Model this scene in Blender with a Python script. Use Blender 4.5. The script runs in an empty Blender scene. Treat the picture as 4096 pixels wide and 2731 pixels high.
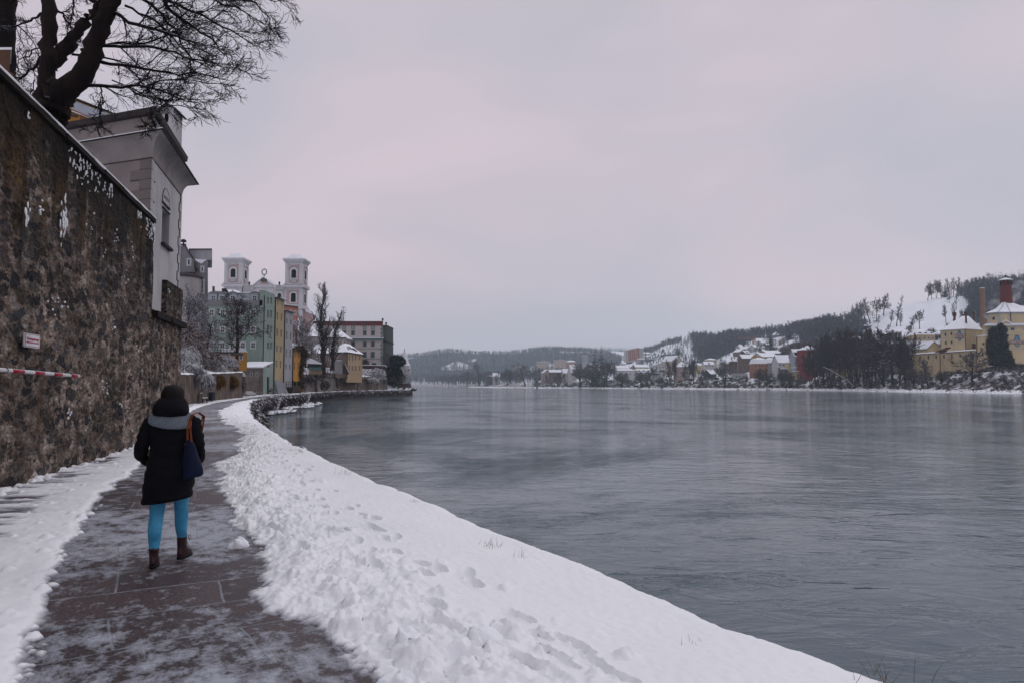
import bpy,math,random
import numpy as np
from mathutils import Vector,Matrix
R=math.radians
scene=bpy.context.scene
col=scene.collection
FPX=683.0;CAMH=1.66;PITCH=math.atan(43.5/FPX)
cam_data=bpy.data.cameras.new('camera')
cam_data.sensor_width=36.0;cam_data.lens=36.0*FPX/1024.0
cam_data.clip_start=0.1;cam_data.clip_end=20000
cam=bpy.data.objects.new('camera',cam_data);col.objects.link(cam)
cam.location=(0,0,CAMH);cam.rotation_euler=(math.pi/2+PITCH,0,0)
scene.camera=cam
SUN_EL,SUN_ROT=R(38),R(60)
world=bpy.data.worlds.new('World');scene.world=world;world.use_nodes=True
wt=world.node_tree;wt.nodes.clear()
def wn(t,**k):
 n=wt.nodes.new(t)
 for a,b in k.items():setattr(n,a,b)
 return n
w_out=wn('ShaderNodeOutputWorld')
w_sky=wn('ShaderNodeTexSky');w_sky.sky_type='NISHITA';w_sky.sun_disc=False
w_sky.sun_elevation=SUN_EL;w_sky.sun_rotation=SUN_ROT
w_b1=wn('ShaderNodeBackground');w_b1 .inputs[1].default_value=0.1
wt.links.new(w_sky.outputs[0],w_b1 .inputs[0])
w_tc=wn('ShaderNodeTexCoord')
w_map=wn('ShaderNodeMapping');w_map.inputs['Scale'].default_value=(1.0,1.0,2.2)
wt.links.new(w_tc.outputs['Generated'],w_map.inputs[0])
w_n=wn('ShaderNodeTexNoise');w_n.inputs['Scale'].default_value=2.1;w_n.inputs['Detail'].default_value=3.0
w_n.inputs['Roughness'].default_value=0.42;w_n.inputs['Distortion'].default_value=0.3
wt.links.new(w_map.outputs[0],w_n.inputs['Vector'])
w_r=wn('ShaderNodeValToRGB')
cr=w_r.color_ramp;cr.elements[0].position=0.38;cr.elements[0].color=(0.540,0.520,0.590,1)
cr.elements[1].position=0.66;cr.elements[1].color=(0.705,0.595,0.655,1)
wt.links.new(w_n.outputs['Fac'],w_r.inputs[0])
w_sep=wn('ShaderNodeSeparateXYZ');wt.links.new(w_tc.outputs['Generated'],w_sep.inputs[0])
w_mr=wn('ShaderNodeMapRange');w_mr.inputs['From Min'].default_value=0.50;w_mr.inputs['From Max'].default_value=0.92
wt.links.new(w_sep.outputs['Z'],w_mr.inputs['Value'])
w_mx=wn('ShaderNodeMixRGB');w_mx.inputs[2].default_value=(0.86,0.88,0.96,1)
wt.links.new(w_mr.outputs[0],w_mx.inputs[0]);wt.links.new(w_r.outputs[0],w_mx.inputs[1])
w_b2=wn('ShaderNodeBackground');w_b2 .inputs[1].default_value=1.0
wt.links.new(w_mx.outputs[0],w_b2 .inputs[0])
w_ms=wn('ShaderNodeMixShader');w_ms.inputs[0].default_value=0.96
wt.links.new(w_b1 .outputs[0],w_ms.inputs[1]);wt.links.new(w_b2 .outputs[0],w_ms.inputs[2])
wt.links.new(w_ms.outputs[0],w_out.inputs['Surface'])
sun_d=bpy.data.lights.new('sun','SUN');sun_d.energy=0.5;sun_d.angle=R(40);sun_d.color=(1.0,0.93,0.92)
sun=bpy.data.objects.new('sun',sun_d);col.objects.link(sun)
sd=Vector((math.sin(SUN_ROT)*math.cos(SUN_EL),math.cos(SUN_ROT)*math.cos(SUN_EL),math.sin(SUN_EL)))
sun.rotation_euler=sd.to_track_quat('Z','Y').to_euler()
sun.location=(30,-20,60)
scene.view_settings.view_transform='Standard';scene.view_settings.look='None'
scene.view_settings.exposure=0.0;scene.view_settings.gamma=1.0
scene.cycles.volume_bounces=2
scene.cycles.max_bounces=5;scene.cycles.diffuse_bounces=3;scene.cycles.glossy_bounces=2
scene.cycles.transparent_max_bounces=4
def ray(px,py):
 u=(px-512)/FPX;v=(341.33-py)/FPX
 dy=math.cos(PITCH)-v*math.sin(PITCH);dz=math.sin(PITCH)+v*math.cos(PITCH)
 return u/dy,dz/dy
def gp(px,py,z=0.0):
 u,w=ray(px,py);Y=(z-CAMH)/w
 return(u*Y,Y)
def at(px,py,Y):
 u,w=ray(px,py);return Vector((u*Y,Y,CAMH+w*Y))
def cA(x,y):return(170+.12116*x,220+.12117*y)
def cB(x,y):return(287.5+.089286*x,270+.089286*y)
def cC(x,y):return(400+.095663*x,325+.095663*y)
def cD(x,y):return(600+.095663*x,287.5+.095663*y)
def cE(x,y):return(800+.095644*x,255+.095644*y)
def cF(x,y):return(.14347*x,.14347*y)
def cG(x,y):return(x/2.2969,y/2.2969)
def cH(x,y):return(175+.12755*x,375+.12755*y)
def cK(x,y):return(610+.042517*x,335+.042517*y)
def cM(x,y):return(700+.042517*x,330+.042517*y)
def cN(x,y):return(770+.044643*x,325+.044643*y)
def cO(x,y):return(730+.042517*x,300+.042517*y)
def cQ(x,y):return(500+.046768*x,340+.046768*y)
def cS(x,y):return(910+.07651*x,270+.07651*y)
def _h(ix,iy,s):
 h=(ix.astype(np.int64)*374761393+iy.astype(np.int64)*668265263+s*1442695041)&0xffffffff
 h=((h^(h>>13))*1274126177)&0xffffffff
 h=(h^(h>>16))&0xffffffff
 return h/4294967295.0
def vnoise(x,y,s=0):
 ix=np.floor(x);iy=np.floor(y);fx=x-ix;fy=y-iy
 fx=fx*fx*(3-2*fx);fy=fy*fy*(3-2*fy)
 a=_h(ix,iy,s);b=_h(ix+1,iy,s);c=_h(ix,iy+1,s);d=_h(ix+1,iy+1,s)
 return(a*(1-fx)+b*fx)*(1-fy)+(c*(1-fx)+d*fx)*fy
def fbm(x,y,s=0,o=4,g=0.5):
 t=0;a=1;n=0
 for i in range(o):
  t=t+a*vnoise(x*2**i,y*2**i,s+i*17);n+=a;a*=g
 return t/n
def sstep(a,b,x):
 t=np.clip((x-a)/(b-a),0,1);return t*t*(3-2*t)
ORG={}
def tag(o,label=None,cat=None,group=None,kind=None):
 if label:o['label']=label
 if cat:o['category']=cat
 if group:o['group']=group
 if kind:o['kind']=kind
 return o
def thing(name,label,cat,loc=(0,0,0),group=None):
 o=bpy.data.objects.new(name,None);col.objects.link(o)
 o.empty_display_size=0.3
 o.location=loc;ORG[o.name]=Vector(loc)
 return tag(o,label,cat,group)
def org(p):
 return ORG[p.name] if p is not None else Vector((0,0,0))
def mesh_obj(name,V,F,mats,parent=None,smooth=False,mi=None,local=False,uv=None,origin=None):
 """V: (n,3) world coordinates, F: list of faces or (m,k) array"""
 V=np.asarray(V,dtype=np.float64).reshape(-1,3)
 o3=Vector(origin) if origin is not None else org(parent)
 if not local:V=V-np.array(o3)
 me=bpy.data.meshes.new(name)
 if isinstance(F,np.ndarray):
  k=F.shape[1];m=F.shape[0]
  me.vertices.add(len(V));me.vertices.foreach_set('co',V.ravel())
  me.loops.add(m*k);me.loops.foreach_set('vertex_index',F.ravel().astype(np.int32))
  me.polygons.add(m);me.polygons.foreach_set('loop_start',np.arange(0,m*k,k,dtype=np.int32))
  me.polygons.foreach_set('loop_total',np.full(m,k,dtype=np.int32))
  me.update(calc_edges=True)
 else:
  me.from_pydata([tuple(v) for v in V],[],F);me.update()
 if not isinstance(mats,(list,tuple)):mats=[mats]
 for m_ in mats:me.materials.append(m_)
 if mi is not None:me.polygons.foreach_set('material_index',np.asarray(mi,dtype=np.int32))
 if smooth:me.polygons.foreach_set('use_smooth',np.ones(len(me.polygons),dtype=bool))
 if uv is not None:
  l=me.uv_layers.new(name='UVMap')
  vi=np.empty(len(me.loops),dtype=np.int32);me.loops.foreach_get('vertex_index',vi)
  l.data.foreach_set('uv',np.asarray(uv)[vi].ravel())
 o=bpy.data.objects.new(name,me);col.objects.link(o)
 if parent is not None:o.parent=parent
 elif origin is not None:o.location=o3
 ORG[o.name]=Vector(o3)
 return o
def copy_tree(o,parent=None):
 c=o.copy();col.objects.link(c)
 if parent is not None:c.parent=parent
 for ch in[x for x in KIDS.get(o.name,[])]:
  copy_tree(ch,c)
 return c
KIDS={}
def kids(o):
 KIDS[o.name]=list(o.children)
 for c in o.children:kids(c)
class MB:
 def __init__(s):s.v=[];s.f=[];s.m=[]
 def add(s,V,F,m=0):
  b=len(s.v);s.v.extend([tuple(p) for p in V]);s.f.extend([tuple(i+b for i in f) for f in F]);s.m.extend([m]*len(F));return s
 def box(s,x0,x1,y0,y1,z0,z1,m=0,T=None):
  P=[(x0,y0,z0),(x1,y0,z0),(x1,y1,z0),(x0,y1,z0),(x0,y0,z1),(x1,y0,z1),(x1,y1,z1),(x0,y1,z1)]
  if T:P=[T(*p) for p in P]
  return s.add(P,[(0,3,2,1),(4,5,6,7),(0,1,5,4),(1,2,6,5),(2,3,7,6),(3,0,4,7)],m)
 def hexa(s,B,Tp,m=0):
  n=len(B)
  return s.add(list(B)+list(Tp),[tuple(range(n-1,-1,-1)),tuple(range(n,2*n))]+[(i,(i+1)%n,n+(i+1)%n,n+i) for i in range(n)],m)
 def prism(s,poly,z0,z1,m=0,T=None):
  B=[(x,y,z0) for x,y in poly];P=[(x,y,z1) for x,y in poly]
  if T:B=[T(*p) for p in B];P=[T(*p) for p in P]
  return s.hexa(B,P,m)
 def lathe(s,prof,n=16,c=(0,0,0),m=0,sx=1,sy=1):
  V=[];F=[]
  for r,z in prof:
   for i in range(n):
    a=2*math.pi*i/n;V.append((c[0]+r*sx*math.cos(a),c[1]+r*sy*math.sin(a),c[2]+z))
  for j in range(len(prof)-1):
   for i in range(n):
    F.append((j*n+i,j*n+(i+1)%n,(j+1)*n+(i+1)%n,(j+1)*n+i))
  F.append(tuple(range(n-1,-1,-1)));F.append(tuple(range((len(prof)-1)*n,len(prof)*n)))
  return s.add(V,F,m)
 def tube(s,pts,rad,n=6,m=0,cap=True):
  pts=[Vector(p) for p in pts];V=[];F=[]
  if not hasattr(rad,'__len__'):rad=[rad]*len(pts)
  for k,p in enumerate(pts):
   t=(pts[min(k+1,len(pts)-1)]-pts[max(k-1,0)]).normalized()
   a=Vector((0,0,1)) if abs(t.z)<.9 else Vector((1,0,0))
   u=t.cross(a).normalized();w=t.cross(u)
   for i in range(n):
    th=2*math.pi*i/n;V.append(p+(u*math.cos(th)+w*math.sin(th))*rad[k])
  for j in range(len(pts)-1):
   for i in range(n):F.append((j*n+i,j*n+(i+1)%n,(j+1)*n+(i+1)%n,(j+1)*n+i))
  if cap:F.append(tuple(range(n-1,-1,-1)));F.append(tuple(range((len(pts)-1)*n,len(pts)*n)))
  return s.add(V,F,m)
 def build(s,name,mats,parent=None,smooth=False,local=False,origin=None):
  return mesh_obj(name,s.v,s.f,mats,parent,smooth,s.m,local,None,origin)
MATS={}
def nodes(name):
 m=bpy.data.materials.new(name);m.use_nodes=True
 nt=m.node_tree;b=nt.nodes['Principled BSDF']
 def N(t,**k):
  n=nt.nodes.new(t)
  for a,v in k.items():
   if a.startswith('i_'):n.inputs[a[2:].replace('_',' ')].default_value=v
   else:setattr(n,a,v)
  return n
 def L(a,b_):nt.links.new(a,b_)
 return m,nt,b,N,L
def C4(c):return(c[0],c[1],c[2],1)
def ramp(N,stops,interp='LINEAR'):
 r=N('ShaderNodeValToRGB');e=r.color_ramp;e.interpolation=interp
 e.elements[0].position=stops[0][0];e.elements[0].color=C4(stops[0][1])
 e.elements[1].position=stops[-1][0];e.elements[1].color=C4(stops[-1][1])
 for p,c in stops[1:-1]:
  x=e.elements.new(p);x.color=C4(c)
 return r
def g3(v):return(v,v,v)
SNOWC=(0.81,0.82,0.86)
def mk(name,c1,c2=None,scale=1.0,rough=0.8,bump=0.0,bscale=None,snow=0.0,stretch=(1,1,1),snow_lo=0.35,spec=0.12,detail=5,snow_n=2.0,dirt=0.0):
 """noise-mottled paint / stone / bark; snow>0 lays snow on faces that look up"""
 m,nt,b,N,L=nodes(name)
 if c2 is None:c2=tuple(x*0.82 for x in c1)
 tc=N('ShaderNodeTexCoord');mp=N('ShaderNodeMapping');mp.inputs['Scale'].default_value=stretch
 L(tc.outputs['Object'],mp.inputs[0])
 n=N('ShaderNodeTexNoise',i_Scale=scale,i_Detail=detail,i_Roughness=0.6);L(mp.outputs[0],n.inputs['Vector'])
 r=ramp(N,[(0.32,c1),(0.68,c2)]);L(n.outputs['Fac'],r.inputs[0])
 out=r.outputs[0]
 if dirt:
  n4=N('ShaderNodeTexNoise',i_Scale=0.7,i_Detail=6.0,i_Roughness=0.7)
  mp4=N('ShaderNodeMapping');mp4 .inputs['Scale'].default_value=(1.6,1.6,0.22);L(tc.outputs['Object'],mp4 .inputs[0]);L(mp4 .outputs[0],n4 .inputs['Vector'])
  r4=ramp(N,[(0.5,g3(1.0)),(0.75,g3(1.0-dirt))]);L(n4 .outputs['Fac'],r4 .inputs[0])
  m4=N('ShaderNodeMixRGB',blend_type='MULTIPLY');m4 .inputs[0].default_value=1.0
  L(out,m4 .inputs[1]);L(r4 .outputs[0],m4 .inputs[2]);out=m4 .outputs[0]
 if snow>0:
  ge=N('ShaderNodeNewGeometry');se=N('ShaderNodeSeparateXYZ');L(ge.outputs['Normal'],se.inputs[0])
  n2=N('ShaderNodeTexNoise',i_Scale=snow_n,i_Detail=3.0);L(tc.outputs['Object'],n2 .inputs['Vector'])
  ad=N('ShaderNodeMath',operation='MULTIPLY_ADD');L(n2 .outputs['Fac'],ad.inputs[0]);ad.inputs[1].default_value=0.9;ad.inputs[2].default_value=-0.45
  a2=N('ShaderNodeMath',operation='ADD');L(se.outputs['Z'],a2 .inputs[0]);L(ad.outputs[0],a2 .inputs[1])
  mr=N('ShaderNodeMapRange',i_From_Min=snow_lo,i_From_Max=snow_lo+0.25);L(a2 .outputs[0],mr.inputs['Value'])
  ml=N('ShaderNodeMath',operation='MULTIPLY');L(mr.outputs[0],ml.inputs[0]);ml.inputs[1].default_value=snow
  mx=N('ShaderNodeMixRGB');L(ml.outputs[0],mx.inputs[0]);L(out,mx.inputs[1]);mx.inputs[2].default_value=C4(SNOWC)
  out=mx.outputs[0]
 L(out,b.inputs['Base Color']);b.inputs['Roughness'].default_value=rough;b.inputs['Specular IOR Level'].default_value=spec
 if bump:
  n3=N('ShaderNodeTexNoise',i_Scale=bscale or scale*5,i_Detail=6.0,i_Roughness=0.65);L(mp.outputs[0],n3 .inputs['Vector'])
  bp=N('ShaderNodeBump',i_Strength=1.0,i_Distance=bump);L(n3 .outputs['Fac'],bp.inputs['Height']);L(bp.outputs[0],b.inputs['Normal'])
 MATS[name]=m
 return m
def hot(name,c):return MATS.get(name) or mk(name,c)
snow_m=mk('snow',(0.82,0.83,0.86),(0.77,0.79,0.83),2.0,0.75,0.02,9.0,spec=0.2)
def roofsnow():
 m,nt,b,N,L=nodes('roof_snow')
 tc=N('ShaderNodeTexCoord')
 n=N('ShaderNodeTexNoise',i_Scale=0.9,i_Detail=7.0,i_Roughness=0.7);L(tc.outputs['Object'],n.inputs['Vector'])
 r=ramp(N,[(0.3,(0.62,0.64,0.70)),(0.42,(0.76,0.78,0.84)),(0.7,(0.84,0.85,0.90))]);L(n.outputs['Fac'],r.inputs[0])
 L(r.outputs[0],b.inputs['Base Color']);b.inputs['Roughness'].default_value=0.8
 bp=N('ShaderNodeBump',i_Strength=1.0,i_Distance=0.06);L(n.outputs['Fac'],bp.inputs['Height']);L(bp.outputs[0],b.inputs['Normal'])
 return m
rsnow_m=roofsnow()
tile_m=mk('roof_edge',(0.030,0.026,0.030),(0.055,0.045,0.045),3.0,0.7,0.02)
glass_m=mk('window_glass',(0.018,0.022,0.030),(0.035,0.042,0.055),0.6,0.12,spec=0.6)
frame_m=mk('white_frame',(0.55,0.56,0.58),(0.42,0.43,0.45),2.0,0.6)
metal_m=mk('dark_metal',(0.018,0.018,0.022),(0.03,0.03,0.035),4.0,0.45)
pipe_m=mk('drainpipe',(0.03,0.03,0.035),None,3.0,0.5)
wood_m=mk('dark_wood',(0.03,0.022,0.018),(0.06,0.045,0.035),6.0,0.8,0.004,stretch=(1,1,.2))
QP=[(3.4,1.6),(2.03,3.94),(1.52,4.66),(1.19,5.32),(0.62,6.35),(-0.05,7.59),(-0.62,8.65),(-1.3,9.88),(-2.24,11.65),(-3.47,13.99),(-4.33,15.69),(-6.12,19.18),(-7.81,22.84),(-9.84,27.29),(-12.28,32.85),(-14.6,38.47),(-18.61,48.82),(-24.66,64.9),(-29.4,79.32),(-34.99,102.02),(-40.17,131.41),(-44.6,160),(-46.67,187.65),(-44.88,220.3),(-37.58,254.78)]
LP=[(-1.9,1.6),(-2.72,3.94),(-3.62,5.38),(-4.42,6.87),(-5.6,9.27),(-7.24,13.11),(-7.77,14.54),(-10.6,22.0),(-14.3,30.5),(-18.87,40.09),(-23.48,51.69),(-27.34,62.76),(-32.7,82.78),(-38.0,104),(-41.6,122.91),(-44.5,150),(-47.8,187),(-46.2,220),(-40.0,254)]
RP=[(0.35,1.6),(-0.7,3.94),(-1.02,4.35),(-1.53,5.17),(-2.09,6.24),(-3.05,7.89),(-4.07,9.93),(-5.04,12.19),(-6.88,17.18),(-8.85,22.8),(-12.1,29.54),(-15.0,35.49),(-17.82,42.0),(-21.86,53.13),(-26.0,64.9),(-31.4,86.54),(-36.6,107.8),(-41.0,131.41),(-45.5,165),(-47.2,187.65),(-45.4,220.3),(-38.6,254.78)]
WA,WB=-5.10,-0.2696
def curve(P):
 a=np.array(P);ys=np.linspace(a[0,1],a[-1,1],1)
 Y=a[:,1];X=a[:,0]
 m=np.gradient(X,Y)
 def f(y):
  y=np.asarray(y,float);i=np.clip(np.searchsorted(Y,y)-1,0,len(Y)-2)
  h=Y[i+1]-Y[i];t=np.clip((y-Y[i])/h,0,1)
  return(2*t**3-3*t**2+1)*X[i]+(t**3-2*t**2+t)*h*m[i]+(-2*t**3+3*t**2)*X[i+1]+(t**3-t**2)*h*m[i+1]
 return f
XQ,XL,XR=curve(QP),curve(LP),curve(RP)
WATER_Z=-2.1
def XW(y):return WA+WB*np.asarray(y,float)
def rows(y0,y1,k):
 n=int(math.log(y1/y0)/k);return y0*np.exp(np.linspace(0,math.log(y1/y0),n+1))
def gridfaces(nr,nc):
 i=np.arange(nr-1)[:,None]*nc+np.arange(nc-1)[None,:]
 return np.stack([i,i+1,i+1+nc,i+nc],-1).reshape(-1,4)
def make_path():
 y=rows(1.6,254,0.02)
 cx=(XL(y)+XR(y))/2
 s=np.concatenate([[0],np.cumsum(np.hypot(np.diff(cx),np.diff(y)))])
 t=np.linspace(-1,1,13)
 tx=np.gradient(cx,s);ty=np.gradient(y,s)
 wl=np.interp(y,[0,25,60,120,254],[3.9,3.6,2.6,1.6,1.0])
 wr=(XR(y)-XL(y))/2*.93+np.minimum(1.1,(XQ(y)-XR(y))*.6+.05)
 w=wl
 q=np.where(t[None]<0,t[None]*wl[:,None],t[None]*wr[:,None])
 X=cx[:,None]+q*ty[:,None];Yv=y[:,None]-q*tx[:,None]
 V=np.stack([X,Yv,np.zeros_like(X)],-1)
 uv=np.stack([q+20,np.repeat(s[:,None],13,1)],-1)
 m,nt,b,N,L=nodes('path_slabs')
 tc=N('ShaderNodeTexCoord')
 nz=N('ShaderNodeTexNoise',i_Scale=0.7,i_Detail=3.0);L(tc.outputs['UV'],nz.inputs['Vector'])
 mm=N('ShaderNodeVectorMath',operation='SCALE');L(nz.outputs['Color'],mm.inputs[0]);mm.inputs['Scale'].default_value=0.16
 ad=N('ShaderNodeVectorMath',operation='ADD');L(tc.outputs['UV'],ad.inputs[0]);L(mm.outputs[0],ad.inputs[1])
 br=N('ShaderNodeTexBrick',offset=0.37,offset_frequency=2,squash=1.0)
 for k_,v_ in(('Scale',1.0),('Mortar Size',0.012),('Mortar Smooth',0.3),('Brick Width',1.23),('Row Height',0.68),('Bias',0.0)):br.inputs[k_].default_value=v_
 br.inputs['Color1'].default_value=(0.034,0.023,0.026,1);br.inputs['Color2'].default_value=(0.070,0.048,0.050,1);br.inputs['Mortar'].default_value=(0.02,0.018,0.02,1)
 L(ad.outputs[0],br.inputs['Vector'])
 n1=N('ShaderNodeTexNoise',i_Scale=38.0,i_Detail=5.0,i_Roughness=0.7);L(tc.outputs['UV'],n1 .inputs['Vector'])
 r1=ramp(N,[(0.3,g3(0.35)),(0.55,g3(1.0)),(0.70,g3(3.2))]);L(n1 .outputs['Fac'],r1 .inputs[0])
 m1=N('ShaderNodeMixRGB',blend_type='MULTIPLY');m1 .inputs[0].default_value=1;L(br.outputs[0],m1 .inputs[1]);L(r1 .outputs[0],m1 .inputs[2])
 mp=N('ShaderNodeMapping');mp.inputs['Scale'].default_value=(1.3,1.0,1);L(tc.outputs['UV'],mp.inputs[0])
 n2=N('ShaderNodeTexNoise',i_Scale=3.4,i_Detail=10.0,i_Roughness=0.78,i_Distortion=0.1);L(mp.outputs[0],n2 .inputs['Vector'])
 n3=N('ShaderNodeTexNoise',i_Scale=0.35,i_Detail=2.0);L(tc.outputs['UV'],n3 .inputs['Vector'])
 s1=N('ShaderNodeMath',operation='MULTIPLY_ADD');L(n3 .outputs['Fac'],s1 .inputs[0]);s1 .inputs[1].default_value=0.55;L(n2 .outputs['Fac'],s1 .inputs[2])
 r2=ramp(N,[(0.73,g3(0.0)),(0.77,g3(0.36)),(0.88,g3(0.9))]);L(s1 .outputs[0],r2 .inputs[0])
 ls=N('ShaderNodeMath',operation='SUBTRACT');ls.inputs[0].default_value=1.0
 jn=N('ShaderNodeMath',operation='MULTIPLY');L(br.outputs['Fac'],jn.inputs[0])
 r3=ramp(N,[(0.34,g3(0.08)),(0.56,g3(0.6))]);L(n2 .outputs['Fac'],r3 .inputs[0]);L(r3 .outputs[0],jn.inputs[1])
 mxm=N('ShaderNodeMath',operation='MAXIMUM');L(r2 .outputs[0],mxm.inputs[0]);L(jn.outputs[0],mxm.inputs[1])
 mx=N('ShaderNodeMixRGB');L(mxm.outputs[0],mx.inputs[0]);L(m1 .outputs[0],mx.inputs[1]);mx.inputs[2].default_value=(0.40,0.42,0.48,1)
 L(mx.outputs[0],b.inputs['Base Color'])
 rr=N('ShaderNodeMapRange',i_To_Min=0.42,i_To_Max=0.75);L(mxm.outputs[0],rr.inputs['Value']);L(rr.outputs[0],b.inputs['Roughness'])
 b.inputs['Specular IOR Level'].default_value=0.35
 hs=N('ShaderNodeMath',operation='MULTIPLY_ADD');L(br.outputs['Fac'],hs.inputs[0]);hs.inputs[1].default_value=-0.8;L(n1 .outputs['Fac'],hs.inputs[2])
 h2=N('ShaderNodeMath',operation='MULTIPLY_ADD');L(mxm.outputs[0],h2 .inputs[0]);h2 .inputs[1].default_value=0.7;L(hs.outputs[0],h2 .inputs[2])
 bp=N('ShaderNodeBump',i_Strength=1.0,i_Distance=0.008);L(h2 .outputs[0],bp.inputs['Height']);L(bp.outputs[0],b.inputs['Normal'])
 o=mesh_obj('path',V,gridfaces(len(y),13),m,uv=uv.reshape(-1,2))
 tag(o,kind='structure')
make_path()
def snow_ground_mat():
 m,nt,b,N,L=nodes('snow_ground')
 tc=N('ShaderNodeTexCoord')
 n=N('ShaderNodeTexNoise',i_Scale=14.0,i_Detail=8.0,i_Roughness=0.7);L(tc.outputs['Object'],n.inputs['Vector'])
 n2=N('ShaderNodeTexNoise',i_Scale=0.6,i_Detail=3.0);L(tc.outputs['Object'],n2 .inputs['Vector'])
 r=ramp(N,[(0.3,(0.80,0.81,0.84)),(0.7,(0.86,0.86,0.88))]);L(n2 .outputs['Fac'],r.inputs[0])
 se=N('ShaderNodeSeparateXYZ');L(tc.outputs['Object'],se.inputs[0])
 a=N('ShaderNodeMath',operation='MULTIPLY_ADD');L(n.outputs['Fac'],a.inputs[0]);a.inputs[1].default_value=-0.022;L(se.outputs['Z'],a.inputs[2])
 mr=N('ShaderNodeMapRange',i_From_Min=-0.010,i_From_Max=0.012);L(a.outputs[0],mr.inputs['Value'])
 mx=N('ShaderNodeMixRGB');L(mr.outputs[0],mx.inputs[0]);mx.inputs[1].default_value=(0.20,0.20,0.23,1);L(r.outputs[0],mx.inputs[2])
 L(mx.outputs[0],b.inputs['Base Color']);b.inputs['Roughness'].default_value=0.7;b.inputs['Specular IOR Level'].default_value=0.25
 bp=N('ShaderNodeBump',i_Strength=0.8,i_Distance=0.012);L(n.outputs['Fac'],bp.inputs['Height']);L(bp.outputs[0],b.inputs['Normal'])
 return m
sg_m=snow_ground_mat()
def stamp(X,Y,Z,cx,cy,r,fn):
 """apply fn(dx,dy,z) on the rows near cy"""
 yr=Y[:,0];i0=np.searchsorted(yr,cy-r);i1=np.searchsorted(yr,cy+r)
 if i1<=i0:return
 xs=X[i0:i1];ys=Y[i0:i1];m=(np.abs(xs-cx)<r)
 if not m.any():return
 sub=Z[i0:i1];dx=xs[m]-cx;dy=ys[m]-cy
 sub[m]=fn(dx,dy,sub[m])
def make_verge():
 rng=np.random.default_rng(5)
 y=np.concatenate([rows(2.2,28,0.0036),rows(28,254,0.012)[1:]])
 a=np.linspace(0,1,230);a=a**1.15
 XRv,XQv=XR(y),XQ(y)
 wob=(fbm(y*1.3,y*0,3)-.5)*0.22*np.clip(y/8,.5,1.6)
 lo=XRv-0.85;hi=XQv+wob*0.6+(fbm(y*5,y*0+4,6,3)-.5)*.07+0.05
 X=lo[:,None]+(hi-lo)[:,None]*a[None];Y=np.repeat(y[:,None],len(a),1)
 e=X-XRv[:,None];q=hi[:,None]-X
 en=e+(fbm(X*1.1,Y*1.1,11,4)-.5)*1.1*np.clip(Y/8,.45,1.0)
 Z=-0.02+0.105*sstep(-0.28,0.60,en)
 Z+=(fbm(X*0.8,Y*0.8,23,3)-.5)*0.09*sstep(0,.6,en)
 band=np.exp(-((en-0.42)/0.48)**2)
 Z+=band*(fbm(X*5,Y*5,31,4,.6)-.38)*0.15
 Z+=band*np.abs(fbm(X*14,Y*14,37,3,.6)-.5)*0.13
 Z+=sstep(-.5,0,en)*(fbm(X*26,Y*26,41,2)-.5)*0.012
 for k in range(7000):
  cy=2.6*math.exp(rng.random()*math.log(44/2.6));off=rng.normal(0.38,0.36)
  if rng.random()<.06:off=rng.normal(1.0,.35)
  if off<.02:off=.02+rng.random()*.3
  cx=float(XR(cy))+off
  if k%90==0:off=rng.uniform(.3,.8)
  r=rng.uniform(.06,.12) if k%90==0 else min(0.10 if off>.25 else.035,0.010+abs(rng.exponential(0.021)))*(1+cy*.012);zb=0.5*rng.random()+.3
  rough=rng.random()*100
  def f(dx,dy,z,r=r,zb=zb,rough=rough):
   d=np.hypot(dx*(1+.3*math.sin(rough)),dy)*(0.45+1.1*fbm(dx/r*1.5+rough+40,dy/r*1.5+40,7,3,.6))
   b_=np.sqrt(np.clip(r*r-d*d,0,None))*(0.55+zb*.5)*(0.45+1.1*fbm(dx/r*2.6+rough+80,dy/r*2.6+70,13,3,.65))
   return np.where(d<r,np.maximum(z,np.minimum(z,.085)*.6+b_),z)
  stamp(X,Y,Z,cx,cy,r*1.5,f)
 tracks=[]
 for(px,py,s,ang) in[(760,1165,1,0)]:pass
 def foot(cx,cy,ang,L_=0.145,W_=0.052,d=0.045):
  ca,sa=math.cos(ang),math.sin(ang)
  def f(dx,dy,z):
   u=dx*ca+dy*sa;v=-dx*sa+dy*ca
   k=(v/W_)**2+(u/L_)**2;waist=1+.35*np.exp(-((u+.03)/.03)**2)
   k=k*waist
   return z-d*(1-sstep(0.6,1.15,k))+0.010*np.exp(-((k-1.5)/.4)**2)
  stamp(X,Y,Z,cx,cy,0.28,f)
 pts=[(560,1060),(590,1085),(565,1110),(600,1140),(640,1175),(620,1205),(660,1225),(690,1255),(1000,1385),(1015,1435),(1050,1445),(1195,1505),(1215,1520),(985,1380),(1100,1490),(870,1215),(890,1235),(905,1262),(965,1290),(975,1310),(1010,1300),(830,1180),(845,1190),(800,1165),(820,1240),(850,1262),(760,1215),(785,1218),(740,1160),(700,1150),(805,1280),(830,1295),(860,1295),(1250,1480),(1280,1495),(1305,1515),(1340,1480),(1320,1465),(1245,1452),(1290,1455),(1180,1400),(1210,1410),(1440,1552),(1400,1535),(1375,1515),(1355,1500),(1090,1330),(1075,1310)]
 for i,(gx,gy) in enumerate(pts):
  cx,cy=gp(*cG(gx,gy),0.1)
  ang=math.atan2(1,-0.6)+rng.normal(0,.22)
  big=1.0 if gy<1340 or i in(8,9,10,11,12) else 0.7
  foot(cx,cy,ang,0.14*big,0.055*big,0.058*big)
 for k in range(60):
  cy=rng.uniform(7,24);cx=float(XR(cy))+rng.uniform(.7,1.6)
  if cx>float(XQ(cy))-.3:continue
  foot(cx,cy,math.atan2(1,-.45)+rng.normal(0,.2),.14,.055,.05)
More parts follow.
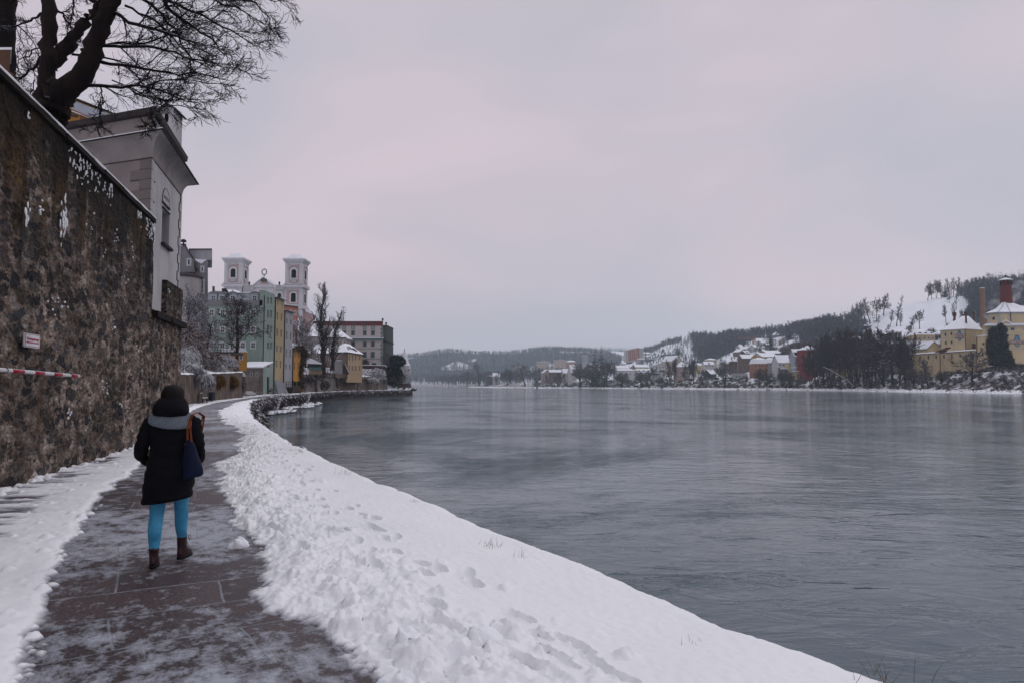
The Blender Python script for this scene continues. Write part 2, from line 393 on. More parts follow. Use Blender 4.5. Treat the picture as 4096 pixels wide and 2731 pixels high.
 for(gx,gy,gx2,gy2) in[(1130,1425,1170,1465),(1060,1425,1130,1480),(1230,1520,1300,1560)]:
  for t in np.linspace(0,1,7):
   cx,cy=gp(*cG(gx+(gx2-gx)*t,gy+(gy2-gy)*t),0.1);foot(cx,cy,math.atan2(1,-1.1),.07,.05,.008)
 Z-=0.10*np.clip(1-q/0.30,0,1)**2
 sk=[]
 for dz,dx in((0.07,0.02),(0.16,0.015),(0.32,-0.01)):
  sk.append(np.stack([hi+dx+(vnoise(y*3,y*0,9)-.5)*.04,y,Z[:,-1]-dz],-1)[:,None])
 V=np.concatenate([np.stack([X,Y,Z],-1)]+sk,1)
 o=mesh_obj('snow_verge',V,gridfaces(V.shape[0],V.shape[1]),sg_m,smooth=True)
 tag(o,kind='structure')
make_verge()
def make_strip():
 rng=np.random.default_rng(8)
 y=np.concatenate([rows(2.2,24,0.0045),rows(24,254,0.012)[1:]])
 a=np.linspace(0,1,170)
 XLv=XL(y)
 lw=np.interp(y,[0,23.5,24.5,48,50,70,94,100,254],[0,0,12,12,3.1,2.2,2.0,3.4,3.0])
 lo=np.where(y<23.6,XW(y)-0.05,XLv-lw);hi=XLv+0.55
 X=lo[:,None]+(hi-lo)[:,None]*a[None];Y=np.repeat(y[:,None],len(a),1)
 e=XLv[:,None]-X
 en=e+(fbm(X*1.6,Y*1.6,51,4)-.5)*0.36
 Z=-0.02+0.062*sstep(-0.1,0.16,en)
 th=(fbm(X*2.2+Y*.4,Y*5.0,61,4,.6)-.5)
 inner=sstep(0.35,1.1,e)
 Z-=sstep(0.2,.6,e)*0.012*th*4
 Z-=inner*np.clip(Y/9-.1,.35,1)*(0.030+0.14*(fbm(X*1.1,Y*4.6,67,4,.62)-.5))
 d=X-lo[:,None]
 cr=np.exp(-(d/.16)**2)*np.clip(fbm(X*3,Y*3,71,3,.6)-.42,0,1)*0.9
 near=np.clip((Y-8)/4,.0,1)
 Z+=cr*(0.06+.12*near)
 Z+=(fbm(X*11,Y*11,77,3)-.5)*0.014
 for k in range(900):
  cy=2.6*math.exp(rng.random()*math.log(24/2.6));cx=float(XL(cy))-abs(rng.normal(.0,.5))+.05
  r=0.012+rng.exponential(.012)
  if rng.random()<.35 and cy>9:cx=float(XW(cy))+abs(rng.normal(.05,.12));r*=2.0
  r=min(r,.07)
  def f(dx,dy,z,r=r):
   dd=np.hypot(dx,dy);return np.where(dd<r,np.maximum(z,np.clip(z,-.02,.02)+np.sqrt(np.clip(r*r-dd*dd,0,None))*.9),z)
  stamp(X,Y,Z,cx,cy,r*1.2,f)
 V=np.stack([X,Y,Z],-1)
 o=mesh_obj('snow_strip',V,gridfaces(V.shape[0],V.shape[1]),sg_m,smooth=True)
 tag(o,kind='structure')
make_strip()
def lump(name,label,gx,gy,r,seed,h=1.0):
 cx,cy=gp(*cG(gx,gy),0.02);rng=np.random.default_rng(seed)
 n,k=26,14;V=[]
 for j in range(k+1):
  ph=math.pi/2*j/k
  for i in range(n):
   th=2*math.pi*i/n
   x,yy,z=math.cos(th)*math.cos(ph),math.sin(th)*math.cos(ph),math.sin(ph)
   s=0.62+0.85*float(fbm(np.array([x*1.6+z+seed]),np.array([yy*1.6-z+9]),seed,4,.62)[0])
   V.append((cx+x*r*s*1.25,cy+yy*r*s,-.01+z*r*h*s*(1.15 if x>-.2 else.7)))
 F=[(j*n+i,j*n+(i+1)%n,(j+1)*n+(i+1)%n,(j+1)*n+i) for j in range(k) for i in range(n)]
 o=mesh_obj(name,V,F,snow_m,smooth=True,origin=(cx,cy,0));tag(o,label,'snow lump')
lump('snow_lump','jagged fist-sized snow lump alone on the slabs right of the walker',548,1250,0.085,3,1.0)
lump('snow_lump','small round snow crumb on the slabs level with the coat hem',521,1133,0.05,4,.8)
lump('snow_lump','big smooth snow slab at the bottom edge of the picture beside the slabs',925,1562,0.12,5,.55)
lump('snow_lump','tall upright snow chunk in the ploughed snow near the bottom',925,1500,0.10,6,1.5)
lump('snow_lump','wide snow chunk in the ploughed snow right of the joint of the slabs',1090,1495,0.13,7,1.1)
def make_left_ground():
 mb=MB()
 ys=list(np.linspace(-60,1.6,4))+list(rows(1.6,254,.08)[1:])
 qx=[float(XQ(max(v,1.6)))+(1.6-v)*.58 if v<1.6 else float(XQ(v)) for v in ys]
 V=[];F=[]
 for v,x in zip(ys,qx):V+=[(x-.12,v,-.035),(-55 if v<200 else -60,v,-.035),(-900,v,-.035),(-3500,v,6)]
 n=len(ys)
 for i in range(n-1):
  for j in range(3):F.append((i*4+j+1,i*4+j,i*4+4+j,i*4+5+j))
 k=len(V);V+=[(-38.2,262,-.035),(-70,300,-.035),(-900,600,-.035),(-3500,900,6)]
 for j in range(3):F.append(((n-1)*4+j+1,(n-1)*4+j,k+j,k+j+1))
 o=mesh_obj('ground',V,F,mk('frozen_ground',(0.10,0.09,0.09),(0.5,0.52,0.56),.6,.9,snow=1,snow_lo=.5),None)
 tag(o,kind='structure')
make_left_ground()
def make_water():
 m,nt,b,N,L=nodes('river_water')
 tc=N('ShaderNodeTexCoord')
 def ns(scale,st,det,rough,dist=0.0,rot=0.0):
  mp=N('ShaderNodeMapping');mp.inputs['Scale'].default_value=st;mp.inputs['Rotation'].default_value=(0,0,rot);L(tc.outputs['Object'],mp.inputs[0])
  n=N('ShaderNodeTexNoise',i_Scale=scale,i_Detail=det,i_Roughness=rough,i_Distortion=dist);L(mp.outputs[0],n.inputs['Vector']);return n
 big=ns(0.05,(1,.8,1),8,.62,.9)
 rb=ramp(N,[(0.46,g3(0.05)),(0.54,g3(.35)),(0.63,g3(1.5))]);L(big.outputs['Fac'],rb.inputs[0])
 w1=ns(0.55,(.75,1.5,1),3,.5,1.2,.25)
 w2=ns(2.3,(.6,1.7,1),4,.6,.8,-.2)
 w3=ns(9.0,(.7,1.3,1),3,.6,.3,.1)
 def mul(a,c,d=None):
  q=N('ShaderNodeMath',operation='MULTIPLY_ADD');L(a,q.inputs[0]);q.inputs[1].default_value=c
  if d is not None:L(d,q.inputs[2])
  else:q.inputs[2].default_value=0
  return q.outputs[0]
 w4=ns(5.0,(.5,1.6,1),3,.6,.6,.3)
 fine=mul(w2 .outputs['Fac'],0.22,mul(w4 .outputs['Fac'],0.11,mul(w3 .outputs['Fac'],0.05)))
 mod=N('ShaderNodeMath',operation='MULTIPLY');L(fine,mod.inputs[0]);L(rb.outputs[0],mod.inputs[1])
 r1=ns(0.42,(.7,1.5,1),4,.55,1.6,.5);rg=N('ShaderNodeMath',operation='SUBTRACT');L(r1 .outputs['Fac'],rg.inputs[0]);rg.inputs[1].default_value=.5
 ra=N('ShaderNodeMath',operation='ABSOLUTE');L(rg.outputs[0],ra.inputs[0]);rr_=N('ShaderNodeMapRange',i_From_Min=0.0,i_From_Max=0.055,i_To_Min=1.0,i_To_Max=0.0);rr_.interpolation_type='SMOOTHSTEP';L(ra.outputs[0],rr_.inputs['Value'])
 rl=N('ShaderNodeMath',operation='MULTIPLY');L(rr_.outputs[0],rl.inputs[0]);L(rb.outputs[0],rl.inputs[1])
 tot=mul(w1 .outputs['Fac'],0.13,mul(rl.outputs[0],0.15,mul(w2 .outputs['Fac'],0.012,mod.outputs[0])))
 bp=N('ShaderNodeBump',i_Strength=1.0,i_Distance=0.45);L(tot,bp.inputs['Height']);L(bp.outputs[0],b.inputs['Normal'])
 b.inputs['Base Color'].default_value=(0.045,0.080,0.102,1);b.inputs['Roughness'].default_value=0.06
 b.inputs['IOR'].default_value=1.42;b.inputs['Specular IOR Level'].default_value=0.5
 V=[(-3600,-400,WATER_Z),(3600,-400,WATER_Z),(3600,3600,WATER_Z),(-3600,3600,WATER_Z)]
 o=mesh_obj('water',V,[(0,1,2,3)],m);tag(o,kind='structure')
make_water()
quay_m=mk('quay_stone',(0.035,0.030,0.030),(0.10,0.085,0.08),1.6,.9,.05,4.0,snow=.6,snow_lo=.55,dirt=.6)
def make_quay():
 y=np.concatenate([np.linspace(-30,2,5),rows(2.2,258,.02)])
 x=np.where(y<2.2,XQ(2.2)+(2.2-y)*.58,XQ(np.clip(y,2.2,254)))
 zs=np.linspace(-.06,-3.2,9)
 rng=np.random.default_rng(3)
 X=x[:,None]-.02+(-zs[None])*.10+(fbm(y[:,None]*1.2,zs[None]*2.0+5,5,3)-.5)*.22
 Y=np.repeat(y[:,None],9,1);Z=np.repeat(zs[None],len(y),0)
 V=np.stack([X,Y,Z],-1)
 e=V[-1];cap=np.stack([e[:,0]-30,e[:,1]+14,e[:,2]],-1)
 V=np.concatenate([V.reshape(-1,3),cap]);F=gridfaces(len(y),9).tolist()
 b0=(len(y)-1)*9;c0=len(y)*9
 for j in range(8):F.append([b0+j,b0+j+1,c0+j+1,c0+j])
 o=mesh_obj('quay_wall',V,[tuple(f) for f in F],quay_m,smooth=True)
 tag(o,'dark stone quay wall curving round the bay at the water edge','quay wall')
make_quay()
WT=6.33;W0,W1=2.2,23.7
wd=Vector((WB,1,0)).normalized();wn_=Vector((1,-WB,0)).normalized()
def wall_mat():
 m,nt,b,N,L=nodes('rubble_masonry')
 tc=N('ShaderNodeTexCoord')
 def mapped(st):
  mp=N('ShaderNodeMapping');mp.inputs['Scale'].default_value=st;L(tc.outputs['Object'],mp.inputs[0]);return mp.outputs[0]
 def math_(op,a,b_=None,c=None):
  q=N('ShaderNodeMath',operation=op)
  for i,v in enumerate((a,b_,c)):
   if v is None:continue
   if isinstance(v,(int,float)):q.inputs[i].default_value=v
   else:L(v,q.inputs[i])
  return q.outputs[0]
 def mixc(f,a,c,mode='MIX'):
  q=N('ShaderNodeMixRGB',blend_type=mode)
  for i,v in enumerate((f,a,c)):
   if isinstance(v,(int,float)):q.inputs[i].default_value=v
   elif isinstance(v,tuple):q.inputs[i].default_value=C4(v)
   else:L(v,q.inputs[i])
  return q.outputs[0]
 dn=N('ShaderNodeTexNoise',i_Scale=2.2,i_Detail=5.0,i_Roughness=.6);L(tc.outputs['Object'],dn.inputs['Vector'])
 sc=N('ShaderNodeVectorMath',operation='SCALE');L(dn.outputs['Color'],sc.inputs[0]);sc.inputs['Scale'].default_value=0.75
 ad=N('ShaderNodeVectorMath',operation='ADD');L(tc.outputs['Object'],ad.inputs[0]);L(sc.outputs[0],ad.inputs[1])
 mp=N('ShaderNodeMapping');mp.inputs['Scale'].default_value=(1.9,0.5,4.2);L(ad.outputs[0],mp.inputs[0])
 v1=N('ShaderNodeTexVoronoi',feature='F1');v1 .inputs['Scale'].default_value=1.0;L(mp.outputs[0],v1 .inputs['Vector'])
 ve=N('ShaderNodeTexVoronoi',feature='DISTANCE_TO_EDGE');ve.inputs['Scale'].default_value=1.0;L(mp.outputs[0],ve.inputs['Vector'])
 fine=N('ShaderNodeTexNoise',i_Scale=16.0,i_Detail=6.0,i_Roughness=.7);L(mapped((.55,1,1.1)),fine.inputs['Vector'])
 med=N('ShaderNodeTexNoise',i_Scale=3.0,i_Detail=6.0,i_Roughness=.7);L(mapped((.6,1,1.1)),med.inputs['Vector'])
 big=N('ShaderNodeTexNoise',i_Scale=.55,i_Detail=4.0,i_Roughness=.6);L(tc.outputs['Object'],big.inputs['Vector'])
 stk=N('ShaderNodeTexNoise',i_Scale=1.5,i_Detail=6.0,i_Roughness=.65);L(mapped((1.2,1,.2)),stk.inputs['Vector'])
 sepc=N('ShaderNodeSeparateXYZ');L(v1 .outputs['Color'],sepc.inputs[0])
 stone=ramp(N,[(0.0,(0.014,0.013,0.016)),(.25,(0.045,0.036,0.034)),(.45,(0.022,0.022,0.027)),(.62,(0.085,0.062,0.052)),(.8,(0.05,0.05,0.056)),(1.0,(0.12,0.10,0.09))])
 L(sepc.outputs['X'],stone.inputs[0])
 fr=ramp(N,[(.30,g3(.18)),(.5,g3(.85)),(.70,g3(2.3))]);L(fine.outputs['Fac'],fr.inputs[0])
 st=mixc(1.0,stone.outputs[0],fr.outputs[0],'MULTIPLY')
 mort=ramp(N,[(.33,(0.060,0.036,0.022)),(.5,(0.175,0.130,0.100)),(.66,(0.40,0.345,0.315))]);L(med.outputs['Fac'],mort.inputs[0])
 mo=mixc(.75,mort.outputs[0],fr.outputs[0],'MULTIPLY')
 edge=math_('MULTIPLY_ADD',med.outputs['Fac'],-1.05,math_('ADD',ve.outputs['Distance'],.42))
 sepz0=N('ShaderNodeSeparateXYZ');L(tc.outputs['Object'],sepz0 .inputs[0])
 zb=N('ShaderNodeMapRange',i_From_Min=.0,i_From_Max=6.2,i_To_Min=.035,i_To_Max=-.05);L(sepz0 .outputs['Z'],zb.inputs['Value'])
 bshift=math_('MULTIPLY_ADD',big.outputs['Fac'],-.22,.11)
 e2=math_('ADD',math_('ADD',edge,bshift),math_('MULTIPLY',zb.outputs[0],-1.0))
 mm=N('ShaderNodeMapRange',i_From_Min=.05,i_From_Max=.0);L(e2,mm.inputs['Value'])
 c=mixc(mm.outputs[0],st,mo)
 zt=N('ShaderNodeMapRange',i_From_Min=3.2,i_From_Max=6.3,i_To_Min=-.12,i_To_Max=.13);L(sepz0 .outputs['Z'],zt.inputs['Value'])
 xt=N('ShaderNodeMapRange',i_From_Min=9,i_From_Max=20,i_To_Min=.04,i_To_Max=-.05);L(sepz0 .outputs['X'],xt.inputs['Value'])
 mossf=math_('ADD',math_('ADD',stk.outputs['Fac'],zt.outputs[0]),math_('ADD',xt.outputs[0],math_('MULTIPLY_ADD',fine.outputs['Fac'],.3,-.15)))
 mo2=N('ShaderNodeMapRange',i_From_Min=.50,i_From_Max=.62,i_To_Max=.9);L(mossf,mo2 .inputs['Value'])
 mc=ramp(N,[(.33,(0.022,0.010,0.005)),(.52,(0.10,0.050,0.010)),(.68,(0.21,0.115,0.022))]);L(fine.outputs['Fac'],mc.inputs[0])
 c=mixc(mo2 .outputs[0],c,mc.outputs[0])
 stk2=N('ShaderNodeTexNoise',i_Scale=1.1,i_Detail=5.0,i_Roughness=.6);L(mapped((2.1,1,.13)),stk2 .inputs['Vector'])
 dk=ramp(N,[(.50,g3(1.0)),(.62,g3(.25))]);L(math_('ADD',stk2 .outputs['Fac'],math_('MULTIPLY',zt.outputs[0],.8)),dk.inputs[0])
 c=mixc(.9,c,dk.outputs[0],'MULTIPLY')
 bl=N('ShaderNodeTexNoise',i_Scale=.9,i_Detail=5.0,i_Roughness=.65);L(mapped((.5,1,.8)),bl.inputs['Vector'])
 bz=math_('ADD',bl.outputs['Fac'],math_('MULTIPLY',zt.outputs[0],-.7))
 br_=ramp(N,[(.36,g3(.20)),(.5,g3(.58)),(.64,g3(1.1))]);L(bz,br_.inputs[0]);c=mixc(1.0,c,br_.outputs[0],'MULTIPLY')
 wh=N('ShaderNodeTexNoise',i_Scale=1.3,i_Detail=7.0,i_Roughness=.72);L(mapped((.75,1,.6)),wh.inputs['Vector'])
 wr=N('ShaderNodeMapRange',i_From_Min=.655,i_From_Max=.72,i_To_Max=.8);L(wh.outputs['Fac'],wr.inputs['Value'])
 c=mixc(wr.outputs[0],c,(0.36,0.35,0.36))
 L(c,b.inputs['Base Color']);b.inputs['Roughness'].default_value=.85;b.inputs['Specular IOR Level'].default_value=.25
 prof=N('ShaderNodeMapRange',i_From_Min=.0,i_From_Max=.16);prof.interpolation_type='SMOOTHSTEP';L(ve.outputs['Distance'],prof.inputs['Value'])
 hgt=math_('MULTIPLY_ADD',prof.outputs[0],.014,math_('MULTIPLY_ADD',sepc.outputs['Y'],.02,math_('MULTIPLY',med.outputs['Fac'],.09)))
 dp=N('ShaderNodeDisplacement',i_Midlevel=.06,i_Scale=1.0);L(hgt,dp.inputs['Height'])
 L(dp.outputs[0],nt.nodes['Material Output'].inputs['Displacement'])
 m.displacement_method='BOTH'
 bp=N('ShaderNodeBump',i_Strength=1.0,i_Distance=.03);L(fine.outputs['Fac'],bp.inputs['Height']);L(bp.outputs[0],b.inputs['Normal'])
 return m
rub_m=wall_mat()
sl=math.sqrt(1+WB*WB)
def wpt(Y,z,off=0.0):
 """point on the wall's river face"""
 return Vector((WA+WB*Y,Y,z))+wn_*off
def top_at(Y):
 if Y<19.55:return WT
 if Y<21.35:return 3.85
 return 4.95
def make_wall():
 w=thing('stone_wall','huge old rubble stone retaining wall stained with ochre lichen','stone wall',(WA,0,0))
 w.rotation_euler=(0,0,math.atan2(wd.y,wd.x))
 def panel(y0,y1,z1,name='masonry'):
  x0,x1=y0*sl,y1*sl
  nx=int((x1-x0)/.042);nz=int(z1/.042)
  xs=np.linspace(x0,x1,nx);zs=np.linspace(-.1,z1,nz)
  Xg,Zg=np.meshgrid(xs,zs,indexing='ij')
  rag=(fbm(Zg*2.0,Zg*0+y1,9,3)-.5)*.25
  t=(Xg-x0)/(x1-x0)
  Yg=np.zeros_like(Xg)
  Xr=Xg+np.where(t>.97,rag*(t-.97)/.03,0) if y1<20 else Xg
  V=np.stack([Xr,Yg,Zg],-1).reshape(-1,3)
  F=gridfaces(nx,nz)
  n0=len(V)
  th=.9
  if y1==W1:th=6.0
  E=[(x0,th,-.1),(x1,th,-.1),(x1,th,z1),(x0,th,z1)]
  V=np.concatenate([V,np.array(E)])
  Fl=[tuple(f) for f in F]
  end=[(nx-1)*nz+j for j in range(nz)];sta=list(range(nz));top=[i*nz+nz-1 for i in range(nx)]
  Fl.append(tuple(end)+(n0+2,n0+1));Fl.append(tuple(reversed(sta))+(n0+0,n0+3))
  Fl.append(tuple(top)+(n0+2,n0+3));Fl.append((n0+1,n0,n0+3,n0+2))
  return V,Fl
 V=[];F=[]
 for a in((W0,19.58,WT),(19.60,21.35,3.85),(21.37,W1,4.95)):
  v,f=panel(*a);b=sum(len(q) for q in V);V.append(v);F+=[tuple(i+b for i in q) for q in f]
 mesh_obj('masonry',np.concatenate(V),F,rub_m,w,local=True)
 cop=MB();rng=random.Random(2)
 x=W0*sl
 while x<19.55*sl:
  l=rng.uniform(.9,1.5);x2=min(x+l,19.56*sl);dz=rng.uniform(-.015,.015);o=rng.uniform(-.02,.02)
  cop.hexa([(x,-.07+o,WT+.002),(x2-.015,-.07+o,WT+.002),(x2-.015,.8,WT+.002),(x,.8,WT+.002)],[(x,-.06+o,WT+.11+dz),(x2-.015,-.06+o,WT+.11+dz),(x2-.015,.8,WT+.16),(x,.8,WT+.16)])
  x=x2
 cop.build('coping',mk('coping_stone',(0.010,0.009,0.010),(0.024,0.018,0.016),3,.85,.02,12,dirt=.5),w,local=True)
 n=260;xs=np.linspace(W0*sl,19.5*sl,n);prof=[(-.06,.0),(-.075,.03),(-.03,.085),(.2,.12),(.7,.10),(.82,.0)]
 V=[]
 for i,xx in enumerate(xs):
  j=float(fbm(np.array([xx*2.0]),np.array([.3]),3,4)[0])
  for(a,z) in prof:V.append((xx,a+(j-.5)*.06,WT+.112+z*(.45+1.0*j)))
 mesh_obj('snow_cap',V,gridfaces(n,len(prof)),snow_m,w,smooth=True,local=True)
 rng=np.random.default_rng(12);V=[];F=[]
 def blob(x,z,rx,rz,off=.0,ry=None):
  b=len(V);n1,n2=7,4;ry=ry or min(rx,rz)*.8
  for j in range(n2+1):
   ph=-math.pi/2+math.pi*j/n2
   for i in range(n1):
    th=2*math.pi*i/n1;s=rng.uniform(.75,1.25)
    V.append((x+rx*s*math.cos(th)*math.cos(ph),-.075-off-ry*s*math.sin(th)*math.cos(ph),z+rz*s*math.sin(ph)))
  for j in range(n2):
   for i in range(n1):F.append((b+j*n1+i,b+j*n1+(i+1)%n1,b+(j+1)*n1+(i+1)%n1,b+(j+1)*n1+i))
 for k in range(300):
  Yq=rng.uniform(11,19.4);d=abs(rng.normal(0,.16))
  cl=float(fbm(np.array([Yq*1.7]),np.array([0.]),33,3)[0])
  if cl<.50:continue
  blob(Yq*sl,WT-.1-d*(1+2.5*(cl-.4)),rng.uniform(.008,.028),rng.uniform(.012,.055),ry=.012)
 cl_=[(rng.uniform(10.8,23),rng.uniform(.6,5.5)) for _ in range(15)]
 for(cy,cz) in cl_:
  for k in range(rng.integers(3,9)):
   blob((cy+rng.normal(0,.12))*sl,cz+rng.normal(0,.12),rng.uniform(.012,.04),rng.uniform(.008,.03))
 if True:
  for(gx,gy,n_,sx,sz) in((137,500,26,.10,.26),(52,485,8,.05,.1)):
   u,v=ray(*cG(gx,gy));Yq=WA/(u-WB);zq=CAMH+v*Yq
   for k in range(n_):blob((Yq+rng.normal(0,sx))*sl,zq+rng.normal(0,sz),rng.uniform(.015,.04),rng.uniform(.03,.09),ry=.008)
 mesh_obj('clinging_snow',V,F,snow_m,w,smooth=True,local=True)
 led=MB()
 for(a,b_) in((19.62,21.3),(21.5,23.72)):
  led.box(a*sl,b_*sl,-.16,.1,3.62,3.80)
 led.build('ledge',MATS['coping_stone'],w,local=True)
 return w
big_wall=make_wall()
red_m=mk('sign_red',(0.36,0.018,0.04),(0.28,0.015,0.035),5,.4)
signw_m=mk('sign_white',(0.66,0.68,0.71),(0.55,0.57,0.60),3,.35,dirt=.25)
def text_mesh(s,size,M4,name,mat,parent,sx=1.0,extrude=.004,align='CENTER',bold=0.0):
 c=bpy.data.curves.new(name,'FONT');c.body=s;c.size=size;c.extrude=extrude;c.align_x=align;c.align_y='CENTER'
 c.offset=bold;c.resolution_u=3
 o=bpy.data.objects.new(name,c);dg=bpy.context.evaluated_depsgraph_get()
 col.objects.link(o);dg.update()
 me=bpy.data.meshes.new_from_object(o.evaluated_get(dg));bpy.data.objects.remove(o)
 me.transform(Matrix.Diagonal((sx,1,1,1)));me.transform(M4)
 me.materials.clear();me.materials.append(mat)
 q=bpy.data.objects.new(name,me);col.objects.link(q);q.parent=parent
 ORG[q.name]=org(parent)
 return q
def frame_on(origin,right,up):
 r=Vector(right).normalized();u=Vector(up).normalized();n=r.cross(u)
 return Matrix(((r.x,u.x,n.x,origin[0]),(r.y,u.y,n.y,origin[1]),(r.z,u.z,n.z,origin[2]),(0,0,0,1)))
def on_wall(px,py):
 u,v=ray(px,py);Y=WA/(u-WB);return Y,CAMH+v*Y
def make_sign():
 sx=.0414635
 f=lambda x,y:(x*.041455,320+y*.041455)
 Ya,za=on_wall(*f(425,300));Yb,zb=on_wall(*f(805,345));_,zc=on_wall(*f(425,640))
 W=(Yb-Ya)*sl;H=za-zc
 O=wpt((Ya+Yb)/2,(za+zc)/2,.10)
 t=thing('sign','white enamel sign with red border reading Rettungsstange above the red and white pole','sign',tuple(O))
 M4=frame_on((0,0,0),wd,(0,0,1))
 def rrect(w,h,r,z0,z1,mat,name,par):
  P=[]
  for cx,cy,a0 in((w/2-r,h/2-r,0),(-w/2+r,h/2-r,90),(-w/2+r,-h/2+r,180),(w/2-r,-h/2+r,270)):
   for k in range(5):
    a=R(a0+22.5*k);P.append((cx+r*math.cos(a),cy+r*math.sin(a)))
  m=MB();m.prism(P,z0,z1,T=lambda x,y,z:tuple(M4@Vector((x,y,z))));return m.build(name,mat,par,local=True)
 rrect(W,H,.03,-.02,.004,signw_m,'board',t)
 rrect(W*.93,H*.91,.02,.004,.006,red_m,'border',t)
 rrect(W*.87,H*.83,.015,.006,.008,signw_m,'face',t)
 T1=M4@Matrix.Translation((.01*W,H*.12,.009));T2=M4@Matrix.Translation((0,-H*.14,.009));T3=M4@Matrix.Translation((W*.3,-H*.33,.009))
 text_mesh('Rettungsstange',H*.30,T1,'lettering',red_m,t,W*.78/(H*.30*6.1),.001,bold=.002)
 text_mesh('Mi\u00dfbrauch wird bestraft',H*.21,T2,'lettering',red_m,t,W*.8/(H*.21*9.8),.001,bold=.001)
make_sign()
def make_pole():
 f=lambda x,y:(x*.041455,320+y*.041455)
 Ya,za=on_wall(*f(0,1195));Yb,zb=on_wall(*f(1900,1345))
 off=.22;r=.028
 A=wpt(Ya-.9,za-(zb-za)/(Yb-Ya)*.9,off);B=wpt(Yb,zb,off)
 def fix(px,py):
  u,v=ray(px,py)
  a2=WA+off*sl;Y=a2/(u-WB);return Vector((a2+WB*Y,Y,CAMH+v*Y))
 P0=fix(*f(0,1195));P1=fix(*f(1905,1345));d=(P1-P0).normalized();L_=(P1-P0).length
 t=thing('rescue_pole','long red and white banded rescue pole hung along the rubble wall','rescue pole',tuple(P0-d*1.0))
 MB().tube([P0-d*1.0,P1-d*.01,P1],[r,r,r*.7],12).build('shaft',mk('pole_white',(.62,.62,.64),(.5,.5,.52),8,.45),t,smooth=True)
 def tt(x):return fix(*f(x,1195+(1345-1195)*x/1905))
 for a,b_ in((275,560),(815,1048),(1275,1478),(1710,1850)):
  p=tt(a);q=tt(b_)
  MB().tube([p,q],r+.002,12).build('red_band',red_m,t,smooth=True)
 for a in(135,1690):
  p=tt(a);m=MB()
  up=Vector((0,0,1))
  ring=[p+(up*math.cos(k*math.pi/6)+wn_*math.sin(k*math.pi/6))*.037 for k in range(13)]
  m.tube(ring,.006,6,cap=False)
  m.tube([p-up*.037,p-up*.045-wn_*.1,p-up*.045-wn_*.22],.008,6)
  m.build('bracket',metal_m,t,smooth=True)
 m=MB();m.tube([P0-d+up*.022,P1+up*.022],.012,6);m.build('snow_line',snow_m,t,smooth=True)
make_pole()
class Facade:
 """vertical plane through two ground points; u runs from P0 to P1, out = towards the viewer"""
 def __init__(s,P0,P1):
  s.p=Vector((P0[0],P0[1],0));d=Vector((P1[0]-P0[0],P1[1]-P0[1],0));s.L=d.length;s.d=d.normalized()
  s.n=Vector((s.d.y,-s.d.x,0))
  if s.n.dot(Vector((0,0,0))-s.p)<0:s.n=-s.n
 def uz(s,px,py):
  a,w=ray(px,py);D=Vector((a,1,0));t=s.p.dot(s.n)/D.dot(s.n)
  q=D*t-s.p;return q.dot(s.d),CAMH+w*t
 def pt(s,u,z,off=0.0):
  q=s.p+s.d*u+s.n*off;return(q.x,q.y,z)
 def box(s,mb,u0,u1,z0,z1,o0,o1,m=0):
  P=[s.pt(u0,z0,o0),s.pt(u1,z0,o0),s.pt(u1,z0,o1),s.pt(u0,z0,o1)]
  Q=[s.pt(u0,z1,o0),s.pt(u1,z1,o0),s.pt(u1,z1,o1),s.pt(u0,z1,o1)]
  return mb.hexa(P,Q,m)
 def rect(s,cf,x0,y0,x1,y1):
  """pixel box -> (u0,u1,z0,z1)"""
  ua,za=s.uz(*cf(x0,y0));ub,zb=s.uz(*cf(x1,y1));uc,zc=s.uz(*cf(x0,y1));ud,zd=s.uz(*cf(x1,y0))
  return(min(ua,ub),max(ua,ub),(zb+zc)/2,(za+zd)/2)
def panel(mb,F,u0,u1,z0,z1,holes,depth=.2,m=0,top=None):
 """wall face with real rectangular openings and their reveals"""
 us=sorted({u0,u1}|{h[0] for h in holes}|{h[1] for h in holes});us=[u for u in us if u0<=u<=u1]
 zs=sorted({z0,z1}|{h[2] for h in holes}|{h[3] for h in holes});zs=[z for z in zs if z0<=z<=z1]
 for a,b in zip(us[:-1],us[1:]):
  for c,d in zip(zs[:-1],zs[1:]):
   cu,cz=(a+b)/2,(c+d)/2
   if any(h[0]<cu<h[1] and h[2]<cz<h[3] for h in holes):continue
   mb.add([F.pt(a,c),F.pt(b,c),F.pt(b,d),F.pt(a,d)],[(0,1,2,3)],m)
 for h in holes:
  a,b,c,d=h
  for(p,q) in(((a,c),(b,c)),((b,c),(b,d)),((b,d),(a,d)),((a,d),(a,c))):
   mb.add([F.pt(p[0],p[1]),F.pt(q[0],q[1]),F.pt(q[0],q[1],-depth),F.pt(p[0],p[1],-depth)],[(0,1,2,3)],m)
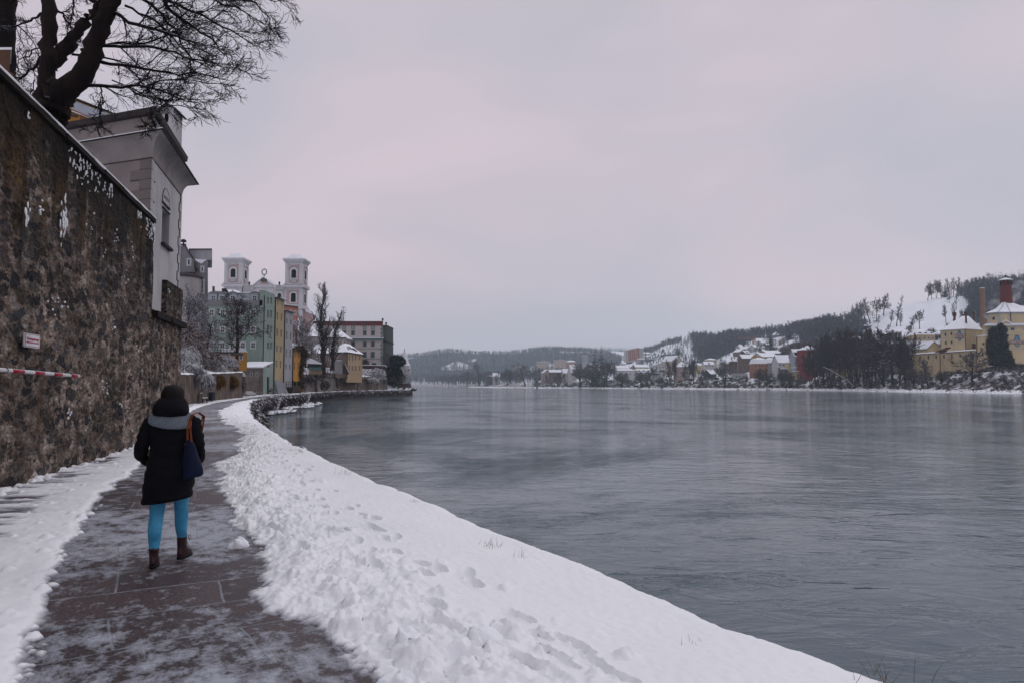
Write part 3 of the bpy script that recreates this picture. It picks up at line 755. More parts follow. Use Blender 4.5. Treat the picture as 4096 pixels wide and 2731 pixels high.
def window(F,h,parent,depth=.2,fr=.07,bars=(1,1),trim=0.0,trim_m=None,sill=True,frame=None,gl=None,proud=.0):
 """glass in the opening, with frame (and trim, sill) as sub-parts"""
 a,b,c,d=h;g=MB();F.box(g,a,b,c,d,-depth-.05,-depth+.01+proud)
 w=g.build('window',gl or glass_m,parent)
 f=MB();o0,o1=-depth+.012+proud,-depth+.06+proud
 fr=min(fr,(b-a)*.16)
 F.box(f,a,a+fr,c,d,o0,o1);F.box(f,b-fr,b,c,d,o0,o1)
 F.box(f,a+fr,b-fr,c,c+fr,o0,o1);F.box(f,a+fr,b-fr,d-fr,d,o0,o1)
 for i in range(bars[0]):
  u=a+(b-a)*(i+1)/(bars[0]+1);F.box(f,u-fr*.3,u+fr*.3,c+fr,d-fr,o0,o1-.01)
 for i in range(bars[1]):
  z=c+(d-c)*(i+1)/(bars[1]+1);F.box(f,a+fr,b-fr,z-fr*.3,z+fr*.3,o0+.003,o1-.015)
 f.build('frame',frame or frame_m,w)
 if trim>0:
  t=MB();F.box(t,a-trim,a,c-trim,d+trim,.003,.05);F.box(t,b,b+trim,c-trim,d+trim,.003,.05)
  F.box(t,a,b,d,d+trim,.003,.05);F.box(t,a,b,c-trim,c,.003,.05);t.build('trim',trim_m or frame_m,w)
 if sill:
  t=MB();F.box(t,a-.06,b+.06,c-.07-trim,c-.004-trim,.003,.12);t.build('sill',rsnow_m if sill==2 else(trim_m or frame_m),w)
 return w
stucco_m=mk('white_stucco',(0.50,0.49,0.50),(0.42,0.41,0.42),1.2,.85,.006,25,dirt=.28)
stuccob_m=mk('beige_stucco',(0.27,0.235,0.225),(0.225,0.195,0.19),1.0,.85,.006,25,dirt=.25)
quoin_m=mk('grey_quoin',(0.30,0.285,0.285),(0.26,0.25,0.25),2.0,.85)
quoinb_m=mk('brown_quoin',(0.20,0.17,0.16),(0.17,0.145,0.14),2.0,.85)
joint_m=mk('joint_dark',(0.06,0.055,0.055),None,3,.9)
def make_corner_house():
 off=-.16
 def wp(Y):q=wpt(Y,0,off);return(q.x,q.y)
 def onp(px,py):
  a2=WA+off*sl;u,v=ray(px,py);Y=a2/(u-WB);return Y,CAMH+v*Y
 cY,zc=onp(*cF(1060,1090));eY,_=onp(*cF(1268,1330))
 C0=wp(cY);C1=wp(eY)
 FR=Facade(C0,C1)
 _,ze=onp(*cF(1060,760));u,v=ray(*cF(380,895));tY=(ze-CAMH)/v
 S1=Vector((u*tY,tY,0));c0=Vector((C0[0],C0[1],0));S1=c0+(S1-c0).normalized()*9
 FS=Facade((S1 .x,S1 .y),C0)
 z0=3.75
 _,zcor_t=onp(*cF(1085,992));_,zcor_b=onp(*cF(1050,1090))
 t=thing('corner_house','white stuccoed corner house with flared cornice standing on the rubble wall','house',(C0[0],C0[1],z0))
 print('corner house',C0,C1,'cornice',zcor_b,zcor_t,'eave',ze)
 win=FR.rect(cF,1133,1455,1172,1700)
 f_=lambda x,y:cG(x,y)
 a0,zt=FR.uz(*cG(373,476));a1,zb=FR.uz(*cG(387.5,568))
 _,zt2=FR.uz(*cG(373,476));_,zb2=FR.uz(*cG(373,558))
 win=(a0,a1,zb2,zt2)
 up_=FR.rect(cF,1148,1010,1185,1075);up_=(up_[0],up_[1],up_[2]-.02,up_[3]+.05)
 mb=MB();EX=FR.L
 panel(mb,FR,0,EX,z0,zcor_b+.02,[win],.34);panel(mb,FR,0,EX,zcor_b+.02,ze,[up_],.2)
 mb.build('river_wall',stucco_m,t)
 mb=MB();mb.add([FS.pt(0,z0-1),FS.pt(FS.L,z0-1),FS.pt(FS.L,ze),FS.pt(0,ze)],[(0,1,2,3)])
 q=Vector(FR.pt(EX,0));r_=Vector(FS.pt(0,0));s_=q+(r_-Vector(FR.pt(0,0)))
 for a,b in((q,s_),(s_,r_)):mb.add([(a.x,a.y,z0-1),(b.x,b.y,z0-1),(b.x,b.y,ze),(a.x,a.y,ze)],[(0,1,2,3)])
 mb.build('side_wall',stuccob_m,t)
 nR,nS=FR.n,FS.n
 cn=(nR+nS);cn=cn/cn.dot(nR)
 bis=cn
 dirE=FR.d;E0=Vector(FR.pt(EX,0))
 def sweep(prof,name,mat,close=True):
  sts=[(Vector(FS.pt(0,0)),nS),(Vector(FR.pt(0,0)),bis),(E0,nR+dirE),(E0+(s_-q).normalized()*4,dirE)]
  V=[];k=len(prof)
  for p,n in sts:
   for(o,z) in prof:V.append((p.x+n.x*o,p.y+n.y*o,z))
  F=[(i*k+j,(i+1)*k+j,(i+1)*k+(j+1)%k,i*k+(j+1)%k) for i in range(3) for j in range(k)]
  F+=[tuple(range(k)),tuple(range(3*k,4*k))[::-1]]
  return mesh_obj(name,V,F,mat,t)
 H=zcor_t-zcor_b
 cov=[(.0,zcor_b)]+[(.02+.40*(1-math.cos(a)),zcor_b+H*.93*math.sin(a)) for a in np.linspace(.1,math.pi/2,7)]+[(.425,zcor_b+H*.95),(0,zcor_b+H*.95)]
 sweep(cov,'cornice',mk('cornice_grey',(0.34,0.31,0.30),(0.27,0.24,0.235),1.5,.85,dirt=.4))
 sweep([(.0,zcor_b+H*.955),(.475,zcor_b+H*.955),(.485,zcor_b+H*.99),(0,zcor_b+H*1.10)],'cornice_edge',tile_m)
 sweep([(.0,zcor_b+H*1.12),(.46,zcor_b+H*1.0),(.45,zcor_b+H*1.06),(0,zcor_b+H*1.3)],'cornice_snow',snow_m)
 sweep([(.0,ze-.14),(.13,ze-.12),(.15,ze+.05),(0,ze+.1)],'eave_board',tile_m)
 P=[Vector(FS.pt(0,ze))+nS*.12,Vector(FR.pt(0,ze))+bis*.12,E0+(nR+dirE)*.12+Vector((0,0,ze)),s_+dirE*.12+Vector((0,0,ze))]
 for p_ in P:p_.z=ze+.06
 rd=MB();c_=sum(P,Vector())/4;c_.z+=.5;rd.add(P+[c_],[(0,1,4),(1,2,4),(2,3,4),(3,0,4)]);rd.build('roof',rsnow_m,t)
 st=MB();FR.box(st,0,EX,zcor_b-.02,zcor_b+.004,.0,.02);FS.box(st,0,FS.L,zcor_b-.02,zcor_b+.004,.0,.02);st.build('string_line',joint_m,t)
 hq=.30;k=0;z=zcor_b-.03
 qa=MB();qb=MB();qj=qc=qa
 qb2=MB()
 while z>z0+.2:
  w=.42 if k%2==0 else.78
  zz=max(z-hq,z0)
  FR.box(qa,.0,w*.55,zz+.008,z-.008,.002,.028)
  FR.box(qb2,EX-w*.5,EX+.0,zz+.008,z-.008,.002,.028)
  FS.box(qb,FS.L-w,FS.L,zz+.008,z-.008,.002,.028)
  FR.box(qa,.0,w*.55+.01,zz-.008,zz+.006,.001,.024,1)
  FR.box(qb2,EX-w*.5-.014,EX,zz-.008,zz+.006,.001,.024,1);FR.box(qb2,EX-w*.5-.016,EX-w*.5-.002,zz,z,.001,.024,1)
  FS.box(qb,FS.L-w-.01,FS.L,zz-.008,zz+.006,.001,.024,1)
  z-=hq;k+=1
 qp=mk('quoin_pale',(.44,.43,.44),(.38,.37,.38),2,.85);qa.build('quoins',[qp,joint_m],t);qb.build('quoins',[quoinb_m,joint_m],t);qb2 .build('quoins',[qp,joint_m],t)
 window(FR,win,t,.32,.06,(0,2),0,None,False)
 l=MB();FR.box(l,win[0]-.05,win[1]+.12,win[2]-.09,win[2]-.01,.002,.12);l.build('window_ledge',tile_m,t)
 window(FR,up_,t,.2,.03,(0,0),0,None,False,gl=mk('blind_niche',(.22,.2,.2),None,2,.9))
 ta0,tz1=FR.uz(*cF(1132,1290));ta1,_=FR.uz(*cF(1178,1400));_,tz0=FR.uz(*cF(1132,1400))
 cu=(ta0+ta1)/2;hw=(ta1-ta0)/2;m=MB()
 arc=[(ta0,tz0)]+[(cu-hw*math.cos(a),tz1-hw*.9+hw*.9*math.sin(a)) for a in np.linspace(0,math.pi,13)]+[(ta1,tz0)]
 V=[FR.pt(u_,z_,.003) for u_,z_ in arc]+[FR.pt(u_,z_,.022) for u_,z_ in arc]
 n=len(arc);m.add(V,[tuple(range(n,2*n))]+[(i,(i+1)%n,n+(i+1)%n,n+i) for i in range(n)])
 m.build('tablet',MATS['quoin_pale'],t)
 m=MB();m.tube([FR.pt(u_,z_,.02) for u_,z_ in arc],.012,4);FR.box(m,ta0-.03,ta1+.05,tz0-.07,tz0-.03,.002,.05);FR.box(m,ta0-.0,ta1+.05,tz0-.22,tz0-.19,.002,.05);m.build('tablet_rim',joint_m,t)
 M4=frame_on(Vector(FR.pt(cu,tz0+(tz1-tz0)*.35,.024))-org(t),FR.d,(0,0,1))
 text_mesh('I.NOSTRI',.16,M4,'lettering',joint_m,t,hw*1.7/(.16*4.6),.002)
 a,zb_=cF(1130,900),None
 dY=cY+1.05;pw=Vector((.0,0,0))
 D=eY+.35
 uL,vL=ray(*cF(1118,760));uM,vM=ray(*cF(1215,800));uR,vR=ray(*cF(1272,822));uP,vP=ray(*cF(1162,735))
 zR=CAMH+vR*D
 A_=Vector((uL*D,D,0));B_=Vector((uM*D*1.0,D-.05,0));Cc=Vector((uR*(D+.75),D+.75,0))
 zE=CAMH+vL*D;zP=CAMH+vP*D
 zE2=CAMH+vR*(D+.75)
 bk=(Cc-B_);A2=A_+bk
 m=MB();zz=ze-.6
 mid=(A_+B_)/2;mid2=mid+bk
 def p3(p,z):return(p.x,p.y,z)
 m.add([p3(A_,zz),p3(B_,zz),p3(B_,zE),p3(mid,zP-.06),p3(A_,zE)],[(0,1,2,3,4)])
 m.add([p3(B_,zz),p3(Cc,zz),p3(Cc,zE),p3(B_,zE)],[(0,1,2,3)])
 m.add([p3(A2,zz),p3(Cc,zz),p3(Cc,zE),p3(mid2,zP-.06),p3(A2,zE)],[(0,1,2,3,4)])
 m.add([p3(A_,zz),p3(A2,zz),p3(A2,zE),p3(A_,zE)],[(0,1,2,3)])
 m.build('stack_block',stucco_m,t)
 r2=MB();ov=(B_-A_).normalized()*.12;ob=-bk.normalized()*.08
 for sgn,P_,mm in((1,B_,mid),(-1,A_,mid)):
  p=P_+ov*sgn;lo=zE-.09
  V=[p3(mm+ob,zP),p3(p+ob,lo),p3(p+bk-ob,lo),p3(mm+bk-ob,zP)]
  r2 .hexa(V,[(x,y,z+.06) for x,y,z in V])
 st_roof=r2 .build('stack_roof',tile_m,t)
 r3=MB()
 V=[p3(mid+ob*.6,zP+.07),p3(B_+ov*.8+ob*.5,zE-.02),p3(B_+ov*.8+bk,zE-.02),p3(mid+bk,zP+.07)]
 r3 .hexa(V,[(x,y,z+.035) for x,y,z in V]);r3 .build('roof_snow',snow_m,st_roof)
 h=MB();o_=(A_*.52+B_*.48);d_=(B_-A_).normalized();nn=Vector((d_.y,-d_.x,0));nn=nn if nn.y<0 else -nn
 hh=(B_-A_).length*.13;zc2=CAMH+ray(*cF(1165,825))[1]*D
 for(sx_,sz) in((1,1),):
  a_=o_-d_*hh+nn*.01;b_=o_+d_*hh+nn*.01
  h.hexa([p3(a_,zc2-.16),p3(b_,zc2-.16),p3(b_-nn*.05,zc2-.16),p3(a_-nn*.05,zc2-.16)],[p3(a_,zc2+.16),p3(b_,zc2+.16),p3(b_-nn*.05,zc2+.16),p3(a_-nn*.05,zc2+.16)])
 h.build('stack_opening',mk('opening_black',(.006,.006,.008),None,2,.9),t)
 m=MB();m.tube([p3(mid,zP+.02),p3(mid,zP+.13)],[.09,.07],8);m.build('ridge_cap',tile_m,st_roof)
make_corner_house()
ochre_m=mk('ochre_plaster',(0.42,0.20,0.035),(0.34,0.15,0.03),1.0,.85,dirt=.3)
def make_ochre():
 Y=60.0
 F=Facade((at(*cF(100,700),Y).x,Y+3),(at(*cF(800,800),Y).x,Y))
 def q(x,y):return F.uz(*cF(x,y))
 t=thing('ochre_house','ochre yellow gabled house behind the big bare tree','house',F.pt(F.L/2,5))
 pts=[q(170,705),q(475,680),q(790,805),q(790,960),q(170,960)]
 m=MB();V=[F.pt(u,z) for u,z in pts];B=[F.pt(u,z,-3) for u,z in pts];m.hexa(V,B);m.build('wall',ochre_m,t)
 m=MB();pp=[q(150,705),q(475,672),q(800,800)];ex=[F.pt(u,z,.3) for u,z in pp];ei=[F.pt(u,z,-3) for u,z in pp]
 for i in(0,1):
  V=[ex[i],ex[i+1],ei[i+1],ei[i]];m.hexa(V,[(a,b,c+.12) for a,b,c in V])
 m.build('roof',tile_m,t)
 m=MB();pp=[q(505,700),q(505,762),q(655,828),q(775,803)];V=[F.pt(u,z,.02) for u,z in pp];m.hexa(V,[F.pt(u,z,.06) for u,z in pp]);m.build('pale_gable_panel',mk('pale_blue_plaster',(.42,.45,.50),(.36,.38,.43),1,.8),t)
 m=MB();pp=[q(360,790),q(465,770),q(610,830),q(610,960),q(360,960)];V=[F.pt(u,z,.8) for u,z in pp];m.hexa(V,[F.pt(u,z,.02) for u,z in pp]);a=m.build('annex',ochre_m,t)
 m=MB();pp=[q(350,785),q(465,764),q(625,828)]
 for i in(0,1):
  V=[F.pt(*pp[i],.95),F.pt(*pp[i+1],.95),F.pt(*pp[i+1],.0),F.pt(*pp[i],.0)];m.hexa(V,[(x,y,z+.07) for x,y,z in V])
 m.build('annex_roof',rsnow_m,a)
 m=MB();pp=[q(465,800),q(465,822),q(600,845),q(600,830)]
 m.hexa([F.pt(u,z,.82) for u,z in pp],[F.pt(u,z,.9) for u,z in pp]);m.build('moulding',MATS['roof_edge'],a)
 P=wpt(9.2,0,-1.6)
 u,v=ray(0,52);
 Yp=13.0;x1=at(8.8,90,Yp).x;zt=at(5,50,Yp).z
 t2=thing('rendered_pier','brown rendered pier with drainpipe at the left edge above the wall','pier',(x1-.5,Yp,6))
 sh=x1/Yp*.6
 def pier(a,b,z0,z1):return MB().hexa([(a,Yp,z0),(b,Yp,z0),(b+sh,Yp+.6,z0),(a+sh,Yp+.6,z0)],[(a,Yp,z1),(b,Yp,z1),(b+sh,Yp+.6,z1),(a+sh,Yp+.6,z1)])
 pier(x1-1.2,x1,5.6,zt).build('shaft',mk('brown_render',(.13,.07,.045),(.09,.05,.035),1.2,.85,dirt=.4),t2)
 m=MB();m.lathe([(.05,5.7),(.05,zt-.75),(.09,zt-.7),(.10,zt-.5),(.0,zt-.5)],12,(x1+.0,Yp-.06,0));m.build('drainpipe',MATS['brown_render'],t2,smooth=True)
 pier(x1-1.22,x1+.02,zt+.002,zt+.05).build('snow_cap',snow_m,t2)
make_ochre()
def tubes(P,Rr,sides=4,ref=(0.31,0.17,0.93)):
 """P (N,n,3) paths, Rr (N,n) radii -> verts, quads"""
 N_,n=P.shape[:2]
 T=np.gradient(P,axis=1);T/=np.linalg.norm(T,axis=2,keepdims=True)+1e-9
 ref=np.array(ref);U=np.cross(T,ref);U/=np.linalg.norm(U,axis=2,keepdims=True)+1e-9;W=np.cross(T,U)
 th=np.arange(sides)*2*math.pi/sides
 V=P[:,:,None]+Rr[:,:,None,None]*(U[:,:,None]*np.cos(th)[None,None,:,None]+W[:,:,None]*np.sin(th)[None,None,:,None])
 i=np.arange(N_)[:,None,None]*n*sides+np.arange(n-1)[None,:,None]*sides
 a=np.arange(sides)[None,None];b=(a+1)%sides
 F=np.stack([i+a,i+b,i+sides+b,i+sides+a],-1).reshape(-1,4)
 return V.reshape(-1,3),F
def ribbons(P,Rr,rng):
 N_,n=P.shape[:2]
 T=np.gradient(P,axis=1);r=rng.normal(size=(N_,1,3));U=np.cross(T,r);U/=np.linalg.norm(U,axis=2,keepdims=True)+1e-9
 V=np.stack([P-U*Rr[...,None],P+U*Rr[...,None]],2)
 i=np.arange(N_)[:,None]*n*2+np.arange(n-1)[None]*2
 F=np.stack([i,i+1,i+3,i+2],-1).reshape(-1,4)
 return V.reshape(-1,3),F
def join(parts):
 Vs=[];Fs=[];b=0
 for v,f in parts:Vs.append(v);Fs.append(f+b);b+=len(v)
 return np.concatenate(Vs),np.concatenate(Fs)
def unit(a):return a/(np.linalg.norm(a,axis=-1,keepdims=True)+1e-9)
def run(P0,D0,L_,R0,R1,seg,rng,wob,trop=(0,0,0)):
 N_=len(P0);P=np.zeros((N_,seg+1,3));P[:,0]=P0;D=unit(D0 .copy());trop=np.array(trop)
 for k in range(seg):
  D=unit(D+rng.normal(size=D.shape)*wob+trop);P[:,k+1]=P[:,k]+D*(L_/seg)[:,None]
 t=np.linspace(0,1,seg+1)[None]
 return P,R0[:,None]*(1-t)+R1[:,None]*t
def spawn(P,Rr,n,lo,hi,ang,ratio,rng,up=0.0,rscale=.6,lratio_end=.45,flat=0.0,minr=0.0):
 """n children on each path"""
 N_,m=P.shape[:2];t=np.clip(lo+(hi-lo)*(np.arange(n)[None]+rng.random((N_,n)))/n,0,.999)
 f=t*(m-1);i=f.astype(int);w=(f-i)[...,None];r=np.arange(N_)[:,None]
 B=P[r,i]*(1-w)+P[r,i+1]*w;T=unit(P[r,i+1]-P[r,i]);rr=Rr[r,i]*(1-w[...,0])+Rr[r,i+1]*w[...,0]
 rv=rng.normal(size=T.shape);rv[...,2]*=(1-flat);S=unit(np.cross(T,rv));a=ang*rng.uniform(.7,1.3,size=t.shape)[...,None]
 D=T*np.cos(a)+S*np.sin(a);D[...,2]+=up;D=unit(D)
 PL=np.linalg.norm(P[:,-1]-P[:,0],axis=1)[:,None]
 Lc=PL*ratio*(1-(1-lratio_end)*(t-lo)/max(hi-lo,1e-3))*rng.uniform(.7,1.25,size=t.shape)
 return B.reshape(-1,3),D.reshape(-1,3),Lc.ravel(),np.maximum(rr.ravel()*rscale,minr)
def bare_tree(seed,H,r0,spec,stems=1,lean=.05,minr=.01,trunk_frac=.55,form='round',lvls=4,twig_sides=3):
 """returns (trunk geometry, crown geometry)"""
 rng=np.random.default_rng(seed)
 P0=np.zeros((stems,3));P0[:,:2]=rng.normal(size=(stems,2))*r0*(0 if stems==1 else 1.6)
 D=np.zeros((stems,3));D[:,2]=1;D[:,:2]=rng.normal(size=(stems,2))*(lean if stems==1 else lean+.25)
 L_=np.full(stems,H*trunk_frac)*rng.uniform(.85,1.1,stems)
 if form=='poplar':L_=np.full(stems,H*.98)
 a,ra=run(P0,D,L_,np.full(stems,r0),np.full(stems,r0*(.45 if form!='poplar' else.12)),8,rng,.05,(0,0,.06))
 ra[:,0]*=1.35
 tr=[tubes(a,ra,7)]
 cr=[]
 s=spec
 cur,curr=a,ra
 for k in range(lvls):
  n,lo,hi,ang,ratio,up,wob,seg,sides=s[k]
  B,Dd,Lc,Rc=spawn(cur,curr,n,lo,hi,ang,ratio,rng,up,rscale=.55 if k else.42,minr=minr)
  c,rc=run(B,Dd,Lc,Rc,np.maximum(Rc*.35,minr*.8),seg,rng,wob,(0,0,up*.35))
  (tr if k<1 else cr).append(tubes(c,rc,sides) if sides>2 else ribbons(c,rc*1.0,rng))
  cur,curr=c,rc
 return join(tr),join(cr)
ROUND=[(9,.45,1.0,.75,.62,.18,.10,6,5),(7,.25,1.0,.7,.55,.10,.14,5,3),(7,.15,1.0,.75,.5,.06,.18,4,2),(6,.1,1.0,.8,.5,.03,.2,3,2)]
ROUNDL=[(11,.28,1.0,.85,.62,.10,.12,5,3),(8,.2,1.0,.75,.55,.05,.15,4,2),(8,.15,1.0,.8,.52,.02,.2,3,2),(5,.2,1,.8,.5,.0,.2,2,2)]
POPLAR=[(34,.10,.97,.35,.28,.55,.05,6,4),(8,.1,1.0,.4,.5,.35,.08,4,3),(6,.1,1.0,.5,.5,.2,.12,3,2)]
bark_m=mk('bark',(0.016,0.012,0.014),(0.036,0.026,0.026),6,.9,.01,20,stretch=(1,1,.3),snow=.8,snow_lo=.62)
twig_m=mk('twigs',(0.038,0.028,0.033),(0.07,0.052,0.06),3,.9,snow=.75,snow_lo=.5,snow_n=6.0)
twigd_m=mk('dark_twigs',(0.026,0.015,0.017),(0.048,0.029,0.032),3,.9,snow=.6,snow_lo=.62,snow_n=6.0)
twigr_m=mk('reddish_twigs',(0.045,0.024,0.028),(0.075,0.042,0.046),3,.9,snow=.6,snow_lo=.55,snow_n=4.0)
frost_m=mk('frosted_twigs',(0.075,0.062,0.070),(0.17,0.16,0.18),1.5,.9,snow=.95,snow_lo=.15,snow_n=3.0)
rust_m=mk('rusty_twigs',(0.05,0.022,0.014),(0.10,0.05,0.03),2.0,.9,snow=.8,snow_lo=.35,snow_n=3.0)
def make_big_tree():
 rng=np.random.default_rng(21)
 Y0=15.6
 def pth(pts,r0,r1,Ya,Yb,n=12):
  a=np.array([[*cF(x,y)] for x,y in pts],float);s=np.concatenate([[0],np.cumsum(np.hypot(*np.diff(a,axis=0).T))]);s/=s[-1]
  q=np.linspace(0,1,n);px=np.interp(q,s,a[:,0]);py=np.interp(q,s,a[:,1])
  k=np.convolve(np.pad(px,1,'edge'),[.25,.5,.25],'valid');px[1:-1]=k[1:-1]
  k=np.convolve(np.pad(py,1,'edge'),[.25,.5,.25],'valid');py[1:-1]=k[1:-1]
  P=np.array([at(x,y,Ya+(Yb-Ya)*t) for x,y,t in zip(px,py,q)])
  return P,np.interp(q,[0,1],[r0,r1])
 S=15.6/683*.14347
 big=[([(330,960),(345,820),(400,700),(420,620),(440,600)],.36,.30,15.4,15.5),([(300,860),(290,700),(320,560),(350,430),(345,200),(338,0),(330,-260)],.19,.14,15.5,15.7),([(400,700),(480,600),(580,530),(630,420),(690,220),(770,40),(840,-160)],.26,.13,15.4,14.8),([(350,470),(430,390),(520,260),(620,130),(700,30),(780,-120)],.16,.09,15.7,16.0)]
 sec=[([(800,90),(860,140),(1000,185),(1130,220),(1250,265),(1400,330),(1500,400)],.045,.012,15,14),([(1130,-30),(1160,70),(1270,140),(1400,230),(1500,300),(1560,400)],.05,.010,15,14),([(1150,0),(1300,60),(1450,130),(1560,200),(1700,260),(1790,330)],.04,.008,15.5,14.2),([(720,320),(860,330),(1050,330),(1200,355),(1330,405),(1500,440),(1640,480)],.04,.008,15.2,15.0),([(690,430),(820,450),(960,480),(1120,505),(1280,515),(1450,525),(1600,560)],.04,.008,15.3,14.6),([(575,600),(700,605),(850,595),(1000,600),(1150,640),(1280,690),(1420,740)],.045,.008,15.3,14.8),([(860,600),(940,650),(1040,700),(1120,740),(1200,730),(1330,760),(1390,840)],.02,.006,15.2,14.6),([(700,605),(715,680),(700,790),(700,880),(640,930)],.018,.006,15.3,14.6),([(980,610),(1100,570),(1300,560),(1480,590),(1640,560)],.02,.006,15.2,14.8),([(560,350),(660,330),(760,300),(900,310),(1100,290),(1300,180),(1450,60)],.035,.008,15.8,16.4),([(500,380),(600,400),(720,400),(860,440),(960,540),(1060,660),(1130,720)],.03,.008,15.8,16.2),([(285,95),(200,150),(100,180),(0,200)],.03,.01,15.7,16.5),([(285,400),(230,470),(160,530),(60,560)],.04,.012,15.7,16.8),([(290,320),(200,380),(130,430),(110,540)],.02,.008,15.7,16.4),([(400,80),(460,140),(520,220),(500,300)],.03,.01,15.8,16.3),([(840,-100),(950,-20),(1080,60),(1180,160),(1290,330),(1360,450)],.045,.01,15,14.4),([(840,-60),(1000,-60),(1300,-40),(1500,0),(1700,80),(1850,180)],.05,.008,15,14.4),([(1400,-60),(1600,-30),(1780,30),(1900,110),(1870,210)],.03,.007,15,14.2),([(1500,-70),(1700,-40),(1880,0),(1990,30)],.03,.006,15,14.2),([(690,30),(600,-30),(520,-120)],.06,.03,16,16.5),([(780,560),(860,590),(960,650),(1100,690),(1240,700),(1400,680),(1500,720)],.016,.005,15.3,15.8),([(240,560),(220,640),(170,700),(110,640)],.014,.005,15.6,15.9),([(1060,760),(1060,830),(1010,900)],.012,.005,15.0,14.8),([(520,-60),(505,80),(480,200),(420,330)],.025,.008,16,16.4),([(870,40),(960,80),(1120,180),(1250,300),(1350,420),(1500,500)],.03,.007,15.2,15.8),]
 O=at(*cF(330,900),15.4);O.z=4.0
 t=thing('bare_tree','huge dark leafless tree leaning out over the rubble wall','tree',tuple(O))
 tr=[]
 for i,(p,r0,r1,a,b) in enumerate(big):
  P,r=pth(p,r0,r1,a,b,26)
  P[1:-1]+=rng.normal(size=P[1:-1].shape)*.02
  sides=14
  v,f=tubes(P[None],r[None],sides)
  v=v+(np.stack([fbm(v[:,0]*7,v[:,2]*7,5,4,.6),fbm(v[:,1]*7,v[:,2]*7,8,4,.6),v[:,0]*0+.5],-1)-.5)*.15
  tr.append((v,f))
 base=np.array([[*(at(*cF(330,960),15.4))]]);
 v,f=tubes(np.array([[[base[0,0]+.1,15.4,3.2],[base[0,0],15.4,base[0,2]]]]),np.array([[.42,.36]]),14);tr.append((v,f))
 V,F=join(tr);mesh_obj('trunk',V,F,mk('old_bark',(0.006,0.005,0.006),(0.022,0.014,0.012),3,.92,.05,9,stretch=(1,1,.35),snow=.95,snow_lo=.72,snow_n=1.2),t,smooth=True)
 A=[pth(p,r0,r1,a,b,14) for p,r0,r1,a,b in sec]
 P=np.stack([a[0] for a in A]);Rr=np.stack([a[1] for a in A]);P[:,1:]+=rng.normal(size=P[:,1:].shape)*.022
 br=[tubes(P,Rr,6)]
 B,D,Lc,Rc=spawn(P,Rr,11,.08,1.0,.62,.30,rng,-.02,.5,.6,minr=.007)
 D[:,0]+=.25;c1,r1=run(B,D,Lc*1.0,Rc,np.maximum(Rc*.4,.005),7,rng,.16,(.02,0,.01));br.append(tubes(c1,r1,4))
 V,F=join(br);mesh_obj('limbs',V,F,mk('limb_bark',(0.006,0.005,0.006),(0.012,0.009,0.010),6,.9,snow=.9,snow_lo=.70,snow_n=5),t,smooth=True)
 B,D,Lc,Rc=spawn(c1,r1,8,.1,1.0,.55,.62,rng,-.02,.55,.6,minr=.0060)
 c2,r2=run(B,D,np.clip(Lc,.15,.95),Rc,np.maximum(Rc*.5,.004),5,rng,.20,(.02,0,0));tw=[tubes(c2,r2,3)]
 B,D,Lc,Rc=spawn(c2,r2,3,.1,1.0,.55,.7,rng,.0,.5,.7,minr=.0045)
 c3,r3=run(B,D,np.clip(Lc,.08,.4),Rc,np.maximum(Rc*.6,.0038),4,rng,.22,(.01,0,.02));tw.append(tubes(c3,r3,3))
 V,F=join(tw);mesh_obj('crown',V,F,mk('fine_twigs',(0.007,0.006,0.008),(0.014,0.011,0.013),6,.9,snow=.45,snow_lo=.75,snow_n=5),t)
 t2=thing('bare_tree','dark trunk cut off by the left edge beside the huge leaning tree','tree',(at(*cF(10,600),17).x,17,4))
 P,r=pth([(10,620),(20,430),(25,200),(45,0),(60,-250)],.28,.22,17,17,20)
 v,f=tubes(P[None],r[None],14);v=v+(fbm(v[:,0]*4+3,v[:,2]*4,5,3)[:,None]-.5)*.12
 mesh_obj('trunk',v,f,MATS['old_bark'],t2,smooth=True)
 P,r=pth([(60,150),(160,200),(260,330),(300,500)],.02,.006,17,16.5,10)
 P2,rr2=pth([(40,60),(120,-20),(220,-80)],.03,.01,17,16.5,10)
 PP=np.stack([P,P2]);RR=np.stack([r,rr2]);B,D,Lc,Rc=spawn(PP,RR,12,.1,1,.7,.35,rng,0,.5,.6,minr=.005);c,rc=run(B,D,Lc,Rc,Rc*.6,5,rng,.2)
 B,D,Lc,Rc=spawn(c,rc,6,.1,1,.7,.5,rng,0,.6,.6,minr=.004);d,rd_=run(B,D,Lc,Rc,Rc*.6,4,rng,.2)
 V,F=join([tubes(PP,RR,5),tubes(c,rc,3),tubes(d,rd_,3)]);mesh_obj('crown',V,F,MATS['fine_twigs'],t2)
make_big_tree()
skin_m=mk('skin',(0.45,0.28,0.22),(0.40,0.25,0.2),8,.55)
hair_m=mk('dark_hair',(0.004,0.003,0.0035),(0.009,0.005,0.005),3,.6,.006,60,stretch=(1,1,.12))
coat_m=mk('black_padded_cloth',(0.0022,0.0022,0.0042),(0.004,0.004,0.0065),4,.8,.006,30,spec=.12)
jean_m=mk('light_blue_denim',(0.075,0.33,0.52),(0.035,0.18,0.32),7,.85,.005,22)
boot_m=mk('oxblood_leather',(0.018,0.005,0.007),(0.032,0.009,0.012),6,.35,.001,40,spec=.4)
sole_m=mk('boot_sole',(0.008,0.007,0.008),None,4,.55)
scarf_m=None
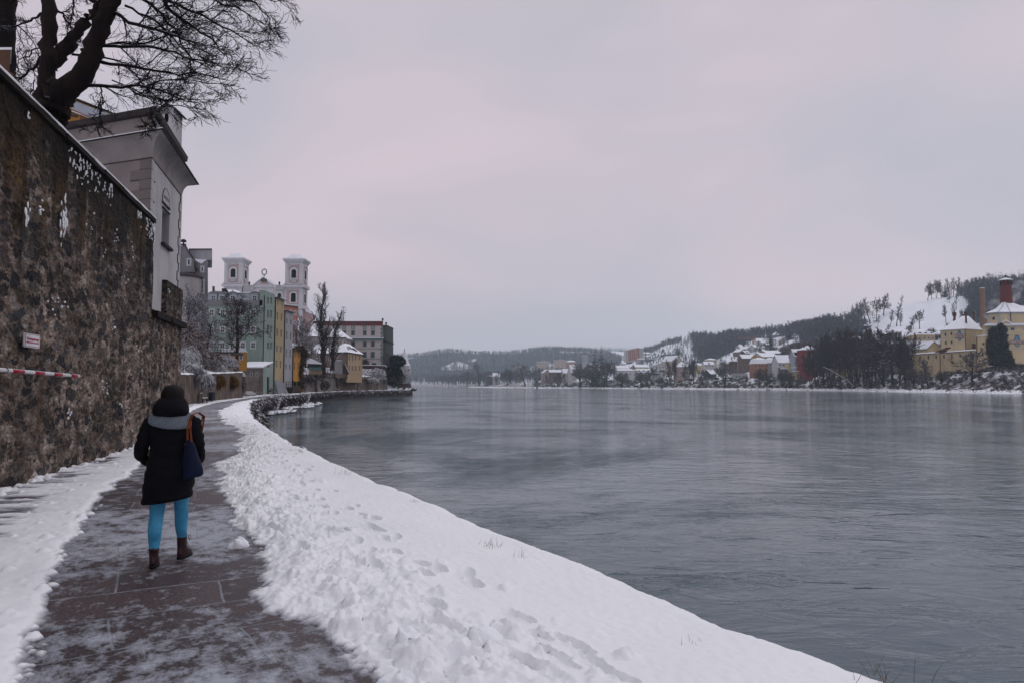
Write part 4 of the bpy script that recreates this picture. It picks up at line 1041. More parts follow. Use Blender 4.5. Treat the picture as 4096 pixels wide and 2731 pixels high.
def loft(mb,secs,n=24,m=0,cap=True,lump=0.0,seed=0):
 """secs: (cx,cy,z,rx,ry,rot[,tilt]) elliptical rings"""
 V=[]
 for k,s in enumerate(secs):
  cx,cy,z,rx,ry,rot=s[:6];tl=s[6] if len(s)>6 else 0;tl2=s[7] if len(s)>7 else 0
  for i in range(n):
   a=2*math.pi*i/n
   w=1+lump*(float(fbm(np.array([math.cos(a)*1.5+7]),np.array([z*9+math.sin(a)*1.5+3]),seed,3)[0])-.5) if lump else 1
   x=rx*w*math.cos(a);y=ry*w*math.sin(a)
   X=x*math.cos(rot)-y*math.sin(rot);Yy=x*math.sin(rot)+y*math.cos(rot)
   V.append((cx+X,cy+Yy,z+tl*X+tl2*Yy))
 F=[(j*n+i,j*n+(i+1)%n,(j+1)*n+(i+1)%n,(j+1)*n+i) for j in range(len(secs)-1) for i in range(n)]
 if cap:F.append(tuple(range(n-1,-1,-1)));F.append(tuple(range((len(secs)-1)*n,len(secs)*n)))
 mb.add(V,F,m);return mb
def densify(secs,k=3):
 a=np.array([list(s)+[0]*(8-len(s)) for s in secs],float);n=len(a);t=np.arange(n);q=np.linspace(0,n-1,(n-1)*k+1);out=[]
 m=np.gradient(a,axis=0)
 for x in q:
  i=min(int(x),n-2);f=x-i
  out.append((2*f**3-3*f**2+1)*a[i]+(f**3-2*f**2+f)*m[i]+(-2*f**3+3*f**2)*a[i+1]+(f**3-f**2)*m[i+1])
 return[tuple(s) for s in out]
def make_person():
 px,py=-3.22,6.50
 ang=math.atan2(.42,1)
 root=thing('person','woman seen from behind in black parka, grey scarf and light blue jeans','person',(px,py,0))
 root.rotation_euler=(0,0,ang*.55)
 def local(name,mb,mat,sm=True,par=root):return mb.build(name,mat,par,sm,local=True)
 J={'pel':(0,0,.90,.13),'wai':(0,.0,1.05,.115),'che':(0,.02,1.24,.125),'ncb':(0,.02,1.38,.07),'nck':(0,.02,1.45,.052),'hed':(0,.035,1.545,.085),'top':(0,.03,1.60,.07),'lh':(-.085,0,.86,.08),'lk':(-.095,-.04,.47,.045),'lc':(-.09,-.09,.33,.042),'la':(-.085,-.13,.11,.030),'lt':(-.10,-.02,.045,.035),'rh':(.085,0,.86,.08),'rk':(.082,.10,.50,.045),'rc':(.082,.13,.35,.042),'ra':(.082,.17,.12,.030),'rt':(.12,.30,.045,.03),'ls':(-.165,.02,1.33,.06),'le':(-.245,-.04,1.08,.045),'lw':(-.15,.13,.93,.03),'lp':(-.12,.17,.90,.032),'rs':(.165,.02,1.33,.06),'re':(.245,-.04,1.08,.045),'rw':(.15,.13,.93,.03),'rp':(.12,.17,.90,.032)}
 E=[('pel','wai'),('wai','che'),('che','ncb'),('ncb','nck'),('nck','hed'),('hed','top'),('pel','lh'),('lh','lk'),('lk','lc'),('lc','la'),('la','lt'),('pel','rh'),('rh','rk'),('rk','rc'),('rc','ra'),('ra','rt'),('che','ls'),('ls','le'),('le','lw'),('lw','lp'),('che','rs'),('rs','re'),('re','rw'),('rw','rp')]
 for s,c in((-1,'l'),(1,'r')):
  for k in range(5):
   b=J[c+'p'];dx=-s*(.0+.012*k-.024)
   if k==4:q1=(b[0]-s*.03,b[1]+.01,b[2]-.0,.0095);q2=(b[0]-s*.045,b[1]+.03,b[2]-.02,.008)
   else:q1=(b[0]+dx,b[1]+.035,b[2]-.03,.0095);q2=(b[0]+dx,b[1]+.04+.004*(k%2),b[2]-.06+.003*k,.008)
   J[f'{c}f{k}a']=q1;J[f'{c}f{k}b']=q2;E+=[(c+'p',f'{c}f{k}a'),(f'{c}f{k}a',f'{c}f{k}b')]
 names=list(J);me=bpy.data.meshes.new('body');me.from_pydata([J[n][:3] for n in names],[(names.index(a),names.index(b)) for a,b in E],[]);me.update()
 bo=bpy.data.objects.new('body',me);col.objects.link(bo);sk=bo.modifiers.new('s','SKIN');sk.use_smooth_shade=True
 for i,n in enumerate(names):me.skin_vertices[0].data[i].radius=(J[n][3],J[n][3])
 me.skin_vertices[0].data[0].use_root=True
 su=bo.modifiers.new('u','SUBSURF');su.levels=2;su.render_levels=2
 dg=bpy.context.evaluated_depsgraph_get();dg.update()
 m2=bpy.data.meshes.new_from_object(bo.evaluated_get(dg));bpy.data.objects.remove(bo)
 m2 .materials.clear();m2 .materials.append(skin_m)
 for v in m2 .vertices:
  x,y,z=v.co
  if z>1.46 and y>.06:
   v.co.y+=.022*math.exp(-((x/.014)**2+((z-1.535)/.022)**2))+.008*math.exp(-((x/.03)**2+((z-1.49)/.015)**2))-.006*math.exp(-(((abs(x)-.03)/.012)**2+((z-1.56)/.01)**2))
 body=bpy.data.objects.new('body',m2);col.objects.link(body);body.parent=root;ORG[body.name]=org(root)
 for p in m2 .polygons:p.use_smooth=True
 for s in(-1,1):
  m=MB();m.lathe([(.0,-.011),(.009,-.006),(.011,0),(.009,.006),(0,.011)],8,(s*.03,.108,1.56));local('eye',m,mk('eye_white',(.5,.48,.46),None,5,.3) if'eye_white' not in MATS else MATS['eye_white'],par=body)
  m=MB();m.lathe([(.0,-.02),(.012,-.015),(.014,0),(.010,.018),(0,.022)],8,(s*.088,.03,1.545),sx=.5);local('ear',m,skin_m,par=body)
 m=MB();m.box(-.022,.022,.112,.122,1.503,1.508);local('mouth',m,mk('lips',(.3,.1,.09),None,5,.5),par=body)
 m=MB();loft(m,densify([(0,.01,1.40,.06,.05,0),(0,-.01,1.45,.088,.085,0),(0,.0,1.53,.103,.108,0),(0,.01,1.60,.098,.105,0),(0,.02,1.645,.070,.078,0),(0,.02,1.668,.018,.02,0)],3),24,lump=.10,seed=3)
 local('hair',m,hair_m)
 secs=[(-.012,-.02,.585,.205,.168,0,.14),(-.010,-.02,.61,.216,.18,0,.14),(-.008,-.015,.71,.218,.183,0,.08),(.0,-.01,.83,.213,.178,0),(0,0,.93,.198,.165,0),(0,0,1.03,.186,.155,0),(0,.0,1.13,.184,.150,0),(0,.0,1.23,.192,.148,0),(0,.01,1.31,.190,.135,0),(0,.015,1.37,.150,.115,0),(0,.02,1.42,.09,.09,0)]
 d=densify(secs,7);dd=[]
 for i,s in enumerate(d):
  q=1+.045*(abs(math.sin(s[2]*math.pi/.11))-.5);dd.append((s[0],s[1],s[2],s[3]*q,s[4]*q,*s[5:]))
 m=MB();loft(m,dd,40,lump=.2,seed=9)
 coat=local('parka',m,coat_m)
 for s in(-1,1):
  p=[np.array(v) for v in((s*.150,.01,1.345),(s*.19,.0,1.30),(s*.215,-.02,1.20),(s*.245,-.035,1.09),(s*.252,-.01,1.01),(s*.235,.06,.96),(s*.19,.12,.93),(s*.165,.15,.915))]
  r=[.055,.068,.066,.060,.058,.054,.050,.046]
  P=np.array(p);t=np.linspace(0,7,36);Pi=np.stack([np.interp(t,range(8),P[:,k]) for k in range(3)],-1)
  Pi[1:-1]=(Pi[:-2]+Pi[1:-1]*2+Pi[2:])/4;ri=np.interp(t,range(8),r)*(1+.05*np.sin(t*9.0))
  v,f=tubes(Pi[None],ri[None],18,ref=(0.0,1.0,.02))
  v=v+(fbm(v[:,0]*16+5,v[:,2]*16,4,3)[:,None]-.5)*.02
  o=mesh_obj('sleeve',v,f,coat_m,root,True,local=True)
  ORG[o.name]=org(root)
 m=MB();loft(m,densify([(.005,-.03,1.36,.105,.11,0),(.005,-.045,1.385,.150,.135,0),(.005,-.05,1.43,.158,.14,0),(0,-.04,1.485,.146,.125,0),(0,-.02,1.53,.120,.100,0),(0,.0,1.545,.085,.085,0)],4),32,lump=.22,seed=5)
 local('hood',m,coat_m)
 sm,nt,b,N,L=nodes('grey_knit')
 tc=N('ShaderNodeTexCoord');wv=N('ShaderNodeTexWave',wave_type='BANDS',i_Scale=26.0,i_Distortion=1.5,i_Detail=2.0);L(tc.outputs['Object'],wv.inputs['Vector'])
 wv2=N('ShaderNodeTexNoise',i_Scale=90.0,i_Detail=3.0);L(tc.outputs['Object'],wv2 .inputs['Vector'])
 r_=ramp(N,[(.3,(0.065,0.08,0.10)),(.7,(0.16,0.185,0.22))]);ml=N('ShaderNodeMath',operation='MULTIPLY_ADD');L(wv.outputs['Fac'],ml.inputs[0]);ml.inputs[1].default_value=.3;L(wv2 .outputs['Fac'],ml.inputs[2])
 ms=N('ShaderNodeMath',operation='SUBTRACT');L(ml.outputs[0],ms.inputs[0]);ms.inputs[1].default_value=.15;L(ms.outputs[0],r_.inputs[0]);L(r_.outputs[0],b.inputs['Base Color']);b.inputs['Roughness'].default_value=.95
 bp=N('ShaderNodeBump',i_Strength=1,i_Distance=.004);L(ml.outputs[0],bp.inputs['Height']);L(bp.outputs[0],b.inputs['Normal'])
 m=MB()
 loft(m,densify([(.0,-.01,1.315,.150,.135,0,-.12,.25),(.0,-.01,1.30,.185,.165,0,-.12,.25),(.0,-.01,1.325,.198,.172,0,-.10,.22),(.0,-.005,1.365,.188,.160,0,-.05,.12),(0,0,1.40,.160,.140,0,-.03,.1),(0,0,1.41,.12,.11,0)],4),36,lump=.16,seed=15)
 local('scarf',m,sm)
 for c,s in(('l',-1),('r',1)):
  K=[J[c+'h'],J[c+'k'],J[c+'c'],J[c+'a']]
  zs=[.80,.66,.56,.47,.38,.30,.22,.165,.15] if c=='l' else[.84,.70,.60,.52,.42,.34,.27,.225,.21]
  rr=[.092,.082,.070,.062,.060,.057,.049,.043,.041]
  def cen(z):
   k=sorted(K,key=lambda q:q[2]);return float(np.interp(z,[q[2] for q in k],[q[0] for q in k])),float(np.interp(z,[q[2] for q in k],[q[1] for q in k]))
  S=[(cen(z)[0],cen(z)[1]-(.012 if.25<z<.42 else 0),z,r_2,r_2*1.05,0) for z,r_2 in zip(zs,rr)]
  m=MB();dS=densify(S,6)
  dS=[(a[0],a[1],a[2],a[3]*(1+(.018*math.sin(a[2]*160) if a[2]<zs[-1]+.14 or.44<a[2]<.52 else.004*math.sin(a[2]*90))),a[4],*a[5:]) for a in dS]
  loft(m,dS,22,lump=.10,seed=2);local('trouser_leg',m,jean_m)
 for c,s,zb,yaw,pitch in(('l',-1,.0,.12,0.0),('r',1,.0,-.32,0.0)):
  ax,ay=J[c+'a'][0],J[c+'a'][1]
  if c=='l':top=.175
  else:top=.235
  up=Matrix.Translation((ax,ay,0))@Matrix.Rotation(yaw,4,'Z')
  m=MB()
  S=densify([(0,.055,.022,.036,.108,0),(0,.052,.045,.040,.112,0),(0,.035,.075,.040,.092,0),(0,.012,.105,.038,.062,0),(0,.0,.14,.040,.050,0),(0,-.003,top-.01,.045,.050,0),(0,-.003,top,.043,.048,0)],4)
  loft(m,S,22);m.v=[tuple(up@Vector(v)) for v in m.v];bt=local('boot',m,boot_m)
  m=MB();loft(m,[(0,.055,.0,.037,.112,0),(0,.055,.006,.042,.118,0),(0,.055,.022,.042,.118,0),(0,.055,.026,.038,.112,0)],22)
  m.v=[tuple(up@Vector(v)) for v in m.v];local('sole',m,sole_m,par=bt)
  m=MB()
  for k in range(6):
   z=.085+k*.016;yy=.10-k*.011
   m.tube([(-.022,yy,z),(0,yy+.008,z+.006),(.022,yy,z)],.003,5)
  m.tube([(.03*s,.05,top-.03),(.055*s,.045,top-.015),(.06*s,.05,top-.045),(.04*s,.05,top-.05)],.0028,5);m.tube([(.03*s,.05,top-.03),(.05*s,.05,top-.07)],.0028,5)
  m.tube([(0,-.052,top-.02),(0,-.056,top+.012),(0,-.050,top-.0)],.005,5)
  m.v=[tuple(up@Vector(v)) for v in m.v];local('laces',m,metal_m,par=bt)
 rot=Matrix.Translation((px,py,0))@Matrix.Rotation(ang*.55,4,'Z')
 O=rot@Vector((.205,-.14,.80))
 bag=thing('tote_bag','navy blue tote bag with tan straps hanging from her right shoulder','bag',tuple(O));bag.rotation_euler=(0,0,ang*.55-.35)
 m=MB();loft(m,densify([(.022,.0,.0,.075,.045,0,.22),(.028,.0,.02,.096,.058,0,.20),(.022,.0,.10,.094,.056,0,.12),(.004,.0,.20,.074,.046,0),(-.010,.0,.30,.050,.030,0),(-.018,.0,.355,.030,.016,0)],5),28,lump=.16,seed=21)
 m.build('body',mk('navy_canvas',(0.004,0.007,0.022),(0.007,0.012,0.038),5,.6,.003,50),bag,True,local=True)
 tan=mk('tan_leather',(0.22,0.055,0.02),(0.15,0.04,0.018),8,.5)
 for k,(xo,xt) in enumerate(((-.028,-.012),(.012,.002))):
  m=MB()
  pts=[Vector((xo,-.012,.33)),Vector((xo*.6+xt*.4,-.03,.44)),Vector((xt,-.025,.53)),Vector((xt-.01,.03,.585)),Vector((xt-.012,.13,.60)),Vector((xt,.20,.56)),Vector((xo,.15,.42))]
  w=.0085
  V=[];
  for p in pts:V+=[p+Vector((-w,0,0)),p+Vector((w,0,0)),p+Vector((w,.004,.004)),p+Vector((-w,.004,.004))]
  F=[(4*i+a,4*i+(a+1)%4,4*i+4+(a+1)%4,4*i+4+a) for i in range(len(pts)-1) for a in range(4)]+[(0,1,2,3),(24,25,26,27)]
  m.add([tuple(v) for v in V],F);m.build('strap',tan,bag,local=True)
 m=MB();m.box(-.05,-.012,-.024,-.016,.31,.318);m.build('clasp',tan,bag,local=True)
make_person()
KINDS_T={}
def normalise(g,H):
 v,f=g;return v,f
def kind(name,mats,H,*a,**k):
 tr,cr=bare_tree(*a,**k);allz=max(tr[0][:,2].max(),cr[0][:,2].max());w=np.percentile(np.abs(cr[0][:,:2]),96)*2
 def mk_me(nm,g,mat):
  o=mesh_obj(nm,g[0],g[1],mat,None,False);me=o.data;bpy.data.objects.remove(o);return me
 KINDS_T[name]=(mk_me('trunk',tr,mats[0]),mk_me('crown',cr,mats[1]),allz,w)
ROUNDD=[(13,.25,1.0,.95,.62,.06,.14,6,5),(9,.15,1.0,.8,.55,.02,.18,5,3),(9,.12,1.0,.85,.52,.0,.22,4,2),(6,.1,1.0,.85,.5,.0,.22,3,2)]
kind('mid_a',(bark_m,twigd_m),12,41,12,.20,ROUNDD,minr=.017)
kind('mid_frost',(bark_m,frost_m),9,42,9,.16,ROUNDD,stems=2,minr=.017)
kind('mid_dark',(bark_m,twigd_m),10,47,10,.2,ROUNDD,minr=.018)
kind('mid_poplar',(bark_m,twig_m),20,43,20,.24,POPLAR,minr=.017,form='poplar',lvls=3)
kind('far_a',(bark_m,twigd_m),14,51,14,.22,ROUNDL,minr=.036)
kind('far_b',(bark_m,twig_m),14,52,14,.19,ROUNDL,stems=2,minr=.028)
kind('far_c',(bark_m,twigr_m),12,53,12,.15,ROUNDL,stems=4,minr=.024,trunk_frac=.5)
kind('far_d',(bark_m,twigd_m),14,54,14,.17,ROUNDL,stems=3,minr=.024,lean=.12)
kind('far_tall',(bark_m,twig_m),18,55,18,.25,[(24,.25,1.0,.7,.26,.15,.08,4,2),(8,.15,1,.6,.5,.1,.12,3,2),(7,.1,1,.7,.5,.05,.15,3,2)],minr=.04,lvls=3,trunk_frac=.9,form='x')
def conifer_geo(seed,H,Rb,n_wh=26,leaf=.5,droop=.25,per=9,bpn=9,gaps=.0):
 rng=np.random.default_rng(seed);V=[];
 tris=[]
 for k in range(n_wh):
  t=(k+rng.random()*.6)/n_wh;z=H*(.06+.94*t);Lb=Rb*(1-t)**.85*rng.uniform(.72,1.15)+.02*H*(1-t)+.15
  for j in range(bpn):
   if rng.random()<gaps:continue
   a=rng.random()*2*math.pi;l=Lb*rng.uniform(.7,1.1)
   d=np.array([math.cos(a),math.sin(a),0]);s=np.array([-d[1],d[0],0])
   m=per;q=np.linspace(.12,1,m)[:,None]
   C_=d*l*q+np.array([0,0,1])*(z-droop*l*q**1.5+.10*l*q**4)+rng.normal(size=(m,3))*.05*l
   w=leaf*l*(.38-.25*q)+.05;
   tip=C_+d*w*1.5+np.array([0,0,-1])*w*.35
   A=C_+s*w;B=C_-s*w
   tris.append(np.stack([A,B,tip],1))
   tris.append(np.stack([C_+np.array([0,0,.28])*w,C_-s*w*.5-np.array([0,0,.75])*w,C_+s*w*.9+d*w*.6-np.array([0,0,.35])*w],1))
 T=np.concatenate(tris);v=T.reshape(-1,3);f=np.arange(len(v)).reshape(-1,3)
 tv,tf=tubes(np.array([[[0,0,0],[0,0,H*.5],[0,0,H*.98]]]),np.array([[H*.016,H*.01,.02]]),6)
 return(tv,tf),(v,f)
needle_m=mk('dark_needles',(0.012,0.026,0.030),(0.022,0.045,0.050),1.5,.85,snow=.75,snow_lo=.78,snow_n=.9)
needleb_m=mk('blue_needles',(0.03,0.085,0.105),(0.05,0.12,0.14),1.0,.85,snow=.7,snow_lo=.70,snow_n=.9)
def kindg(name,tr,cr,mats):
 allz=cr[0][:,2].max();w=np.percentile(np.abs(cr[0][:,:2]),97)*2
 o=mesh_obj('trunk',tr[0],tr[1],mats[0]);a=o.data;bpy.data.objects.remove(o)
 o=mesh_obj('crown',cr[0],cr[1],mats[1]);b=o.data;bpy.data.objects.remove(o)
 KINDS_T[name]=(a,b,allz,w)
for nm,sd,mm in(('spruce',61,needle_m),('blue_spruce',62,needleb_m)):
 tr,cr=conifer_geo(sd,15,3.6);kindg(nm,tr,cr,(bark_m,mm))
tr,cr=conifer_geo(63,22,6.0,30,.42,.1,10,8,.1);kindg('fir_broad',tr,cr,(bark_m,needle_m))
def tree(label,X,Y,z,H,W,kd,cat='tree',name='bare_tree',rot=0.0,group=None,lean=0.0):
 tm,cm,h0,w0=KINDS_T[kd]
 t=thing(name,label,cat,(X,Y,z),group);t.scale=(W/w0,W/w0,H/h0);t.rotation_euler=(0,lean,rot)
 for nm,me in(('trunk',tm),('crown',cm)):
  o=bpy.data.objects.new(nm,me);col.objects.link(o);o.parent=t
 return t
def treepx(label,cf,x,ytop,ybase,wz,Y,kd,**k):
 """traced at its own distance Y: base point, height and crown width in metres"""
 b=at(*cf(x,ybase),Y);tp=at(*cf(x,ytop),Y);l=at(*cf(x-wz/2,ybase),Y);r=at(*cf(x+wz/2,ybase),Y)
 return tree(label,b.x,Y,b.z,tp.z-b.z,r.x-l.x,kd,**k)
def leaf_cloud(name,blobs,n,size,mat,parent,seed=0,origin=None,shell=.55,droop=0):
 """blobs: (x,y,z,rx,ry,rz); small leaf faces through each volume"""
 rng=np.random.default_rng(seed);out=[]
 vol=np.array([b[3]*b[4]*b[5] for b in blobs])**.67;cnt=(n*vol/vol.sum()).astype(int)+1
 for b,c in zip(blobs,cnt):
  d=unit(rng.normal(size=(c,3)));r=(shell+(1-shell)*rng.random((c,1))**.6)*rng.uniform(.85,1.12,(c,1))
  jag=(.72+.56*fbm(d[:,0]*2.3+b[0]+9,d[:,2]*2.3+d[:,1]*2+b[2]+9,seed,3))[:,None]
  C_=np.array(b[:3])+d*r*jag*np.array(b[3:6]);s=size*rng.uniform(.5,1.4,(c,1))
  u=unit(rng.normal(size=(c,3)));w=unit(np.cross(u,rng.normal(size=(c,3))));
  if droop:w[:,2]-=droop;w=unit(w)
  out.append(np.stack([C_+u*s,C_+w*s,C_-u*s*.6-w*s*.5],1))
 T=np.concatenate(out);v=T.reshape(-1,3);f=np.arange(len(v)).reshape(-1,3)
 return mesh_obj(name,v,f,mat,parent,origin=origin)
def twig_cloud(name,blobs,n,ln,r,mat,parent=None,seed=0,origin=None,droop=-.2,sides=3):
 """tangled stems spread through ellipsoids"""
 rng=np.random.default_rng(seed);out=[]
 vol=np.array([b[3]*b[4]*b[5] for b in blobs])**.67;cnt=(n*vol/vol.sum()).astype(int)+1
 for b,c in zip(blobs,cnt):
  d=unit(rng.normal(size=(c,3)));d[:,2]=np.where(rng.random(c)<.7,np.abs(d[:,2]),d[:,2]);q=rng.random((c,1))**.4
  P0=np.array(b[:3])+d*q*.86*np.array(b[3:6]);D=unit(d+rng.normal(size=(c,3))*.55)
  P,Rr=run(P0,D,ln*rng.uniform(.5,1.4,c),np.full(c,r),np.full(c,r*.5),4,rng,.3,(0,0,droop))
  out.append(ribbons(P,Rr,rng) if sides==2 else tubes(P,Rr,sides))
 V,F=join(out);return mesh_obj(name,V,F,mat,parent,origin=origin)
green_m=mk('green_plaster',(0.25,0.32,0.275),(0.21,0.28,0.24),.25,.85,dirt=.3)
green2_m=mk('pale_green_plaster',(0.27,0.335,0.30),(0.23,0.29,0.26),.25,.85,dirt=.25)
yel_m=mk('pale_ochre_plaster',(0.42,0.335,0.21),(0.36,0.28,0.175),.3,.85,dirt=.2)
gry_m=mk('pale_grey_plaster',(0.36,0.36,0.385),(0.31,0.31,0.335),.3,.85,dirt=.2)
org_m=mk('orange_plaster',(0.48,0.24,0.055),(0.41,0.20,0.045),.3,.85,dirt=.25)
grw_m=mk('grey_render',(0.22,0.215,0.225),(0.175,0.17,0.18),.25,.85,dirt=.35)
grl_m=mk('light_render',(0.36,0.345,0.34),(0.29,0.28,0.28),.25,.85,dirt=.35)
stone_m=mk('garden_wall_stone',(0.065,0.048,0.042),(0.16,0.125,0.105),.9,.9,.05,3.0,dirt=.6)
stone2_m=mk('grey_wall_stone',(0.12,0.105,0.10),(0.23,0.205,0.19),.7,.9,.05,3.0,dirt=.5)
white_m=mk('white_plaster',(0.56,0.56,0.58),(0.48,0.48,0.50),.3,.8,dirt=.15)
pinkp_m=mk('pink_plaster',(0.46,0.33,0.31),(0.40,0.28,0.27),.4,.85,dirt=.15)
coral_m=mk('coral_plaster',(0.42,0.18,0.14),(0.35,0.15,0.12),.4,.85,dirt=.2)
lead_m=mk('mansard_sheet',(0.26,0.29,0.33),(0.36,0.39,0.43),.5,.6)
brick_m=mk('dark_brick',(0.09,0.03,0.028),(0.13,0.045,0.035),2.5,.9)
void_m=mk('belfry_void',(.006,.007,.010),None,2,.9)
def fpoly(F,pts,mats,name,parent,o0,o1,cf=None,sk=1):
 if cf:pts=[F.uz(*cf(x,y)) for x,y in pts]
 A_=[F.pt(u,z,o0) for u,z in pts];B_=[F.pt(u,z,o1) for u,z in pts]
 k=(min if A_[0][0]>0 else max)(A_,key=lambda p:p[0]/p[1]);sh=sk*k[0]/k[1]
 B_=[(x+sh*(o0-o1),y,z) for x,y,z in B_]
 m=MB();m.hexa(B_,A_);return m.build(name,mats,parent)
def flatF(Y):return Facade((-400,Y),(400,Y))
def fwin(F,cf,x0,y0,x1,y1,par,**k):
 k.setdefault('depth',0);k.setdefault('proud',.02);k.setdefault('fr',.09);k.setdefault('sill',False)
 return window(F,F.rect(cf,x0,y0,x1,y1),par,**k)
def garden_wall():
 t=thing('garden_wall','low brown garden wall overgrown with snowy creeper beside the bench','garden wall',(-27,56,0))
 P=[(-26.9,55.4),(-29.4,64),(-32.2,74),(-37.2,94.4),(-44.5,96.5)]
 H=[2.55,2.6,2.9,3.4,3.4]
 m=MB();n=len(P)
 V=[];F=[]
 rng=random.Random(4)
 seg=[]
 for i in range(n-1):
  for k in range(12):
   q=k/12;seg.append((P[i][0]+(P[i+1][0]-P[i][0])*q,P[i][1]+(P[i+1][1]-P[i][1])*q,H[i]+(H[i+1]-H[i])*q+rng.uniform(-.04,.04)))
 seg.append((*P[-1],H[-1]))
 for x,y,h in seg:
  b=rng.uniform(-.03,.03)
  V+=[(x+.12+b,y,-.1),(x+.02+b,y,h),(x-.5,y,h),(x-.5,y,-.1)]
 F=[(4*i+a,4*i+a+1,4*i+5+a,4*i+4+a) for i in range(len(seg)-1) for a in range(3)]+[(0,1,2,3)]
 m.add(V,F);m.build('masonry',stone_m,t)
 V=[]
 for x,y,h in seg:V+=[(x+.08,y,h+.01),(x+.02,y,h+.12),(x-.4,y,h+.14),(x-.5,y,h)]
 mesh_obj('snow_cap',V,[(4*i+a,4*i+a+1,4*i+5+a,4*i+4+a) for i in range(len(seg)-1) for a in range(3)],snow_m,t)
 m=MB();z=0
 for k in range(9):
  hh=.27+.03*(k%3);o=rng.uniform(-.02,.02);m.box(-28.1+o,-26.95+o,54.6,55.4,z+.012,z+hh);z+=hh
 m.build('pier',stone_m,t);m=MB();m.box(-28.15,-26.85,54.5,55.45,z+.005,z+.12);m.box(-27.6,-26.8,54.3,54.6,.55,.68);m.build('pier_snow',snow_m,t)
garden_wall()
def terrace():
 V=[];ys=[55.5,64,74,94,100];xs=[-27.4,-29.9,-32.7,-37.7,-40]
 for y,x,z in zip(ys,xs,[2.45,2.5,2.8,3.3,3.4]):V+=[(x,y,z),(x-3,y,z+.8),(x-8,y,z+2.2),(x-30,y,6.0)]
 o=mesh_obj('terrace',V,[(4*i+a+1,4*i+a,4*i+4+a,4*i+5+a) for i in range(4) for a in range(3)],MATS.get('soil') or mk('soil',(.05,.04,.035),(.1,.08,.07),2,.9,snow=.9,snow_lo=.75));tag(o,kind='structure')
terrace()
def railing():
 F=flatF(92);t=thing('railing','thin dark steel railing on the raised walkway before the green house','railing',(-40,92,6))
 u0,z1=F.uz(*cA(262,1015));u1,zb=F.uz(*cA(470,1082));_,z1b=F.uz(*cA(470,1028));z0=F.uz(*cA(262,1068))[1]
 m=MB()
 for k in range(2):m.tube([F.pt(u0,z1-.45*k),F.pt(u1,z1b-.45*k)],.03,5)
 m.tube([F.pt(u0,z0+.1),F.pt(u1,zb+.1)],.03,5)
 m.build('rail',metal_m,t)
 for k in range(9):
  q=k/8;u=u0+(u1-u0)*q;m=MB();F.box(m,u-.03,u+.03,z0+(zb-z0)*q-.3,z1+(z1b-z1)*q,-.03,.03);m.build('post',metal_m,t)
 m=MB();m.hexa([F.pt(u0-3,z0-.35,.1),F.pt(u1+1,zb-.5,.1),F.pt(u1+1,zb-.5,-3),F.pt(u0-3,z0-.35,-3)],[F.pt(u0-3,z0+.0,.1),F.pt(u1+1,zb-.15,.1),F.pt(u1+1,zb-.15,-3),F.pt(u0-3,z0+.0,-3)])
 m.build('walkway_slab',mk('wet_concrete',(.035,.033,.035),(.06,.055,.055),2,.8),t)
railing()
def grey_house():
 F=flatF(98);t=thing('grey_house','tall grey rendered house with stepped snowy roof and glazed penthouse','house',at(*cA(220,700),98))
 fpoly(F,[(-150,1100),(-150,200),(85,215),(122,215),(150,265),(185,322),(212,345),(225,352),(262,345),(307,322),(313,322),(313,1100)],grw_m,'wall',t,0,-9,cA)
 fpoly(F,[(133,318),(133,230),(318,229),(318,318)],gry_m,'penthouse',t,-1.2,-8,cA)
 fpoly(F,[(128,231),(128,226),(322,225),(322,231)],tile_m,'penthouse_eave',t,-1,-8.2,cA)
 fpoly(F,[(205,326),(262,326),(307,316),(315,320),(262,348),(225,354)],rsnow_m,'snow_valley',t,-.05,-4,cA) if False else None
 fpoly(F,[(183,320),(206,335),(260,362),(310,322),(282,330)],rsnow_m,'roof_snow',t,.05,-2,cA)
 m=MB()
 pts=[(88,210),(123,212),(150,262),(187,320),(212,343)]
 for a,b in zip(pts[:-1],pts[1:]):
  ua,za=F.uz(*cA(*a));ub,zb=F.uz(*cA(*b));m.hexa([F.pt(ua,za,.15),F.pt(ub,zb,.15),F.pt(ub,zb,-.2),F.pt(ua,za,-.2)],[F.pt(ua,za+.2,.15),F.pt(ub,zb+.2,.15),F.pt(ub,zb+.2,-.2),F.pt(ua,za+.2,-.2)])
 m.build('verge',tile_m,t)
 fpoly(F,[(212,345),(212,400),(222,430),(240,420),(243,402),(226,398),(222,350)],tile_m,'flue',t,.5,.0,cA)
 fpoly(F,[(135,440),(135,432),(215,437),(215,445)],tile_m,'gutter',t,.3,0,cA)
 fpoly(F,[(88,215),(88,190),(122,190),(122,215)],gry_m,'chimney',t,-.5,-2,cA)
 for r in((147,325,167,372),(260,388,275,425),(197,475,222,585),(253,498,277,602),(199,670,226,740),(258,690,280,790)):
  fwin(F,cA,*r,t,trim=.16,bars=(1,2) if r[3]-r[1]>60 else(0,0))
 b0=at(*cA(95,470),95);b1=at(*cA(192,500),95);zt=at(*cA(150,462),95).z;c=(b0+b1)/2
 m=MB();rr=(b1 .x-b0 .x)/2+1.2;m.lathe([(rr,2),(rr,zt)],24,(b1 .x-rr,97.2,0));m.build('bay',grl_m,t,smooth=False)
 m=MB();m.lathe([(rr+.15,zt),(rr+.15,zt+.2),(rr*.5,zt+.7)],24,(b1 .x-rr,97.2,0));m.build('bay_roof',tile_m,t)
 m=MB();p=at(*cA(98,180),98);m.lathe([(.1,-.6),(.1,0),(.35,.05),(.42,.25),(.2,.45),(0,.5)],10,(p.x,98.5,p.z));m.build('cowl',metal_m,t)
grey_house()
RA,RB=(-45.72,125.5),(-46.3,152.0)
def rowpt(Y):q=(Y-RA[1])/(RB[1]-RA[1]);return(RA[0]+(RB[0]-RA[0])*q,Y)
